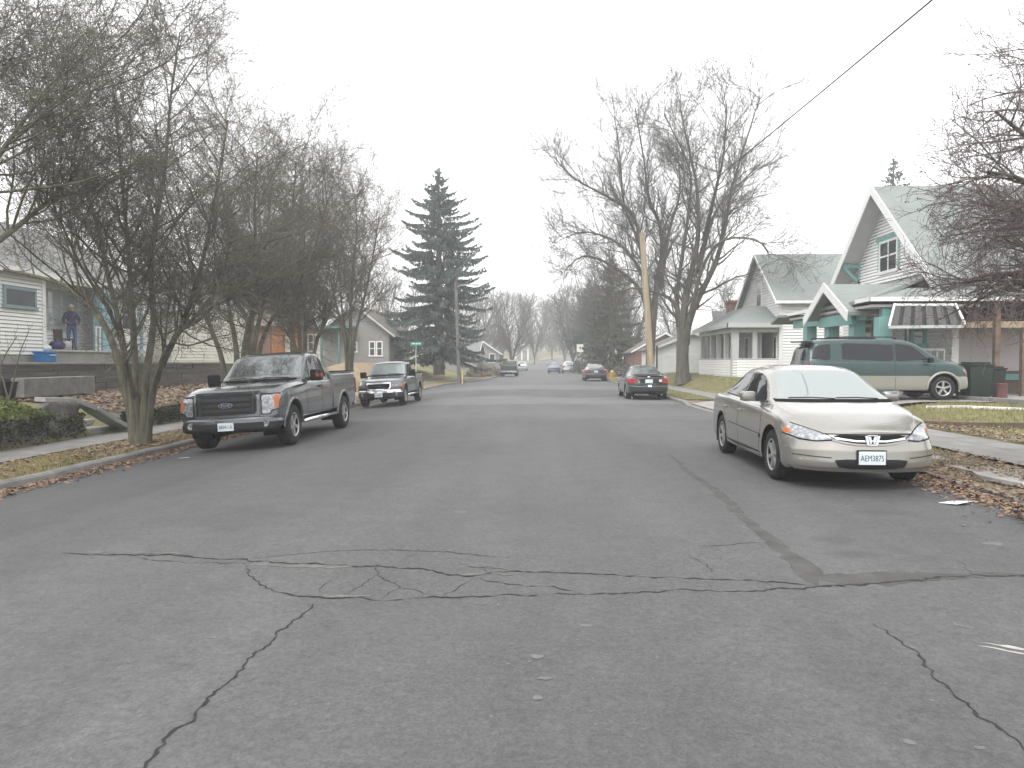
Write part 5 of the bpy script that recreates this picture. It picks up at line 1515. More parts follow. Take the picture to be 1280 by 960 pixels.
class Body:
    """lofted car body; ring sections along x, rounded ends, plan and profile bending of nose and tail"""
    def __init__(s, S):
        s.S = S
        x0, x1 = S['x0'], S['x1']
        C = {k: Curve(S[k], S.get('sig', .06)) for k in ('top', 'belt', 'bot', 'w', 'wt')}
        s.C = C
        def ring(x):
            zt, zs, zb, w, wt = (C[k](x) for k in ('top', 'belt', 'bot', 'w', 'wt'))
            zs = min(zs, zt - .03)
            hh = zs - zb; gl = zt - zs
            e = S.get('edge', .06)
            t = min(1, gl / .25)
            P = [(0, zb), (w - .10, zb), (w - .015, zb + .03), (w + .0, zb + hh * .32), (w + .004, zb + hh * .62), (w - .012, zs - .07), (w - .035, zs - .01)]
            P += [(w - .075, zs + .012)] if t > .5 else [(w - .06, zs + .008)]
            P += [(wt + (w - wt) * .12 * t, zt - min(.16, gl * .35) - .002), (wt, zt - min(e, gl * .3)), (wt - .10, zt - min(.014, gl * .05)), (wt * .5, zt - .002 + S.get('crown', .0) * .6), (0, zt + S.get('crown', .0))]
            return chaikin(P, 3)
        n = int((x1 - x0) / S.get('step', .045))
        rf = S.get('fil', .06)
        xs = [x0 + rf + (x1 - x0 - 2 * rf) * i / n for i in range(n + 1)]
        rings = []
        zc0 = (C['top'](x0) + C['bot'](x0)) / 2; zc1 = (C['top'](x1) + C['bot'](x1)) / 2
        def scaled(x, xr, zc, ins):
            r = ring(xr); w = max(p[0] for p in r); h = (max(p[1] for p in r) - min(p[1] for p in r)) / 2
            return (x, [(p[0] * (1 - ins / w), zc + (p[1] - zc) * (1 - ins / h)) for p in r])
        K = 11
        def frac(x, xr, zc, f):
            r = ring(xr); w = max(p[0] for p in r); h = (max(p[1] for p in r) - min(p[1] for p in r)) / 2
            kw, kh = (1 - rf / w) * f, (1 - rf / h) * f
            return (x, [(p[0] * kw, zc + (p[1] - zc) * kh) for p in r])
        for i in range(K): rings.append(frac(x0, x0 + rf, zc0, .02 + .98 * (i + .0) / K))
        for th in (90, 65, 40, 18): rings.append(scaled(x0 + rf - rf * math.sin(R(th)), x0 + rf, zc0, rf * (1 - math.cos(R(th)))))
        for x in xs: rings.append((x, ring(x)))
        for th in (18, 40, 65, 90): rings.append(scaled(x1 - rf + rf * math.sin(R(th)), x1 - rf, zc1, rf * (1 - math.cos(R(th)))))
        for i in range(K): rings.append(frac(x1, x1 - rf, zc1, 1 - .98 * (i + 1) / K))
        V, N = [], None
        for x, h in rings:
            full = [(p[0], p[1]) for p in h] + [(-p[0], p[1]) for p in h[-2:0:-1]]
            N = len(full)
            for y, z in full: V.append([x, y, z])
        fb, bb = S.get('fbend'), S.get('bbend')
        for v in V:
            x, y, z = v
            if fb:
                t = sstep((x - fb['x']) / (x1 - fb['x'])); a = abs(y) / fb['w']
                v[0] -= t * (fb['a'] * min(1.1, a) ** fb['p'] + np.interp(z, *zip(*fb['nose'])))
            if bb:
                t = sstep((bb['x'] - x) / (bb['x'] - x0)); a = abs(y) / bb['w']
                v[0] += t * (bb['a'] * min(1.1, a) ** bb['p'] + np.interp(z, *zip(*bb['nose'])))
        Fc = []
        for i in range(len(rings) - 1):
            for j in range(N):
                j2 = (j + 1) % N
                Fc.append((i * N + j, (i + 1) * N + j, (i + 1) * N + j2, i * N + j2))
        Fc.append(tuple(range(N))); Fc.append(tuple((len(rings) - 1) * N + j for j in range(N))[::-1])
        s.V, s.F, s.N = [Vector(v) for v in V], Fc, N
        s.bvh = BVHTree.FromPolygons(s.V, s.F)
    def hit(s, mode, u, v):
        if mode in 'FB':
            sg = 1 if mode == 'F' else -1
            o, d = Vector((sg * 6, u, v)), Vector((-sg, 0, 0))
        elif mode in 'LR':
            sg = 1 if mode == 'L' else -1
            o, d = Vector((u, sg * 3, v)), Vector((0, -sg, 0))
        else:
            o, d = Vector((u, v, 4)), Vector((0, 0, -1))
        loc, nor, i, dist = s.bvh.ray_cast(o, d)
        if loc is None:
            p = o + d * (4.5 if mode in 'FB' else 2.2)
            loc, nor, i, dist = s.bvh.find_nearest(p)
        if nor.dot(d) > 0: nor = -nor
        return loc, nor
    def patch(s, name, outline, mode, mat, parent, nu=14, nv=12, off=.004):
        n = len(outline)
        v0, v1 = min(p[1] for p in outline), max(p[1] for p in outline)
        vs = []
        for r in range(nv + 1):
            v = v0 + (v1 - v0) * min(max(r / nv, .004), .996)
            us = []
            for i in range(n):
                (ua, va), (ub, vb) = outline[i], outline[(i + 1) % n]
                if (va - v) * (vb - v) <= 0 and abs(va - vb) > 1e-9: us.append(ua + (ub - ua) * (v - va) / (vb - va))
            a, b = min(us), max(us)
            for c in range(nu + 1):
                p, nn = s.hit(mode, a + (b - a) * c / nu, v)
                vs.append(p + nn * off)
        W = nu + 1
        fs = [(r * W + c, r * W + c + 1, (r + 1) * W + c + 1, (r + 1) * W + c) for r in range(nv) for c in range(nu)]
        me = bpy.data.meshes.new(name); me.from_pydata([tuple(v) for v in vs], [], fs)
        bm = bmesh.new(); bm.from_mesh(me); bmesh.ops.recalc_face_normals(bm, faces=bm.faces)
        # face outwards, as the surface below does
        f = bm.faces[len(bm.faces) // 2] if (bm.faces.ensure_lookup_table() or True) else None
        c = f.calc_center_median(); _, nn = s.hit(mode, *((c.y, c.z) if mode in 'FB' else (c.x, c.z) if mode in 'LR' else (c.x, c.y)))
        if f.normal.dot(nn) < 0: bmesh.ops.reverse_faces(bm, faces=bm.faces)
        for f in bm.faces: f.smooth = True
        bm.to_mesh(me); bm.free()
        return link_mesh(name, me, [mat], parent)
    def strips(s, name, lines, w, mat, parent, off=.003, step=.04):
        """lines: list of (mode, [(u, v), ...]) thin seams lying on the surface, one mesh"""
        mb = MB()
        for mode, L in lines:
            P = []
            for i in range(len(L) - 1):
                d = math.hypot(L[i + 1][0] - L[i][0], L[i + 1][1] - L[i][1]); k = max(1, int(d / step))
                P += [(L[i][0] + (L[i + 1][0] - L[i][0]) * q / k, L[i][1] + (L[i + 1][1] - L[i][1]) * q / k) for q in range(k)]
            P.append(L[-1]); vs = []
            for i, (u, v) in enumerate(P):
                a, b = P[max(0, i - 1)], P[min(len(P) - 1, i + 1)]
                dx, dy = b[0] - a[0], b[1] - a[1]; l = math.hypot(dx, dy) or 1
                nx, ny = -dy / l * w / 2, dx / l * w / 2
                for sg in (1, -1):
                    p, nn = s.hit(mode, u + nx * sg, v + ny * sg); vs.append(p + nn * off)
            mb.add(vs, [(2 * i, 2 * i + 1, 2 * i + 3, 2 * i + 2) for i in range(len(P) - 1)])
        return mb.build(name, mat, parent)
    def body(s, name, mats, parent, wheels, zmat=None):
        """cuts the wheel arches and links the shell; zmat(c) -> material index"""
        dead = set()
        for k, f in enumerate(s.F):
            c = sum((s.V[i] for i in f), Vector()) / len(f)
            for xw, zw, Ra in wheels:
                if abs(c.y) > .52 and (c.x - xw) ** 2 + (c.z - zw) ** 2 < Ra * Ra: dead.add(k)
        used_d, used_l = set(), set()
        for k, f in enumerate(s.F): (used_d if k in dead else used_l).update(f)
        V = [v.copy() for v in s.V]
        for i in used_d & used_l:
            v = V[i]
            if abs(v.y) < .56: continue
            xw, zw, Ra = min(wheels, key=lambda w: (v.x - w[0]) ** 2 + (v.z - w[1]) ** 2)
            dx, dz = v.x - xw, v.z - zw; l = math.hypot(dx, dz)
            if l > 1e-4: v.x, v.z = xw + dx * Ra / l, zw + dz * Ra / l
        F2 = [f for k, f in enumerate(s.F) if k not in dead]
        me = bpy.data.meshes.new(name); me.from_pydata([tuple(v) for v in V], [], F2)
        if zmat:
            for p in me.polygons: p.material_index = zmat(p.center)
        bm = bmesh.new(); bm.from_mesh(me)
        bmesh.ops.delete(bm, geom=[v for v in bm.verts if not v.link_faces], context='VERTS')
        for f in bm.faces: f.smooth = True
        bmesh.ops.recalc_face_normals(bm, faces=bm.faces)
        bm.to_mesh(me); bm.free()
        return link_mesh(name, me, mats, parent)

def wheel(root, x, y, Rw, wd, rim_r, mat_rim, spokes=5, steer=0.0, name='wheel', dish=.02):
    """tyre with its rim as a sub-part, outer face away from the car's middle"""
    sg = 1 if y > 0 else -1
    M = Matrix.Translation((x, y, Rw)) @ Matrix.Rotation(steer, 4, 'Z') @ Matrix.Rotation(-sg * math.pi / 2, 4, 'X')
    h = wd / 2
    mb = MB()
    s = Rw - rim_r
    prof = [(rim_r * .97, -h * .8), (rim_r, -h * .92), (rim_r + s * .35, -h), (rim_r + s * .75, -h * .97), (Rw - .012, -h * .82), (Rw, -h * .6)]
    for q in (-.42, -.14, .14, .42):
        prof += [(Rw, h * (q - .10)), (Rw - .008, h * (q - .06)), (Rw - .008, h * (q + .0)), (Rw, h * (q + .04))]
    prof += [(Rw, h * .6), (Rw - .012, h * .82), (rim_r + s * .75, h * .97), (rim_r + s * .35, h), (rim_r, h * .92), (rim_r * .97, h * .8)]
    mb.lathe(prof, M, 36)
    w = mb.build(name, MT['rubber'], root, smooth=40)
    r = MB()
    r.lathe([(rim_r, h * .90), (rim_r * .97, h * .93), (rim_r * .92, h * .86), (rim_r * .885, h * .80)], M, 32)
    r.lathe([(rim_r * .885, h * .80), (rim_r * .86, h * .1)], M, 32, 1)
    r.lathe([(rim_r * .22, h * .80), (rim_r * .19, h * .86), (0, h * .88)], M, 20)
    for k in range(spokes):
        a = 2 * math.pi * k / spokes + .3
        ca, sa = math.cos(a), math.sin(a)
        def pt(rad, off, hh): return M @ Vector((rad * ca - off * sa, rad * sa + off * ca, hh))
        wi, wo = rim_r * (.11 if spokes < 7 else .08), rim_r * (.135 if spokes < 7 else .085)
        top = [pt(rim_r * .12, -wi, h * .80), pt(rim_r * .93, -wo, h * .84), pt(rim_r * .93, wo, h * .84), pt(rim_r * .12, wi, h * .80)]
        bot = [pt(rim_r * .12, -wi * 1.2, h * .4), pt(rim_r * .93, -wo * 1.2, h * .45), pt(rim_r * .93, wo * 1.2, h * .45), pt(rim_r * .12, wi * 1.2, h * .4)]
        r.add(top + bot, [(0, 1, 2, 3), (0, 4, 5, 1), (3, 2, 6, 7), (1, 5, 6, 2)])
    rim = r.build('rim', [mat_rim, MT['gap']], w, smooth=35)
    d = MB(); d.lathe([(rim_r * .93, h * .12), (0, h * .10)], M, 24); d.build('brake_disc', MT['gap'], w)
    return w

def wells(root, wheels, yo, yi=.5):
    for xw, zw, Ra in wheels:
        for sg in (1, -1):
            mb = MB(); k = 20; vs = []
            for i in range(k + 1):
                a = math.pi * (-.12 + 1.24 * i / k); c, s_ = math.cos(a), math.sin(a)
                vs += [(xw + Ra * c, sg * yo(xw + Ra * c), zw + Ra * s_), (xw + (Ra + .02) * c, sg * yi, zw + (Ra + .02) * s_)]
            mb.add(vs, [(2 * i, 2 * i + 1, 2 * i + 3, 2 * i + 2) for i in range(k)])
            mb.add([(xw + (Ra + .02) * math.cos(math.pi * (-.12 + 1.24 * i / 24)), sg * yi, zw + (Ra + .02) * math.sin(math.pi * (-.12 + 1.24 * i / 24))) for i in range(25)], [tuple(range(25))])
            mb.build('wheel_well', MT['gap'], root)

def rot_box(name, c, size, mat, parent, bevel=.02, rz=0, ry=0):
    mb = MB(); M = Matrix.Translation(c) @ Matrix.Rotation(rz, 4, 'Z') @ Matrix.Rotation(ry, 4, 'Y')
    a, b, d = size[0] / 2, size[1] / 2, size[2] / 2
    mb.box(-a, a, -b, b, -d, d, 0, M)
    return mb.build(name, mat, parent, smooth=50, bevel=bevel)

def plate(root, x, y, z, facing, text=None, w=.305, h=.152):
    """number plate with raised lettering; facing +1 nose, -1 tail"""
    mb = MB(); mb.box(x - .006, x + .006, y - w / 2, y + w / 2, z - h / 2, z + h / 2)
    p = mb.build('number_plate', MT['plate'], root, bevel=.003)
    if text:
        M = Matrix.Translation((x + facing * .0075, y, z - .005)) @ Matrix.Rotation(R(90) * facing, 4, 'Z') @ Matrix.Rotation(R(90), 4, 'X')
        text_mesh('plate_number', text, .098, MT['plate_blue'], M, p, .0008, .70)
        M2 = Matrix.Translation((x + facing * .0075, y, z + .057)) @ Matrix.Rotation(R(90) * facing, 4, 'Z') @ Matrix.Rotation(R(90), 4, 'X')
    return p

def mirror_poly(P): return [(-u, v) for u, v in P]

# ---------------------------------------------------------------- the champagne sedan
def champagne():
    gz = zroad(3.9, 10.5)
    root = empty('sedan', (3.94, 11.08, gz), 'champagne beige sedan parked nose to camera at the right kerb', 'car', None, R(-90.6))
    L2 = 2.41
    S = dict(x0=-L2, x1=L2, sig=.055, fil=.07, edge=.07, crown=.012,
             top=[(-L2, .93), (-2.30, 1.00), (-1.72, 1.055), (-1.05, 1.33), (-.70, 1.425), (-.25, 1.455), (.15, 1.445), (.45, 1.395), (1.27, 1.0), (1.5, .955), (1.9, .865), (2.2, .765), (2.34, .69), (L2, .64)],
             belt=[(-L2, .86), (-1.75, .975), (-1, .965), (0, .93), (1.1, .895), (1.6, .85), (2.0, .765), (2.25, .67), (L2, .58)],
             bot=[(-L2, .33), (-2.1, .24), (-1.8, .20), (1.9, .20), (2.25, .225), (L2, .235)],
             w=[(-L2, .82), (-2.0, .88), (-1, .907), (1.0, .907), (1.7, .895), (2.1, .88), (L2, .86)],
             wt=[(-L2, .66), (-1.75, .68), (-1.0, .62), (-.3, .63), (.45, .64), (1.27, .785), (1.6, .78), (2.1, .66), (L2, .60)],
             fbend=dict(x=1.75, a=.34, p=2.6, w=.88, nose=[(.15, .05), (.24, .015), (.34, .0), (.48, .012), (.56, .04), (.66, .07), (.9, .07)]),
             bbend=dict(x=-1.8, a=.16, p=2.6, w=.86, nose=[(.2, .06), (.4, .0), (.6, .0), (.68, .04), (1.0, .06)]))
    B = Body(S)
    pm = paint('champagne_paint', (0.285, 0.276, 0.250), .55, .25, 1.0, .06)
    Rw = .322
    W = [(1.435, Rw, .385), (-1.305, Rw, .385)]
    root.scale = (1.0, 1.012, 1.035)
    body = B.body('body', [pm, MT['gap']], root, W, lambda c: 1 if c.z < .17 else 0)
    wells(root, W, lambda x: .885)
    for x in (1.435, -1.305):
        for y in (.785, -.785): wheel(root, x, y, Rw, .205, .205, MT['alloy'], 6)
    B.patch('windscreen', soft([(-.765, 1.008), (.765, 1.008), (.625, 1.385), (-.625, 1.385)], 2, .07), 'F', MT['screen_sky_tint'], root, 20, 16)
    B.patch('rear_window', soft([(-.62, 1.08), (.62, 1.08), (.53, 1.37), (-.53, 1.37)], 2, .08), 'B', MT['screen'], root)
    B.strips('windscreen_seal', [('F', [(-.765, 1.004), (.765, 1.004)])], .03, MT['gap'], root, .006)
    for m in 'LR':
        B.patch('front_side_window', soft([(.93, .985), (.33, 1.325), (-.17, 1.372), (-.17, .985)], 2, .05), m, MT['sideglass'], root)
        B.patch('rear_side_window', soft([(-.245, .99), (-.245, 1.37), (-.78, 1.335), (-1.13, 1.17), (-1.26, 1.06), (-1.20, 1.015)], 2, .05), m, MT['sideglass'], root)
        B.strips('panel_gap', [(m, [(1.02, .93), (1.0, .6), (.92, .30), (-.16, .27)]), (m, [(-.21, 1.38), (-.21, .60), (-.16, .27)]), (m, [(-1.10, 1.0), (-1.12, .80), (-.93, .50), (-.86, .30), (-.16, .27)]),
                                (m, [(1.02, .93), (1.13, .94)])], .009, MT['gap'], root)
        B.strips('window_trim', [(m, [(.98, .972), (-.2, .975), (-1.22, 1.005)])], .022, MT['black_plastic'], root, .006)
        B.strips('rub_strip', [(m, [(.98, .515), (-.2, .535), (-.86, .548)])], .055, pm, root, .016)
        B.strips('sill_line', [(m, [(.98, .30), (-.9, .30)])], .02, MT['grey_plastic'], root, .003)
        sg = 1 if m == 'L' else -1
        for xh in (-.06, -.98):
            p, n = B.hit(m, xh, .80); rot_box('door_handle', p + n * .02, (.17, .035, .032), pm, root, .012)
    for sg in (1, -1):
        f = (lambda P: P) if sg > 0 else mirror_poly
        hl = B.patch('headlight', soft(f([(.40, .602), (.60, .585), (.76, .60), (.872, .655), (.878, .735), (.80, .765), (.66, .715), (.50, .655)]), 2, .10), 'F', MT['lamp'], root, 18, 12, .008)
        am = B.patch('turn_signal', soft(f([(.80, .64), (.865, .66), (.868, .72), (.815, .705)]), 2, .12), 'F', MT['amber'], hl, 6, 6, .012)
        B.strips('lamp_edge', [('F', f([(.39, .60), (.60, .58), (.76, .594), (.875, .65)]))], .012, MT['gap'], hl, .011)
        B.strips('lamp_edge', [('F', f([(.39, .605), (.50, .66), (.66, .722), (.80, .772)]))], .008, MT['gap'], hl, .010)
        B.patch('fog_recess', soft(f([(.50, .275), (.76, .30), (.78, .385), (.55, .40)]), 2, .15), 'F', pm, root, 8, 6, -.0).hide_render = False
        mb = MB(); M = Matrix.Translation((.66, sg * .985, 1.035)) @ Matrix.Rotation(sg * -.20, 4, 'Z')
        mb.box(-.05, .065, -.105, .105, -.07, .065, 0, M)
        mr = mb.build('wing_mirror', pm, root, smooth=60, bevel=.04)
        mb = MB(); mb.box(-.062, -.052, -.085, .085, -.05, .048, 0, M); mb.build('mirror_glass', MT['pane_sky_tint'], mr)
        mb = MB(); mb.bar((.66, sg * .83, .985), (.65, sg * .91, .99), .07, .045); mb.build('mirror_arm', MT['black_plastic'], mr, bevel=.01)
    # grille, emblem, intake, creases
    gr = B.patch('grille', soft([(-.43, .655), (.43, .655), (.36, .595), (.16, .562), (-.16, .562), (-.36, .595)], 2, .08), 'F', MT['gap'], root, 20, 8, .006)
    B.strips('grille_bar', [('F', [(-.40, .617), (-.17, .588), (.17, .588), (.40, .617)])], .020, MT['chrome'], gr, .018)
    B.strips('grille_bar', [('F', [(-.43, .598), (-.30, .566), (-.16, .548), (.16, .548), (.30, .566), (.43, .598)])], .016, pm, gr, .016)
    B.patch('lower_intake', soft([(-.43, .385), (.43, .385), (.37, .275), (-.37, .275)], 2, .10), 'F', MT['black_plastic'], root, 16, 8, .005)
    B.strips('bumper_crease', [('F', [(-.83, .415), (-.6, .402), (-.45, .395)]), ('F', [(.83, .415), (.6, .402), (.45, .395)]), ('F', [(-.62, .664), (.62, .664)])], .010, MT['gap'], root, .003)
    B.strips('bumper_lip', [('F', [(-.80, .268), (-.6, .262), (.6, .262), (.80, .268)])], .022, pm, root, .022)
    xg = B.hit('F', 0, .605)[0].x + .025
    e = MB(); Mx = lambda y, z, d=0: (xg + d, y, z)
    for poly in ([(-.085, .655), (-.055, .655), (-.038, .555), (-.062, .555)], [(.085, .655), (.055, .655), (.038, .555), (.062, .555)],
                 [(-.048, .648), (-.022, .648), (-.012, .606), (-.040, .606)], [(.048, .648), (.022, .648), (.012, .606), (.040, .606)],
                 [(-.0402, .606), (.0402, .606), (.033, .592), (-.033, .592)],
                 [(-.033, .5915), (-.010, .5915), (-.014, .563), (-.027, .563)], [(.033, .5915), (.010, .5915), (.014, .563), (.027, .563)],
                 [(-.055, .664), (.055, .664), (.055, .6555), (-.055, .6555)], [(-.062, .5545), (.062, .5545), (.05, .545), (-.05, .545)]):
        e.prism([Mx(y, z) for y, z in poly], (.016, 0, 0))
    e.build('emblem', mottled('emblem_silver', (.72, .73, .76), .05, 8, .35), root)
    xp = B.hit('F', 0, .39)[0].x + .03
    plate(root, xp, -.02, .405, 1, 'AEM3875')
    mb = MB(); mb.box(xp - .03, xp - .007, -.185, .145, .315, .495); mb.build('plate_bracket', MT['black_plastic'], root)
    wp = MB()
    for y0, y1 in ((.55, .0), (-.02, -.60)):
        a, n1 = B.hit('F', y0, 1.012); b_, n2 = B.hit('F', y1, 1.022); wp.tube([a + n1 * .02, (a + b_) / 2 + n1 * .03, b_ + n2 * .02], .008, 6)
    wp.build('wiper', MT['black_plastic'], root)
    for sg in (1, -1):
        f = (lambda P: P) if sg > 0 else mirror_poly
        B.patch('tail_light', soft(f([(.45, .72), (.80, .74), (.82, .88), (.47, .87)]), 2, .1), 'B', MT['red'], root)
    return root
champagne()

# ---------------------------------------------------------------- pickups
def pickup(root, pm, sx, sy, sz, big, text, lod=0):
    """extended-cab pickup; sx, sy, sz scale the full-size truck"""
    X = lambda v: v * sx
    T = lambda pts, k: [(p[0] * sx, p[1] * k) for p in pts]
    L = 2.93
    S = dict(x0=X(-.74), x1=X(L), sig=.045, fil=.05, edge=.07, crown=.01, step=.05,
             top=T([(-.74, 1.80), (-.60, 1.87), (-.3, 1.915), (.25, 1.92), (.55, 1.87), (1.18, 1.335), (1.45, 1.29), (2.3, 1.235), (2.70, 1.185), (2.86, 1.135), (L, 1.08)] if big else
                   [(-.74, 1.80), (-.60, 1.88), (-.3, 1.92), (.25, 1.92), (.55, 1.87), (1.22, 1.31), (1.45, 1.25), (2.3, 1.18), (2.72, 1.10), (2.88, 1.03), (L, .96)], sz),
             belt=T([(-.74, 1.26), (.9, 1.25), (1.3, 1.22), (2.3, 1.17), (2.75, 1.11), (L, 1.0)] if big else [(-.74, 1.22), (.9, 1.21), (1.3, 1.17), (2.3, 1.10), (2.75, 1.02), (L, .90)], sz),
             bot=T([(-.74, .50), (1.2, .50), (2.5, .52), (L, .58)], sz),
             w=T([(-.74, .965), (1.0, .975), (2.3, .985), (2.7, .975), (L, .955)], sy),
             wt=T([(-.74, .76), (-.3, .78), (.5, .78), (1.2, .88), (2.3, .87), (L, .80)], sy),
             fbend=dict(x=X(2.2), a=.13 if big else .24, p=3.2, w=.97 * sy, nose=[(.4, .03), (.62 * sz, .0), (1.0 * sz, .02), (1.1 * sz, .06), (1.3 * sz, .08)]),
             bbend=dict(x=X(-.5), a=.03, p=4, w=.95 * sy, nose=[(.4, 0), (1.3 * sz, 0), (1.9 * sz, .05)]))
    B = Body(S)
    Rw = .405 * (sz if big else .93)
    xf, xr_ = X(1.99), X(-1.69)
    Ra = Rw + .085
    W = [(xf, Rw + .03, Ra), (xr_, Rw + .03, Ra)]
    B.body('cab', [pm], root, W)
    wells(root, W, lambda x: .93 * sy, .5)
    for x in (xf, xr_):
        for y in (.845 * sy, -.845 * sy): wheel(root, x, y, Rw, .265 * sy, Rw * .60, MT['alloy'], 5 if big else 7)
    # load bed
    bx0, bx1, bw, z0, z1 = X(-2.90), X(-.77), .97 * sy, .52 * sz, 1.43 * sz if big else 1.36 * sz
    bed = Body(dict(x0=bx0, x1=bx1, sig=0, fil=.04, edge=.01, step=.05, top=[(bx0, z1), (bx1, z1)], belt=[(bx0, z1 - .04), (bx1, z1 - .04)], bot=[(bx0, z0 + .06), (bx0 + .4, z0), (bx1, z0)],
                    w=[(bx0, bw - .02), (bx1, bw)], wt=[(bx0, bw - .05), (bx1, bw - .05)]))
    bed.body('load_bed', [pm], root, [W[1]])
    mb = MB(); mb.box(bx0 + .06, bx1 - .08, -bw + .09, bw - .09, z1 + .001, z1 + .006); mb.build('bed_opening', MT['gap'], root)
    mb = MB()
    for sg in (1, -1): mb.box(bx0 + .02, bx1 - .02, sg * (bw - .035) - .03, sg * (bw - .035) + .03, z1 + .001, z1 + .022)
    mb.build('bed_rail', MT['black_plastic'], root, bevel=.006)
    # windows
    ws = [(-.84 * sy, 1.325 * sz), (.84 * sy, 1.325 * sz), (.725 * sy, 1.835 * sz), (-.725 * sy, 1.835 * sz)]
    B.patch('windscreen', soft(ws, 2, .06), 'F', MT['screen' if big else 'screen_sky_tint'], root, 20, 16)
    B.strips('windscreen_seal', [('F', [(-.78 * sy, 1.322 * sz), (.78 * sy, 1.322 * sz)])], .035, MT['gap'], root, .007)
    for m in 'LR':
        B.patch('front_side_window', soft([(X(1.0), 1.29 * sz), (X(.52), 1.74 * sz), (X(.12), 1.80 * sz), (X(.12), 1.29 * sz)], 2, .05), m, MT['sideglass'], root)
        B.patch('rear_side_window', soft([(X(.03), 1.29 * sz), (X(.03), 1.80 * sz), (X(-.40), 1.79 * sz), (X(-.52), 1.32 * sz)], 2, .06), m, MT['sideglass'], root)
        B.strips('panel_gap', [(m, [(X(1.18), 1.25 * sz), (X(1.16), .56 * sz)]), (m, [(X(.07), 1.80 * sz), (X(.07), .56 * sz)]), (m, [(X(-.58), 1.28 * sz), (X(-.56), .56 * sz)]), (m, [(X(1.16), .56 * sz), (X(-.56), .56 * sz)])], .011, MT['gap'], root)
        B.strips('side_crease', [(m, [(X(1.1), .80 * sz), (X(-.7), .80 * sz)])], .02, pm, root, .008)
        for xh in (.22,):
            p, n = B.hit(m, X(xh), 1.12 * sz); rot_box('door_handle', p + n * .02, (.20, .04, .045), MT['grey_plastic'], root, .012)
        sg = 1 if m == 'L' else -1
        for xw, zw, r_ in W:                                           # flared lips round the arches
            pts = []
            src = B if xw > 0 else bed
            for i in range(21):
                a = math.pi * (-.02 + 1.04 * i / 20); px, pz = xw + (r_ + .012) * math.cos(a), zw + (r_ + .012) * math.sin(a)
                q, n = src.hit(m, px, max(pz, .55 * sz)); pts.append(Vector((px, q.y - sg * .004, pz)))
            mb = MB(); mb.tube(pts, .034, 8); mb.build('wheel_arch_lip', pm, root, smooth=60)
        if big or lod == 0:
            mb = MB(); mb.tube([(X(1.25), sg * .90 * sy, .42 * sz), (X(1.15), sg * 1.0 * sy, .44 * sz), (X(-.75), sg * 1.0 * sy, .44 * sz), (X(-.85), sg * .90 * sy, .42 * sz)], .045, 10)
            mb.build('side_step', MT['chrome'], root, smooth=50)
        mb = MB(); M = Matrix.Translation((X(.92), sg * 1.13 * sy, 1.38 * sz)) @ Matrix.Rotation(sg * -.15, 4, 'Z')
        mb.box(-.06, .08, -.125, .125, -.13, .12, 0, M)
        mr = mb.build('wing_mirror', MT['black_plastic'], root, smooth=60, bevel=.035)
        mb = MB(); mb.bar((X(.95), sg * .92 * sy, 1.29 * sz), (X(.92), sg * 1.05 * sy, 1.30 * sz), .09, .07); mb.build('mirror_arm', MT['black_plastic'], mr, bevel=.01)
        if big and sg > 0:
            mb = MB(); mb.box(.0805, .086, min(sg * .02, sg * .10), max(sg * .02, sg * .10), -.04, .03, 0, M); mb.box(-.02, .07, sg * .126 - .004, sg * .126 + .004, -.04, .03, 0, M); mb.build('mirror_signal', glossy('mirror_amber', (.36, .07, .03), .2), mr)
        mb = MB(); mb.box(bx0 + .0, bx0 + .02, sg * bw - .14 if sg > 0 else -bw + .0, sg * bw if sg > 0 else -bw + .14, .85 * sz, 1.25 * sz); mb.build('tail_light', MT['red'], root, bevel=.008)
    # nose
    if big:
        gr = B.patch('grille', soft([(-.56, .70), (.56, .70), (.575, 1.075), (-.575, 1.075)], 2, .05), 'F', MT['black_plastic'], root, 20, 10, .012)
        for z in (.79, .89, .985): B.strips('grille_bar', [('F', [(-.46, z), (.46, z)])], .052, MT['grey_plastic'], gr, .035)
        for s_ in (-1, 1): B.strips('grille_bar', [('F', [(s_ * .50, .715), (s_ * .51, 1.06)])], .045, MT['grey_plastic'], gr, .030)
        B.strips('grille_surround', [('F', [(-.60, .68), (.60, .68), (.615, 1.095), (-.615, 1.095), (-.60, .68)])], .045, pm, root, .022)
        for sg in (1, -1):
            f = (lambda P: P) if sg > 0 else mirror_poly
            hl = B.patch('headlight', soft(f([(.665, .70), (.80, .70), (.83, .76), (.945, .785), (.945, 1.05), (.665, 1.05)]), 2, .06), 'F', MT['lamp'], root, 14, 12, .012)
            B.patch('turn_signal', soft(f([(.885, .80), (.945, .80), (.945, 1.04), (.875, 1.04)]), 2, .08), 'F', MT['amber'], hl, 6, 8, .017)
            B.strips('lamp_edge', [('F', f([(.655, .69), (.805, .69), (.835, .75), (.95, .775)])), ('F', f([(.655, .69), (.655, 1.062), (.94, 1.062)]))], .016, MT['gap'], hl, .014)
        xo = B.hit('F', 0, .89)[0].x + .045
        e = MB(); e.lathe([(0.001, .012), (.085, .010), (.10, 0), (.10, -.02)], Matrix.Translation((xo, 0, .89)) @ Matrix.Rotation(R(90), 4, 'Y') @ Matrix.Diagonal((.48, 1.25, 1, 1)), 28)
        em = e.build('emblem', MT['emblem_blue'], root, smooth=50)
        e = MB(); e.lathe([(.098, .006), (.110, .006), (.110, -.02), (.098, -.02)], Matrix.Translation((xo, 0, .89)) @ Matrix.Rotation(R(90), 4, 'Y') @ Matrix.Diagonal((.48, 1.25, 1, 1)), 28); e.build('emblem_ring', MT['chrome'], em, smooth=40)
        M = Matrix.Translation((xo + .0145, 0, .885)) @ Matrix.Rotation(R(90), 4, 'Z') @ Matrix.Rotation(R(90), 4, 'X')
        text_mesh('emblem_lettering', 'Ford', .085, MT['chrome'], M, em, .001)
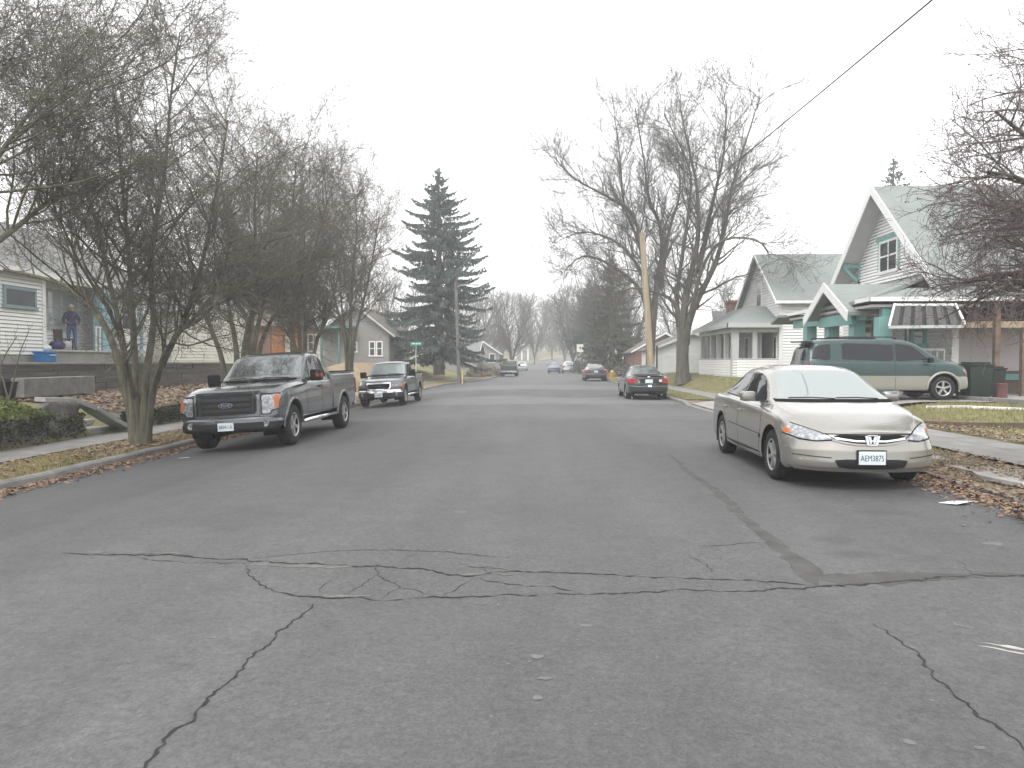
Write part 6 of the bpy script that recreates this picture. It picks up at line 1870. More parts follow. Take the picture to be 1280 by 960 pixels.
        bz0, bz1 = .36, .665
    else:
        gr = B.patch('grille', soft([(-.40 * sy, .70), (.40 * sy, .70), (.46 * sy, .78), (.46 * sy, .88), (-.46 * sy, .88), (-.46 * sy, .78)], 2, .10), 'F', MT['gap'], root, 16, 8, .012)
        for z in (.755, .815): B.strips('grille_bar', [('F', [(-.42 * sy, z), (.42 * sy, z)])], .016, MT['grey_plastic'], gr, .02)
        B.strips('grille_surround', [('F', [(-.43 * sy, .672), (.43 * sy, .672), (.50 * sy, .76), (.50 * sy, .90), (-.50 * sy, .90), (-.50 * sy, .76), (-.43 * sy, .672)])], .042, MT['chrome'], root, .022)
        for sg in (1, -1):
            f = (lambda P: P) if sg > 0 else mirror_poly
            hl = B.patch('headlight', soft(f([(.56 * sy, .735), (.955 * sy, .74), (.955 * sy, .86), (.56 * sy, .87)]), 2, .08), 'F', MT['lamp'], root, 12, 8, .012)
            B.patch('turn_signal', soft(f([(.86 * sy, .745), (.955 * sy, .745), (.955 * sy, .855), (.86 * sy, .86)]), 2, .08), 'F', MT['amber'], hl, 6, 6, .017)
        xo = B.hit('F', 0, .79)[0].x + .03
        e = MB(); e.lathe([(0.001, .012), (.07, .010), (.08, 0), (.08, -.02)], Matrix.Translation((xo, 0, .79)) @ Matrix.Rotation(R(90), 4, 'Y') @ Matrix.Diagonal((.45, 1.25, 1, 1)), 24)
        e.build('emblem', MT['emblem_blue'], root, smooth=50)
        bz0, bz1 = .32, .66
    xb = X(L) + .07
    SB = dict(x0=xb - .42, x1=xb, sig=0, fil=.05, edge=.03, step=.04, top=[(xb - .42, bz1), (xb, bz1)], belt=[(xb - .42, bz1 - .04), (xb, bz1 - .04)], bot=[(xb - .42, bz0 + .1), (xb, bz0)],
              w=[(xb - .42, .985 * sy), (xb, .955 * sy)], wt=[(xb - .42, .94 * sy), (xb, .92 * sy)], fbend=dict(x=xb - .40, a=.20 if big else .26, p=2.8, w=.96 * sy, nose=[(0, .05), (bz0 + .08, .0), (bz1, .02)]))
    BB = Body(SB)
    bmat = pm if big else MT['chrome']
    zsp = bz0 + (bz1 - bz0) * (.62 if big else .66)
    bp = BB.body('bumper', [bmat, MT['black_plastic' if big else 'grey_plastic']], root, [], lambda c: 1 if c.z < zsp - .0 and not (big and c.z > bz0 + .34) else 0)
    BB.patch('bumper_intake', soft([(-.52 * sy, bz0 + .05), (.52 * sy, bz0 + .05), (.54 * sy, bz0 + (bz1 - bz0) * .55), (-.54 * sy, bz0 + (bz1 - bz0) * .55)], 2, .06), 'F', MT['black_plastic'], bp, 12, 6, .006)
    for sg in (1, -1):
        p, n = BB.hit('F', sg * .72 * sy, bz0 + .16)
        e = MB(); e.lathe([(0, .004), (.05, .002), (.062, .006), (.07, -.02)], Matrix.Translation(p + n * .006) @ Matrix.Rotation(R(90), 4, 'Y'), 18); e.build('fog_lamp', MT['lamp'], root, smooth=50)
    zp = bz0 + (bz1 - bz0) * .42
    plate(root, BB.hit('F', 0, zp)[0].x + .02, .0 if big else .0, zp, 1, text)
    mb = MB(); mb.box(X(-2.9), X(2.4), -.45 * sy, .45 * sy, .32 * sz, .54 * sz); mb.build('chassis', MT['gap'], root)
    rb = MB(); rb.box(X(-3.02), X(-2.88), -.93 * sy, .93 * sy, .52 * sz, .70 * sz); rb.build('rear_bumper', MT['chrome'], root, bevel=.02)
    wp = MB()
    for y0, y1 in ((.62 * sy, .05), (-.05, -.68 * sy)):
        a, n1 = B.hit('F', y0, 1.335 * sz); b_, n2 = B.hit('F', y1, 1.355 * sz); wp.tube([a + n1 * .02, (a + b_) / 2 + n1 * .035, b_ + n2 * .02], .010, 6)
    wp.build('wiper', MT['black_plastic'], root)
    return B
t = empty('pickup_truck', (-5.93, 16.30, zroad(-5.93, 16) + .012), 'large dark grey pickup with chrome side step parked at the left kerb', 'pickup', None, R(-90))
t.rotation_euler = (R(3.2), 0, R(-90))
pickup(t, paint('graphite_paint', (0.090, 0.098, 0.105), .6, .24, 1.0, .02), 1.0, 1.0, 1.0, True, 'B80411A')
yr_ = 29.6
t = empty('pickup_truck', (-6.15, yr_, zroad(-6.15, yr_) + .012), 'small green-grey pickup with chrome bumper parked behind the large one', 'pickup', None, R(-90.5))
t.rotation_euler = (R(3.2), 0, R(-90.5))
pickup(t, paint('sage_paint', (0.062, 0.076, 0.074), .5, .30, .9, .06), .86, .885, .90, False, 'A16257F')

# ---------------------------------------------------------------- sedans seen from behind, cars far off
def sedan(root, pm, L=4.5, Wd=1.70, H=1.41, rear=True, glass='screen', lod=0, hatch=False):
    k = L / 4.82; wy = Wd / 1.815; hz_ = H / 1.45
    T = lambda pts, a: [(p[0] * k, p[1] * a) for p in pts]
    L2 = 2.41
    tail = [(-L2, .95), (-2.28, 1.03), (-1.75, 1.06), (-1.05, 1.32)] if not hatch else [(-L2, .98), (-2.30, 1.12), (-2.0, 1.36), (-1.7, 1.42)]
    S = dict(x0=-L2 * k, x1=L2 * k, sig=.055, fil=.07, edge=.07, crown=.01, step=.055 if lod == 0 else .12,
             top=T(tail + [(-.70, 1.415), (-.25, 1.45), (.15, 1.435), (.42, 1.38), (1.20, 1.0), (1.45, .965), (1.9, .90), (2.2, .82), (2.34, .76), (L2, .70)], hz_),
             belt=T([(-L2, .88), (-1.75, .985), (-1, .965), (0, .93), (1.1, .905), (1.6, .87), (2.0, .80), (2.25, .73), (L2, .64)], hz_),
             bot=T([(-L2, .36), (-2.1, .28), (-1.8, .22), (1.9, .21), (2.25, .20), (L2, .22)], hz_),
             w=T([(-L2, .84), (-2.0, .885), (-1, .907), (1.0, .907), (1.7, .895), (2.1, .88), (L2, .86)], wy),
             wt=T([(-L2, .68), (-1.75, .68 if not hatch else .58), (-1.0, .575), (-.3, .56), (.42, .565), (1.2, .69), (1.6, .72), (2.1, .68), (L2, .62)], wy),
             fbend=dict(x=1.75 * k, a=.28, p=2.6, w=.88 * wy, nose=[(.15, .05), (.34, .0), (.48, .012), (.66, .06), (.9, .07)]),
             bbend=dict(x=-1.8 * k, a=.15, p=2.8, w=.86 * wy, nose=[(.2, .08), (.34, .01), (.56, .0), (.60, .05), (1.0, .07)]))
    B = Body(S)
    Rw = .31 * hz_; W = [(1.435 * k, Rw, Rw + .06), (-1.305 * k, Rw, Rw + .06)]
    B.body('body', [pm], root, W)
    wells(root, W, lambda x: .88 * wy)
    for x in (1.435 * k, -1.305 * k):
        for y in (.785 * wy, -.785 * wy): wheel(root, x, y, Rw, .195, Rw * .63, MT['alloy'], 7)
    q = 14 if lod == 0 else 6
    B.patch('windscreen', soft([(-.69 * wy, 1.01 * hz_), (.69 * wy, 1.01 * hz_), (.545 * wy, 1.37 * hz_), (-.545 * wy, 1.37 * hz_)], 2, .07), 'F', MT[glass], root, q, q)
    B.patch('rear_window', soft([(-.66 * wy, 1.085 * hz_), (.66 * wy, 1.085 * hz_), (.53 * wy, 1.375 * hz_), (-.53 * wy, 1.375 * hz_)] if not hatch else [(-.66 * wy, 1.03 * hz_), (.66 * wy, 1.03 * hz_), (.56 * wy, 1.32 * hz_), (-.56 * wy, 1.32 * hz_)], 2, .07), 'B', MT[glass], root, q, q)
    for m in 'LR':
        B.patch('front_side_window', soft([(.93 * k, .985 * hz_), (.33 * k, 1.325 * hz_), (-.17 * k, 1.37 * hz_), (-.17 * k, .985 * hz_)], 2, .05), m, MT['sideglass'], root, q, q)
        B.patch('rear_side_window', soft([(-.245 * k, .99 * hz_), (-.245 * k, 1.37 * hz_), (-.78 * k, 1.335 * hz_), (-1.13 * k, 1.17 * hz_), (-1.24 * k, 1.06 * hz_), (-1.20 * k, 1.02 * hz_)], 2, .05), m, MT['sideglass'], root, q, q)
        if lod == 0:
            B.strips('panel_gap', [(m, [(1.02 * k, .93), (.92 * k, .30), (-.16 * k, .27)]), (m, [(-.21 * k, 1.36 * hz_), (-.16 * k, .27)]), (m, [(-1.1 * k, .98), (-.93 * k, .50), (-.86 * k, .30), (-.16 * k, .27)])], .009, MT['gap'], root)
        sg = 1 if m == 'L' else -1
        mr = rot_box('wing_mirror', (.68 * k, sg * .93 * wy, 1.03 * hz_), (.11, .22, .13), pm, root, .035)
    for sg in (1, -1):
        f = (lambda P: P) if sg > 0 else mirror_poly
        tl = B.patch('tail_light', soft(f([(.56 * wy, .70 * hz_), (.875 * wy, .69 * hz_), (.865 * wy, .93 * hz_), (.58 * wy, .92 * hz_)]), 2, .09), 'B', MT['red'], root, 10, 8, .012)
        if lod == 0: B.patch('reversing_light', soft(f([(.43 * wy, .76 * hz_), (.555 * wy, .755 * hz_), (.56 * wy, .87 * hz_), (.43 * wy, .87 * hz_)]), 2, .09), 'B', MT['white_lens'] if sg < 0 else MT['red'], tl, 6, 5, .014)
        B.patch('headlight', soft(f([(.48 * wy, .63 * hz_), (.85 * wy, .65 * hz_), (.86 * wy, .77 * hz_), (.52 * wy, .73 * hz_)]), 2, .09), 'F', MT['lamp'], root, 8, 6, .010)
    B.patch('grille', soft([(-.38 * wy, .58 * hz_), (.38 * wy, .58 * hz_), (.42 * wy, .68 * hz_), (-.42 * wy, .68 * hz_)], 2, .09), 'F', MT['gap'], root, 8, 4, .01)
    plate(root, B.hit('B', 0, .80 * hz_)[0].x - .02, 0, .79 * hz_, -1)
    return B
def rear_details(root, B):
    B.strips('bumper_crease', [('B', [(-.80, .60), (.80, .60)]), ('B', [(-.52, .645), (.52, .645)])], .016, MT['gap'], root, .004)
    B.strips('boot_edge', [('B', [(-.62, .985), (.62, .985)])], .02, MT['gap'], root, .004)
    rot_box('spoiler', (-2.16, 0, 1.045), (.20, 1.25, .035), bpy.data.materials['black_paint'], root, .014)
    B.patch('plate_recess', soft([(-.40, .69), (.40, .69), (.38, .875), (-.38, .875)], 2, .08), 'B', MT['black_plastic'], root, 8, 5, .006)
    B.patch('bumper_sticker', [(-.11, .535), (.04, .535), (.04, .615), (-.11, .615)], 'B', MT['white_lens'], root, 4, 3, .008)
    B.patch('window_sticker', [(.36, .69), (.43, .69), (.43, .78), (.36, .78)], 'B', mottled('green_sticker', (.15, .4, .25), .2, 20), root, 3, 3, .02)
    e = MB(); p, n = B.hit('B', 0, .935); e.lathe([(.0, .01), (.045, .008), (.055, 0)], Matrix.Translation(p + n * .008) @ Matrix.Rotation(R(-90), 4, 'Y') @ Matrix.Diagonal((.7, 1.2, 1, 1)), 18); e.build('emblem', MT['chrome'], root, smooth=50)
    mb = MB(); mb.tube([(-2.1, -.5, .24), (-2.27, -.5, .235)], .035, 10); mb.build('exhaust_pipe', MT['chrome'], root)
    B.strips('lower_valance', [('B', [(-.7, .345), (.7, .345)])], .05, MT['grey_plastic'], root, .006)
blk = paint('black_paint', (0.030, 0.034, 0.036), .3, .22, 1.0, .10)
Yd = 31.6
t = empty('sedan', (4.32, Yd, zroad(4.3, Yd)), 'black sedan with red tail lights parked facing away at the right kerb', 'car', None, R(90))
rear_details(t, sedan(t, blk, 4.5, 1.70, 1.41))
Yf = 59.5
t = empty('sedan', (gx(745, Yf - 2), Yf, zroad(4, Yf)), 'dark purplish sedan parked farther up at the right by the hydrant', 'car', None, R(90))
sedan(t, paint('plum_paint', (0.055, 0.05, 0.065), .3, .3, .9, .1), 4.6, 1.86, 1.42, lod=1)
t = empty('suv', (gx(711, 96), 98, zroad(3, 98)), 'white hatchback far off at the right beside the blue car', 'car', None, R(90))
sedan(t, paint('white_paint', (0.62, 0.63, 0.64), .0, .35, .8, .08), 4.4, 1.78, 1.62, lod=1, hatch=True)
t = empty('sedan', (gx(693, 94), 96, zroad(2, 96)), 'dark blue car with a pale screen far up the road', 'car', None, R(-90))
sedan(t, paint('blue_paint', (0.07, 0.09, 0.14), .3, .3, .9, .1), 4.4, 1.72, 1.5, lod=1)
t = empty('sedan', (gx(652, 112), 114, zroad(-3, 114)), 'pale silver car approaching far up the left lane', 'car', None, R(-90))
sedan(t, paint('silver_paint', (0.50, 0.53, 0.55), .3, .3, .9, .1), 4.4, 1.74, 1.46, lod=1)
# dark green pickup at the left, seen from behind
Yg = 78
t = empty('pickup_truck', (gx(635.5, Yg - 3), Yg, zroad(-4, Yg)), 'small dark green pickup far up the left side seen from behind', 'pickup', None, R(90))
pickup(t, paint('dark_green_paint', (0.035, 0.06, 0.05), .3, .3, .9, .1), .86, .90, .92, False, None, 1)

# ---------------------------------------------------------------- two-tone van on the drive
def van():
    Yv = 21.42; zg = .45
    cx = (at(1012, 460, Yv).x + at(1204, 460, Yv - .9).x) / 2
    root = empty('van', (cx, Yv, zg), 'teal and beige two-tone van parked across the bungalow drive', 'van', None, R(-1.5))
    L2 = 2.30
    S = dict(x0=-L2, x1=L2, sig=.06, fil=.07, edge=.09, crown=.015,
             top=[(-L2, 1.35), (-2.22, 1.58), (-2.0, 1.68), (-1.6, 1.72), (.2, 1.72), (.55, 1.68), (.85, 1.56), (1.42, 1.16), (1.7, 1.10), (2.1, 1.03), (2.25, .97), (L2, .90)],
             belt=[(-L2, 1.07), (0, 1.06), (1.2, 1.03), (1.7, 1.01), (2.1, .95), (L2, .82)],
             bot=[(-L2, .36), (-2, .27), (1.9, .26), (L2, .32)],
             w=[(-L2, .86), (-1.9, .90), (1.5, .91), (2.0, .89), (L2, .85)],
             wt=[(-L2, .66), (-1.6, .70), (.5, .70), (1.4, .74), (2.0, .74), (L2, .66)],
             fbend=dict(x=1.6, a=.24, p=2.6, w=.9, nose=[(.2, .03), (.45, .0), (.62, .02), (.9, .08)]),
             bbend=dict(x=-1.9, a=.08, p=3, w=.9, nose=[(.2, .02), (.5, .0), (1.0, .02), (1.4, .10), (1.7, .16)]))
    B = Body(S)
    teal = paint('van_teal', (0.011, 0.038, 0.039), .3, .30, .5, .08); tan = paint('van_tan', (0.30, 0.29, 0.255), .25, .35, .8, .1)
    Rw = .335; W = [(1.42, Rw, .41), (-1.38, Rw, .41)]
    B.body('body', [teal, tan], root, W, lambda c: 1 if c.z < .665 else 0)
    wells(root, W, lambda x: .88)
    for x in (1.42, -1.38):
        for y in (.79, -.79): wheel(root, x, y, Rw, .215, .21, MT['alloy'], 5)
    for m in 'LR':
        B.patch('front_side_window', soft([(1.10, 1.11), (.60, 1.53), (.16, 1.58), (.16, 1.09)], 2, .06), m, MT['sideglass'], root)
        B.patch('middle_side_window', soft([(.09, 1.09), (.09, 1.58), (-1.28, 1.60), (-1.30, 1.11)], 2, .05), m, MT['sideglass'], root, 24, 10)
        B.patch('rear_side_window', soft([(-1.62, 1.12), (-1.60, 1.58), (-2.0, 1.54), (-2.14, 1.13)], 2, .08), m, MT['sideglass'], root)
        B.strips('tone_line', [(m, [(1.0, .668), (-.98, .668)]), (m, [(-1.78, .668), (-2.2, .668)])], .03, tan, root, .008)
        B.strips('panel_gap', [(m, [(1.2, 1.02), (1.08, .6), (1.05, .32)]), (m, [(.12, 1.6), (.12, .32)]), (m, [(-1.33, 1.6), (-1.02, .8), (-.95, .32)])], .010, MT['gap'], root)
        sg = 1 if m == 'L' else -1
        pts = []
        for i in range(19):
            a = math.pi * i / 18; px, pz = 1.42 + .44 * math.cos(a), Rw + .44 * math.sin(a); q, n = B.hit(m, px, max(.35, pz)); pts.append(Vector((px, q.y, pz)))
        mb = MB(); mb.tube(pts, .035, 8); mb.build('wheel_arch_lip', tan, root, smooth=60)
        rot_box('wing_mirror', (1.0, sg * 1.0, 1.12), (.11, .2, .15), MT['black_plastic'], root, .035)
        f = (lambda P: P) if sg > 0 else mirror_poly
        hl = B.patch('headlight', soft(f([(.40, .70), (.84, .70), (.85, .86), (.42, .84)]), 2, .08), 'F', MT['lamp'], root, 10, 6, .012)
        B.patch('turn_signal', soft([(2.02, .73), (2.21, .73), (2.20, .87), (2.02, .87)], 2, .1), m, MT['amber'], root, 6, 6, .012)
        B.patch('tail_light', soft(f([(.70, .78), (.84, .78), (.83, 1.05), (.71, 1.05)]), 2, .08), 'B', MT['red'], root, 6, 6, .012)
        mb = MB(); mb.tube([(-1.7, sg * .60, 1.735), (-1.6, sg * .60, 1.775), (.15, sg * .60, 1.775), (.25, sg * .60, 1.735)], .018, 8); mb.build('roof_rail', MT['black_plastic'], root)
    B.patch('windscreen', soft([(-.70, 1.17), (.70, 1.17), (.62, 1.60), (-.62, 1.60)], 2, .07), 'F', MT['screen'], root)
    B.patch('rear_window', soft([(-.66, 1.12), (.66, 1.12), (.58, 1.55), (-.58, 1.55)], 2, .07), 'B', MT['sideglass'], root)
    B.patch('grille', soft([(-.36, .70), (.36, .70), (.36, .82), (-.36, .82)], 2, .08), 'F', MT['gap'], root, 8, 4, .01)
    rot_box('rear_spoiler', (-2.16, 0, 1.66), (.26, 1.2, .04), teal, root, .015)
van()

# ================================================================== STREET FURNITURE, PERSON, SMALL THINGS
# leaning wooden utility pole with its wire
Yp = 39.4
pb = at(815.5, 472, Yp); pb.z = .1
ptop = at(802.5, 291, Yp)
o = empty('utility_pole', pb, 'tall raw wooden utility pole leaning left before the maples', 'pole')
mb = MB(); n = 8; mb.tube([pb.lerp(ptop, i / n) - pb for i in range(n + 1)], [.19 - .05 * i / n for i in range(n + 1)], 14)
m = NT('pole_wood'); v = m.coord('Object', (6, 6, .35)); m.col(m.ramp(m.noise(v, 2, 5, .6), [(.3, (.27, .215, .145)), (.7, (.41, .34, .245))])); m.p(Roughness=.9); POLE = m.mat
mb.build('post', POLE, o, smooth=50)
mb = MB(); mb.tube([ptop - pb + Vector((0, -.17, -.25)), ptop - pb + Vector((0, -.32, -.25))], .03, 8); mb.tube([ptop - pb + Vector((.17, 0, -.6)), ptop - pb + Vector((.26, 0, -.6))], .05, 8); mb.build('insulator', MT['grey_trim'], o)
mb = MB(); mb.box(.19, .27, -.06, .02, 0, 2.3); mb.build('cable_guard', MT['grey_plastic'], o)
w0 = ptop + Vector((0, -.3, -.22)); w1 = at(1165, 0, 11.9)
mid = at(925, 222, 24.5)
# sagging wire from the pole over the right verge to behind the camera
P = []
d_end = w0 + (w1 - w0) * 1.9
tm = (24.5 - w0.y) / (w1.y - w0.y)
for i in range(49):
    t = 1.9 * i / 48
    q = w0.lerp(w1, t); s = w0.lerp(w1, tm).z - mid.z
    q.z -= s * (t * (1 - t)) / (tm * (1 - tm)); P.append(q)
mb = MB(); mb.tube(P, .016, 6)
tag(mb.build('overhead_wire', MT['black_plastic']), 'black overhead cable sagging from the wooden pole across the sky', 'cable')

Yq = 57.5
q0 = at(574, 470, Yq); q0.z = zl(Yq) + .1; q1 = at(569.5, 345, Yq)
o = empty('utility_pole', q0, 'slim grey weathered pole in front of the tall spruce', 'pole')
mb = MB(); mb.tube([Vector((0, 0, -.1)), (q1 - q0) * .5, q1 - q0], [.16, .14, .12], 12); mb.build('post', MT['timber'], o, smooth=50)
a = q1 - q0
mb = MB(); mb.tube([a + Vector((0, 0, -.9)), a + Vector((.5, -.2, -.75)), a + Vector((1.5, -.5, -.72))], .035, 8); mb.tube([a + Vector((0, 0, -.3)), a + Vector((.4, -.1, -.3))], .03, 6); mb.build('lamp_arm', MT['grey_trim'], o)
mb = MB(); mb.lathe([(.0, .06), (.12, .04), (.2, -.04), (.12, -.10), (0, -.12)], Matrix.Translation(a + Vector((1.7, -.57, -.74))) @ Matrix.Diagonal((1.6, .8, .8, 1)), 16); mb.build('lamp_head', MT['grey_trim'], o, smooth=50)
q = at(578, 468, 56.5); q.z = zl(56) + .1
mb = MB(); mb.tube([(q.x, q.y, q.z - .1), (q.x, q.y, q.z + 1.15)], .05, 8)
tag(mb.build('marker_post', mottled('yellow_post', (.55, .45, .16), .1)), 'thin yellowish marker post at the foot of the grey pole', 'post')
# street name sign
Ys = 50.0
s0 = at(520, 462, Ys); s0.z = H_left(s0.x, Ys) - .1 + .55
zs = at(0, 433, Ys).z
o = empty('street_sign', s0, 'green street name sign on a thin metal post by the sand bank', 'sign')
mb = MB(); mb.tube([(0, 0, -.8), (0, 0, zs - s0.z + .2)], .035, 8); mb.build('post', MT['grey_trim'], o)
GREEN = mottled('sign_green', (.03, .25, .17), .08, 5, .5)
mb = MB(); mb.box(-.42, .42, -.02, .02, zs - s0.z + .06, zs - s0.z + .28); mb.build('name_board', GREEN, o, bevel=.006)
mb = MB(); mb.box(-.02, .02, -.40, .40, zs - s0.z - .18, zs - s0.z + .04); mb.build('name_board', GREEN, o, bevel=.006)
mb = MB()
for i, ww in enumerate((.10, .06, .08, .05, .09)): x = -.26 + i * .12; mb.box(x, x + ww, -.0235, -.0205, zs - s0.z + .12, zs - s0.z + .215)
mb.build('sign_lettering', MT['white_trim'], o)
# hydrant
Yh = 57.0
h0 = at(765, 468, Yh); h0.z = .11
o = empty('fire_hydrant', h0, 'yellow fire hydrant on the right verge between the two dark sedans', 'hydrant')
YEL = mottled('hydrant_yellow', (.55, .33, .05), .12, 6, .5)
mb = MB(); mb.lathe([(.0, 0), (.19, 0), (.19, .05), (.13, .07), (.125, .52), (.17, .54), (.17, .60), (.13, .63), (.09, .72), (.03, .76), (.03, .80), (0, .80)], n=20); mb.build('barrel', YEL, o, smooth=40)
for M in (Matrix.Translation((.12, 0, .42)) @ Matrix.Rotation(R(90), 4, 'Y'), Matrix.Translation((-.12, 0, .42)) @ Matrix.Rotation(R(-90), 4, 'Y'), Matrix.Translation((0, -.12, .36)) @ Matrix.Rotation(R(90), 4, 'X')):
    mb = MB(); mb.lathe([(.065, 0), (.065, .06), (.085, .06), (.085, .11), (.03, .12), (.03, .15), (0, .15)], M, 14); mb.build('outlet', YEL, o, smooth=40)
# pale board at the far right, brown box in the garden
Yb = 88
b0 = at(725, 436, Yb)
o = empty('notice_board', (b0.x, Yb, .1), 'small pale board on two posts beyond the far dark sedan', 'sign')
mb = MB(); mb.box(-.4, .4, -.03, .03, b0.z - .5, b0.z + .45); mb.build('board', MT['cream_siding'], o)
for sx in (-.3, .3): mb = MB(); mb.box(sx - .05, sx + .05, .031, .13, 0, b0.z + .3); mb.build('post', MT['brown_wood'], o)

# bins by the lean-to
def wheelie(loc, label, mat, h=1.05, w=.58, d=.62, name='wheelie_bin', rz=0, group=None):
    o = empty(name, loc, label, 'bin', group, rz)
    mb = MB()
    b, t = .42, .5
    mb.add([(-w * b, -d * b, .06), (w * b, -d * b, .06), (w * b, d * b, .06), (-w * b, d * b, .06), (-w * t, -d * t, h * .9), (w * t, -d * t, h * .9), (w * t, d * t, h * .9), (-w * t, d * t, h * .9)],
           [(3, 2, 1, 0), (4, 5, 6, 7), (0, 1, 5, 4), (1, 2, 6, 5), (2, 3, 7, 6), (3, 0, 4, 7)])
    mb.build('bin_body', mat, o, smooth=40, bevel=.03)
    mb = MB(); mb.box(-w * .54, w * .54, -d * .56, d * .54, h * .9, h * .95); mb.box(-w * .42, w * .42, -d * .42, d * .42, h * .95, h * 1.0); mb.build('lid', mat, o, smooth=40, bevel=.02)
    mb = MB(); mb.tube([(-w * .4, d * .62, h * .86), (w * .4, d * .62, h * .86)], .02, 8); mb.build('handle', mat, o)
    for sx in (-1, 1):
        mb = MB(); mb.lathe([(.0, -.03), (.10, -.03), (.11, 0), (.10, .03), (0, .03)], Matrix.Translation((sx * w * .48, d * .42, .11)) @ Matrix.Rotation(R(90), 4, 'Y'), 16); mb.build('wheel', MT['rubber'], o, smooth=40)
    return o
GB = mottled('bin_green_shaded', (.016, .028, .021), .15, 4, .55); BB_ = mottled('bin_black', (.014, .015, .015), .15, 4, .55)  # green darkened so its colour includes the shade by the lean-to
bp = at(1219, 480, 21.4); wheelie((bp.x, 21.4, .44), 'dark green wheelie bin just beyond the nose of the van', GB, 1.08, .66)
bp = at(1238, 480, 22.2); wheelie((bp.x, 22.2, .44), 'blackish wheelie bin half behind the brown post', BB_, .95, .55)
bp = at(1252, 495, 20.6)
o = empty('paint_can', (bp.x, 20.6, H_right(bp.x, 20.6)), 'small dull red can beside the foot of the brown post', 'can')
mb = MB(); mb.lathe([(0, 0), (.14, 0), (.145, .02), (.14, .04), (.14, .50), (.15, .52), (.12, .53), (0, .53)], n=18); mb.build('can_body', mottled('dull_red', (.13, .06, .055), .15, 6, .6), o, smooth=40)
# the grey-blue tub cut by the right edge of the photograph
rb = gp(1311, 655, 0)
o = empty('recycling_tub', (rb.x + .08, rb.y + .1, zroad(rb.x, rb.y)), 'blue-grey plastic tub with pale rim at the right edge of the road', 'tub')
TB = mottled('tub_blue_grey', (.16, .19, .21), .12, 5, .5)
mb = MB(); mb.lathe([(0, .0), (.17, .0), (.185, .02), (.205, .37), (.19, .37), (.17, .03), (0, .02)], n=28); mb.build('tub_body', TB, o, smooth=40)
mb = MB(); mb.lathe([(.206, .36), (.222, .365), (.224, .385), (.21, .395), (.195, .385), (.195, .36)], n=28); mb.build('rim', mottled('rim_pale', (.42, .50, .52), .1, 5, .5), o, smooth=40)
# litter
def paper(name, px, py, pts, label, zoff=.006):
    c = gp(px, py, 0); c = gp(px, py, zroad(c.x, c.y)); z = zroad(c.x, c.y) + zoff
    o = MB(); n = len(pts)
    o.prism([(c.x + x, c.y + y, z + h) for x, y, h in pts], (0, 0, .004))
    return tag(o.build(name, mottled(name, (.78, .78, .77), .05, 8, .6)), label, 'litter')
paper('paper_sheet', 1195, 630, [(-.17, .03, .0), (-.05, -.10, .01), (.17, -.02, .03), (.20, .03, .02), (.02, .09, .01)], 'crumpled white paper lying by the leafy right gutter')
paper('paper_scrap', 229, 570, [(-.10, .03, .0), (.0, -.05, .015), (.12, .0, .02), (.03, .06, .01)], 'small white scrap in the left gutter beside the pickup tyre')
paper('paper_scrap', 1242, 533, [(-.05, .03, .0), (.0, -.05, .015), (.07, .0, .02), (.03, .06, .01)], 'tiny white scrap on the right pavement edge', .16)
# garden edging on the right lawn
def edging(name, a, b, w, h, mat, label, za, zb):
    pa, pb_ = gp(*a, za), gp(*b, zb)
    n = max(2, int((pb_ - pa).length / .8)); mb = MB(); rr = random.Random(int(a[0]))
    P = [pa.lerp(pb_, i / n) for i in range(n + 1)]
    for i in range(n):
        p, q = P[i].copy(), P[i + 1].copy()
        p.z = max(H_right(p.x, p.y), .1) + h * .35 + rr.uniform(-.006, .006); q.z = max(H_right(q.x, q.y), .1) + h * .35 + rr.uniform(-.006, .006)
        mb.bar(p, q - (q - p).normalized() * .01, w, h)
    return tag(mb.build(name, mat, bevel=.01), label, 'edging')
edging('lawn_edging', (1125, 494), (1300, 505.5), .16, .16, MT['kerb'], 'low concrete edging between the drive and the right lawn', .45, .45)
edging('garden_edging', (1158, 511.5), (1300, 524), .06, .07, MT['white_trim'], 'longer white garden edging bar lying on the right lawn', .3, .22)
edging('garden_edging', (1216, 513), (1300, 519), .06, .06, MT['white_trim'], 'shorter white garden edging bar nearer the drive', .35, .3)
edging('timber_edging', (1150, 527), (1300, 540), .10, .12, MT['brown_wood'], 'brown timber edging along the back of the right pavement', .18, .18)

# ---------------------------------------------------------------- porch things
zf = 1.97
def at_porch(px, Xp):
    Y = 900 * Xp / (px - 678)
    p = at(px, 440, Y); 
    for _ in range(4):
        Y *= Xp / p.x; p = at(px, 440, Y)
    return p
c = at_porch(56, -17.55)
BLU = mottled('cooler_blue', (.03, .17, .45), .1, 5, .5)
o = empty('cooler_box', (c.x, c.y, 1.52), 'bright blue plastic box on the ground below the porch', 'box')
mb = MB(); mb.box(-.24, .24, -.26, .26, .0, .30); mb.build('box_body', BLU, o, bevel=.03)
mb = MB(); mb.box(-.26, .26, -.28, .28, .302, .37); mb.build('lid', BLU, o, bevel=.02)
mb = MB(); mb.tube([(.27, -.12, .22), (.31, -.12, .24), (.31, .12, .24), (.27, .12, .22)], .015, 6); mb.build('handle', MT['white_trim'], o)
def bag(name, loc, s, mat, label, seed):
    bm = bmesh.new(); bmesh.ops.create_icosphere(bm, subdivisions=3, radius=1)
    for v in bm.verts:
        k = 1 + .12 * hz(v.co.x * 2 + seed, v.co.z * 2 + v.co.y)
        v.co = Vector((v.co.x * s[0] * k, v.co.y * s[1] * k, max(-.92, v.co.z) * s[2] * k * (1 - .25 * max(0, v.co.z))))
    for f in bm.faces: f.smooth = True
    me = bpy.data.meshes.new(name); bm.to_mesh(me); bm.free()
    o = link_mesh(name, me, [mat]); o.location = (loc[0], loc[1], loc[2] + s[2] * .92)
    return tag(o, label, 'bag')
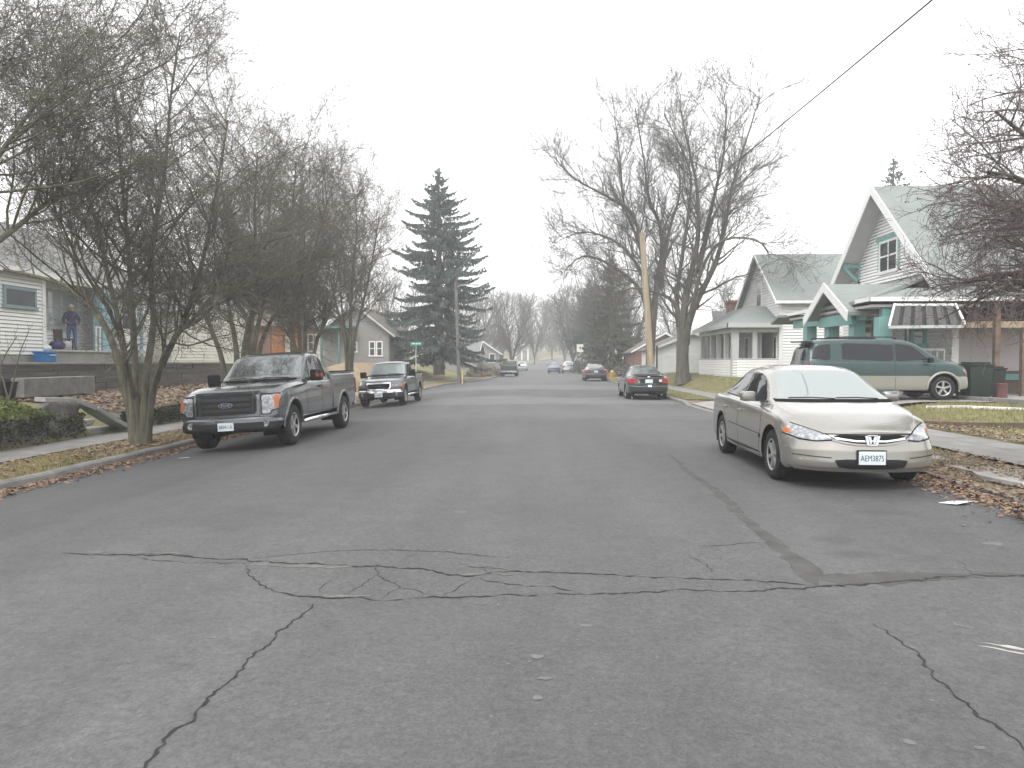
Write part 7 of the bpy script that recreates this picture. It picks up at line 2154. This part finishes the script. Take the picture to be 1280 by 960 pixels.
c = at_porch(59, -17.55); bag('plastic_bag', (c.x, c.y, 1.89), (.13, .15, .13), mottled('bag_white', (.7, .7, .72), .05, 3, .5), 'small white plastic bag on top of the bright blue box', 2)
c = at_porch(72, -18.1); bag('duffel_bag', (c.x, c.y, zf), (.22, .34, .20), mottled('bag_navy', (.05, .05, .12), .15, 3, .7), 'dark navy bag lying on the porch left of the standing person', 4)
c = at_porch(83, -18.3); bag('laundry_bag', (c.x, c.y, zf), (.18, .20, .22), mottled('bag_pale', (.52, .47, .52), .1, 3, .7), 'pale pinkish bag on the porch close to the legs of the person', 6)
# wooden chair behind the person
c = at_porch(80, -18.5)
o = empty('porch_chair', (c.x, c.y, zf), 'brown wooden chair on the porch behind the person', 'chair')
mb = MB(); mb.box(-.24, .24, -.24, .24, .42, .46); mb.build('seat', MT['brown_wood'], o, bevel=.01)
mb = MB(); mb.box(-.24, -.20, -.24, .24, .46, .95); mb.build('backrest', MT['brown_wood'], o, bevel=.01)
for sx in (-.21, .21):
    for sy in (-.21, .21): mb = MB(); mb.box(sx - .02, sx + .02, sy - .02, sy + .02, 0, .42); mb.build('leg', MT['brown_wood'], o)

def person():
    c = at_porch(90, -18.25)
    root = Vector((c.x, c.y, zf))
    o = empty('person', root, 'standing person with white hair in a navy jacket and blue jeans on the porch', 'person', None, R(-48))
    J = {}; V = []; E = []; RD = []
    def j(n, p, r, par=None):
        J[n] = len(V); V.append(p); RD.append(r)
        if par is not None: E.append((J[par], J[n]))
    # facing local +x; y is the person's left
    j('pelvis', (0, 0, .98), (.135, .165)); j('waist', (0, 0, 1.10), (.13, .16), 'pelvis'); j('chest', (.0, 0, 1.30), (.135, .19), 'waist')
    j('collar', (-.01, 0, 1.45), (.09, .13), 'chest'); j('neck', (.0, 0, 1.525), (.055, .055), 'collar'); j('skull', (.015, 0, 1.60), (.075, .07), 'neck'); j('crown', (.015, 0, 1.70), (.08, .072), 'skull')
    for s, n in ((1, 'l'), (-1, 'r')):
        j('sh' + n, (-.01, s * .175, 1.415), (.075, .075), 'collar')
        j('el' + n, (-.07, s * .27, 1.16), (.058, .058), 'sh' + n)
        j('wr' + n, (.10, s * .235, .985), (.042, .042), 'el' + n)
        j('pa' + n, (.15, s * .215, .945), (.036, .042), 'wr' + n)
        for f in range(4):
            j('f%d' % f + n, (.185 + .004 * f, s * (.24 - .018 * f), .915 - .006 * f), (.010, .010), 'pa' + n); j('g%d' % f + n, (.195, s * (.238 - .018 * f), .885 + .004 * abs(f - 1)), (.009, .009), 'f%d' % f + n)
        j('th' + n, (.19, s * .185, .935), (.011, .011), 'pa' + n)
        j('hp' + n, (0, s * .095, .90), (.105, .10), 'pelvis'); j('kn' + n, (.025, s * .11, .50), (.068, .066), 'hp' + n); j('an' + n, (-.01, s * .115, .10), (.052, .052), 'kn' + n)
        j('he' + n, (-.03, s * .115, .05), (.05, .045), 'an' + n); j('to' + n, (.17, s * .135, .035), (.036, .045), 'he' + n)
    me = bpy.data.meshes.new('body_cage'); me.from_pydata(V, E, [])
    t = bpy.data.objects.new('body_cage', me); COL.objects.link(t)
    md = t.modifiers.new('skin', 'SKIN'); md.use_smooth_shade = True
    for i, r in enumerate(RD): me.skin_vertices[0].data[i].radius = r; me.skin_vertices[0].data[i].use_root = (i == 0)
    sd = t.modifiers.new('sub', 'SUBSURF'); sd.levels = 2; sd.render_levels = 2
    dg = bpy.context.evaluated_depsgraph_get()
    bm_ = bpy.data.meshes.new_from_object(t.evaluated_get(dg)); bpy.data.objects.remove(t)
    bm_.materials.clear()
    mats = [mottled('skin', (.50, .30, .24), .08, 6, .55), mottled('navy_jacket', (.03, .038, .10), .15, 5, .85), mottled('blue_jeans', (.07, .12, .23), .2, 6, .9), mottled('dark_shoes', (.03, .027, .025), .1, 6, .6)]
    for p in bm_.polygons:
        z = p.center.z; hand = p.center.x > .125 and z < 1.0 and z > .8
        p.material_index = 0 if (z > 1.505 or hand) else 1 if z > .93 or (abs(p.center.y) > .2 and z > .9) else 2 if z > .085 else 3
        p.use_smooth = True
    b = link_mesh('body', bm_, mats, o)
    # face
    hd = Vector((.015, 0, 1.655))
    mb = MB(); mb.prism([hd + Vector((.075, -.015, -.03)), hd + Vector((.075, .015, -.03)), hd + Vector((.072, 0, .025))], (.028, 0, -.006)); mb.build('nose', mats[0], o, bevel=.005)
    mb = MB()
    for s in (1, -1): mb.lathe([(.0, .004), (.010, .002), (.012, -.004)], Matrix.Translation(hd + Vector((.078, s * .030, .012))) @ Matrix.Rotation(R(90), 4, 'Y'), 10)
    mb.build('eyes', MT['dark'], o)
    mb = MB(); mb.box(hd.x + .068, hd.x + .082, -.022, .022, hd.z - .060, hd.z - .052); mb.build('mouth', mottled('lips', (.35, .15, .13), .05), o)
    for s in (1, -1):
        mb = MB(); mb.lathe([(0, -.008), (.026, -.006), (.030, .004), (.012, .006), (0, .002)], Matrix.Translation(hd + Vector((-.005, s * .078, -.005))) @ Matrix.Rotation(R(90) * -s, 4, 'X') @ Matrix.Diagonal((.7, 1.1, 1, 1)), 12); mb.build('ear', mats[0], o, smooth=60)
    mb = MB(); pr = [(.089 * math.cos(R(a)), .092 * math.sin(R(a))) for a in (-12, 5, 20, 35, 50, 65, 80, 89)]
    mb.lathe(pr, Matrix.Translation(hd + Vector((-.012, 0, .035))) @ Matrix.Rotation(R(-14), 4, 'Y'), 20); mb.build('hair', mottled('white_hair', (.58, .57, .55), .1, 9, .8), o, smooth=60)
    mb = MB(); mb.tube([(.02 + .06 * math.cos(a), .075 * math.sin(a), 1.497) for a in [i * .3307 for i in range(20)]], .018, 6); mb.build('collar', mats[1], o, smooth=60)
person()

# ================================================================== AIR, SKY, LIGHT, CAMERA
def haze_box(dens):
    mb = MB(); mb.box(-420, 420, -60, 420, -1.9, 26)
    o = mb.build('haze', [])
    m = bpy.data.materials.new('haze_air'); m.use_nodes = True
    t = m.node_tree; t.nodes.clear()
    out = t.nodes.new('ShaderNodeOutputMaterial'); v = t.nodes.new('ShaderNodeVolumePrincipled')
    v.inputs['Color'].default_value = (.97, .98, 1, 1); v.inputs['Density'].default_value = dens; v.inputs['Anisotropy'].default_value = 0.2
    t.links.new(v.outputs['Volume'], out.inputs['Volume'])
    o.data.materials.append(m)
    tag(o, kind='stuff')
haze_box(HAZE)

wd = bpy.data.worlds.new('World'); scene.world = wd; wd.use_nodes = True
t = wd.node_tree; bg = t.nodes['Background']
SUN_EL, SUN_AZ = R(52), R(200)
sky = t.nodes.new('ShaderNodeTexSky'); sky.sky_type = 'NISHITA'; sky.sun_disc = False
sky.sun_elevation = SUN_EL; sky.sun_rotation = SUN_AZ; sky.air_density = 1.0; sky.dust_density = 6.0; sky.ozone_density = 1.0
hs = t.nodes.new('ShaderNodeHueSaturation'); hs.inputs['Saturation'].default_value = 0.0
t.links.new(sky.outputs['Color'], hs.inputs['Color'])
mx = t.nodes.new('ShaderNodeMix'); mx.data_type = 'RGBA'; mx.inputs[0].default_value = 0.72
t.links.new(hs.outputs['Color'], mx.inputs[6]); mx.inputs[7].default_value = (OVC * .996, OVC, OVC * 1.01, 1)
t.links.new(mx.outputs[2], bg.inputs['Color'])
bg.inputs['Strength'].default_value = 0.15
sn = bpy.data.lights.new('sun', 'SUN'); sn.energy = 0.9; sn.angle = R(25); sn.color = (1, .985, .965)
so = bpy.data.objects.new('sun', sn); COL.objects.link(so)
so.rotation_euler = (R(90) - SUN_EL, 0, math.pi - SUN_AZ)

cd = bpy.data.cameras.new('camera'); co = bpy.data.objects.new('camera', cd); COL.objects.link(co)
cd.sensor_width = 36; cd.lens = F / 1280 * 36; cd.clip_start = .05; cd.clip_end = 3000
co.location = CAM; co.rotation_euler = (math.pi / 2 - PITCH, 0, YAW)
scene.camera = co
vs = scene.view_settings
vs.view_transform = 'Standard'; vs.look = 'None'; vs.gamma = 1; vs.use_curve_mapping = False
vs.exposure = EXPO
scene.cycles.max_bounces = 6; scene.cycles.diffuse_bounces = 3; scene.cycles.glossy_bounces = 3; scene.cycles.volume_bounces = 1
scene.cycles.transparent_max_bounces = 8
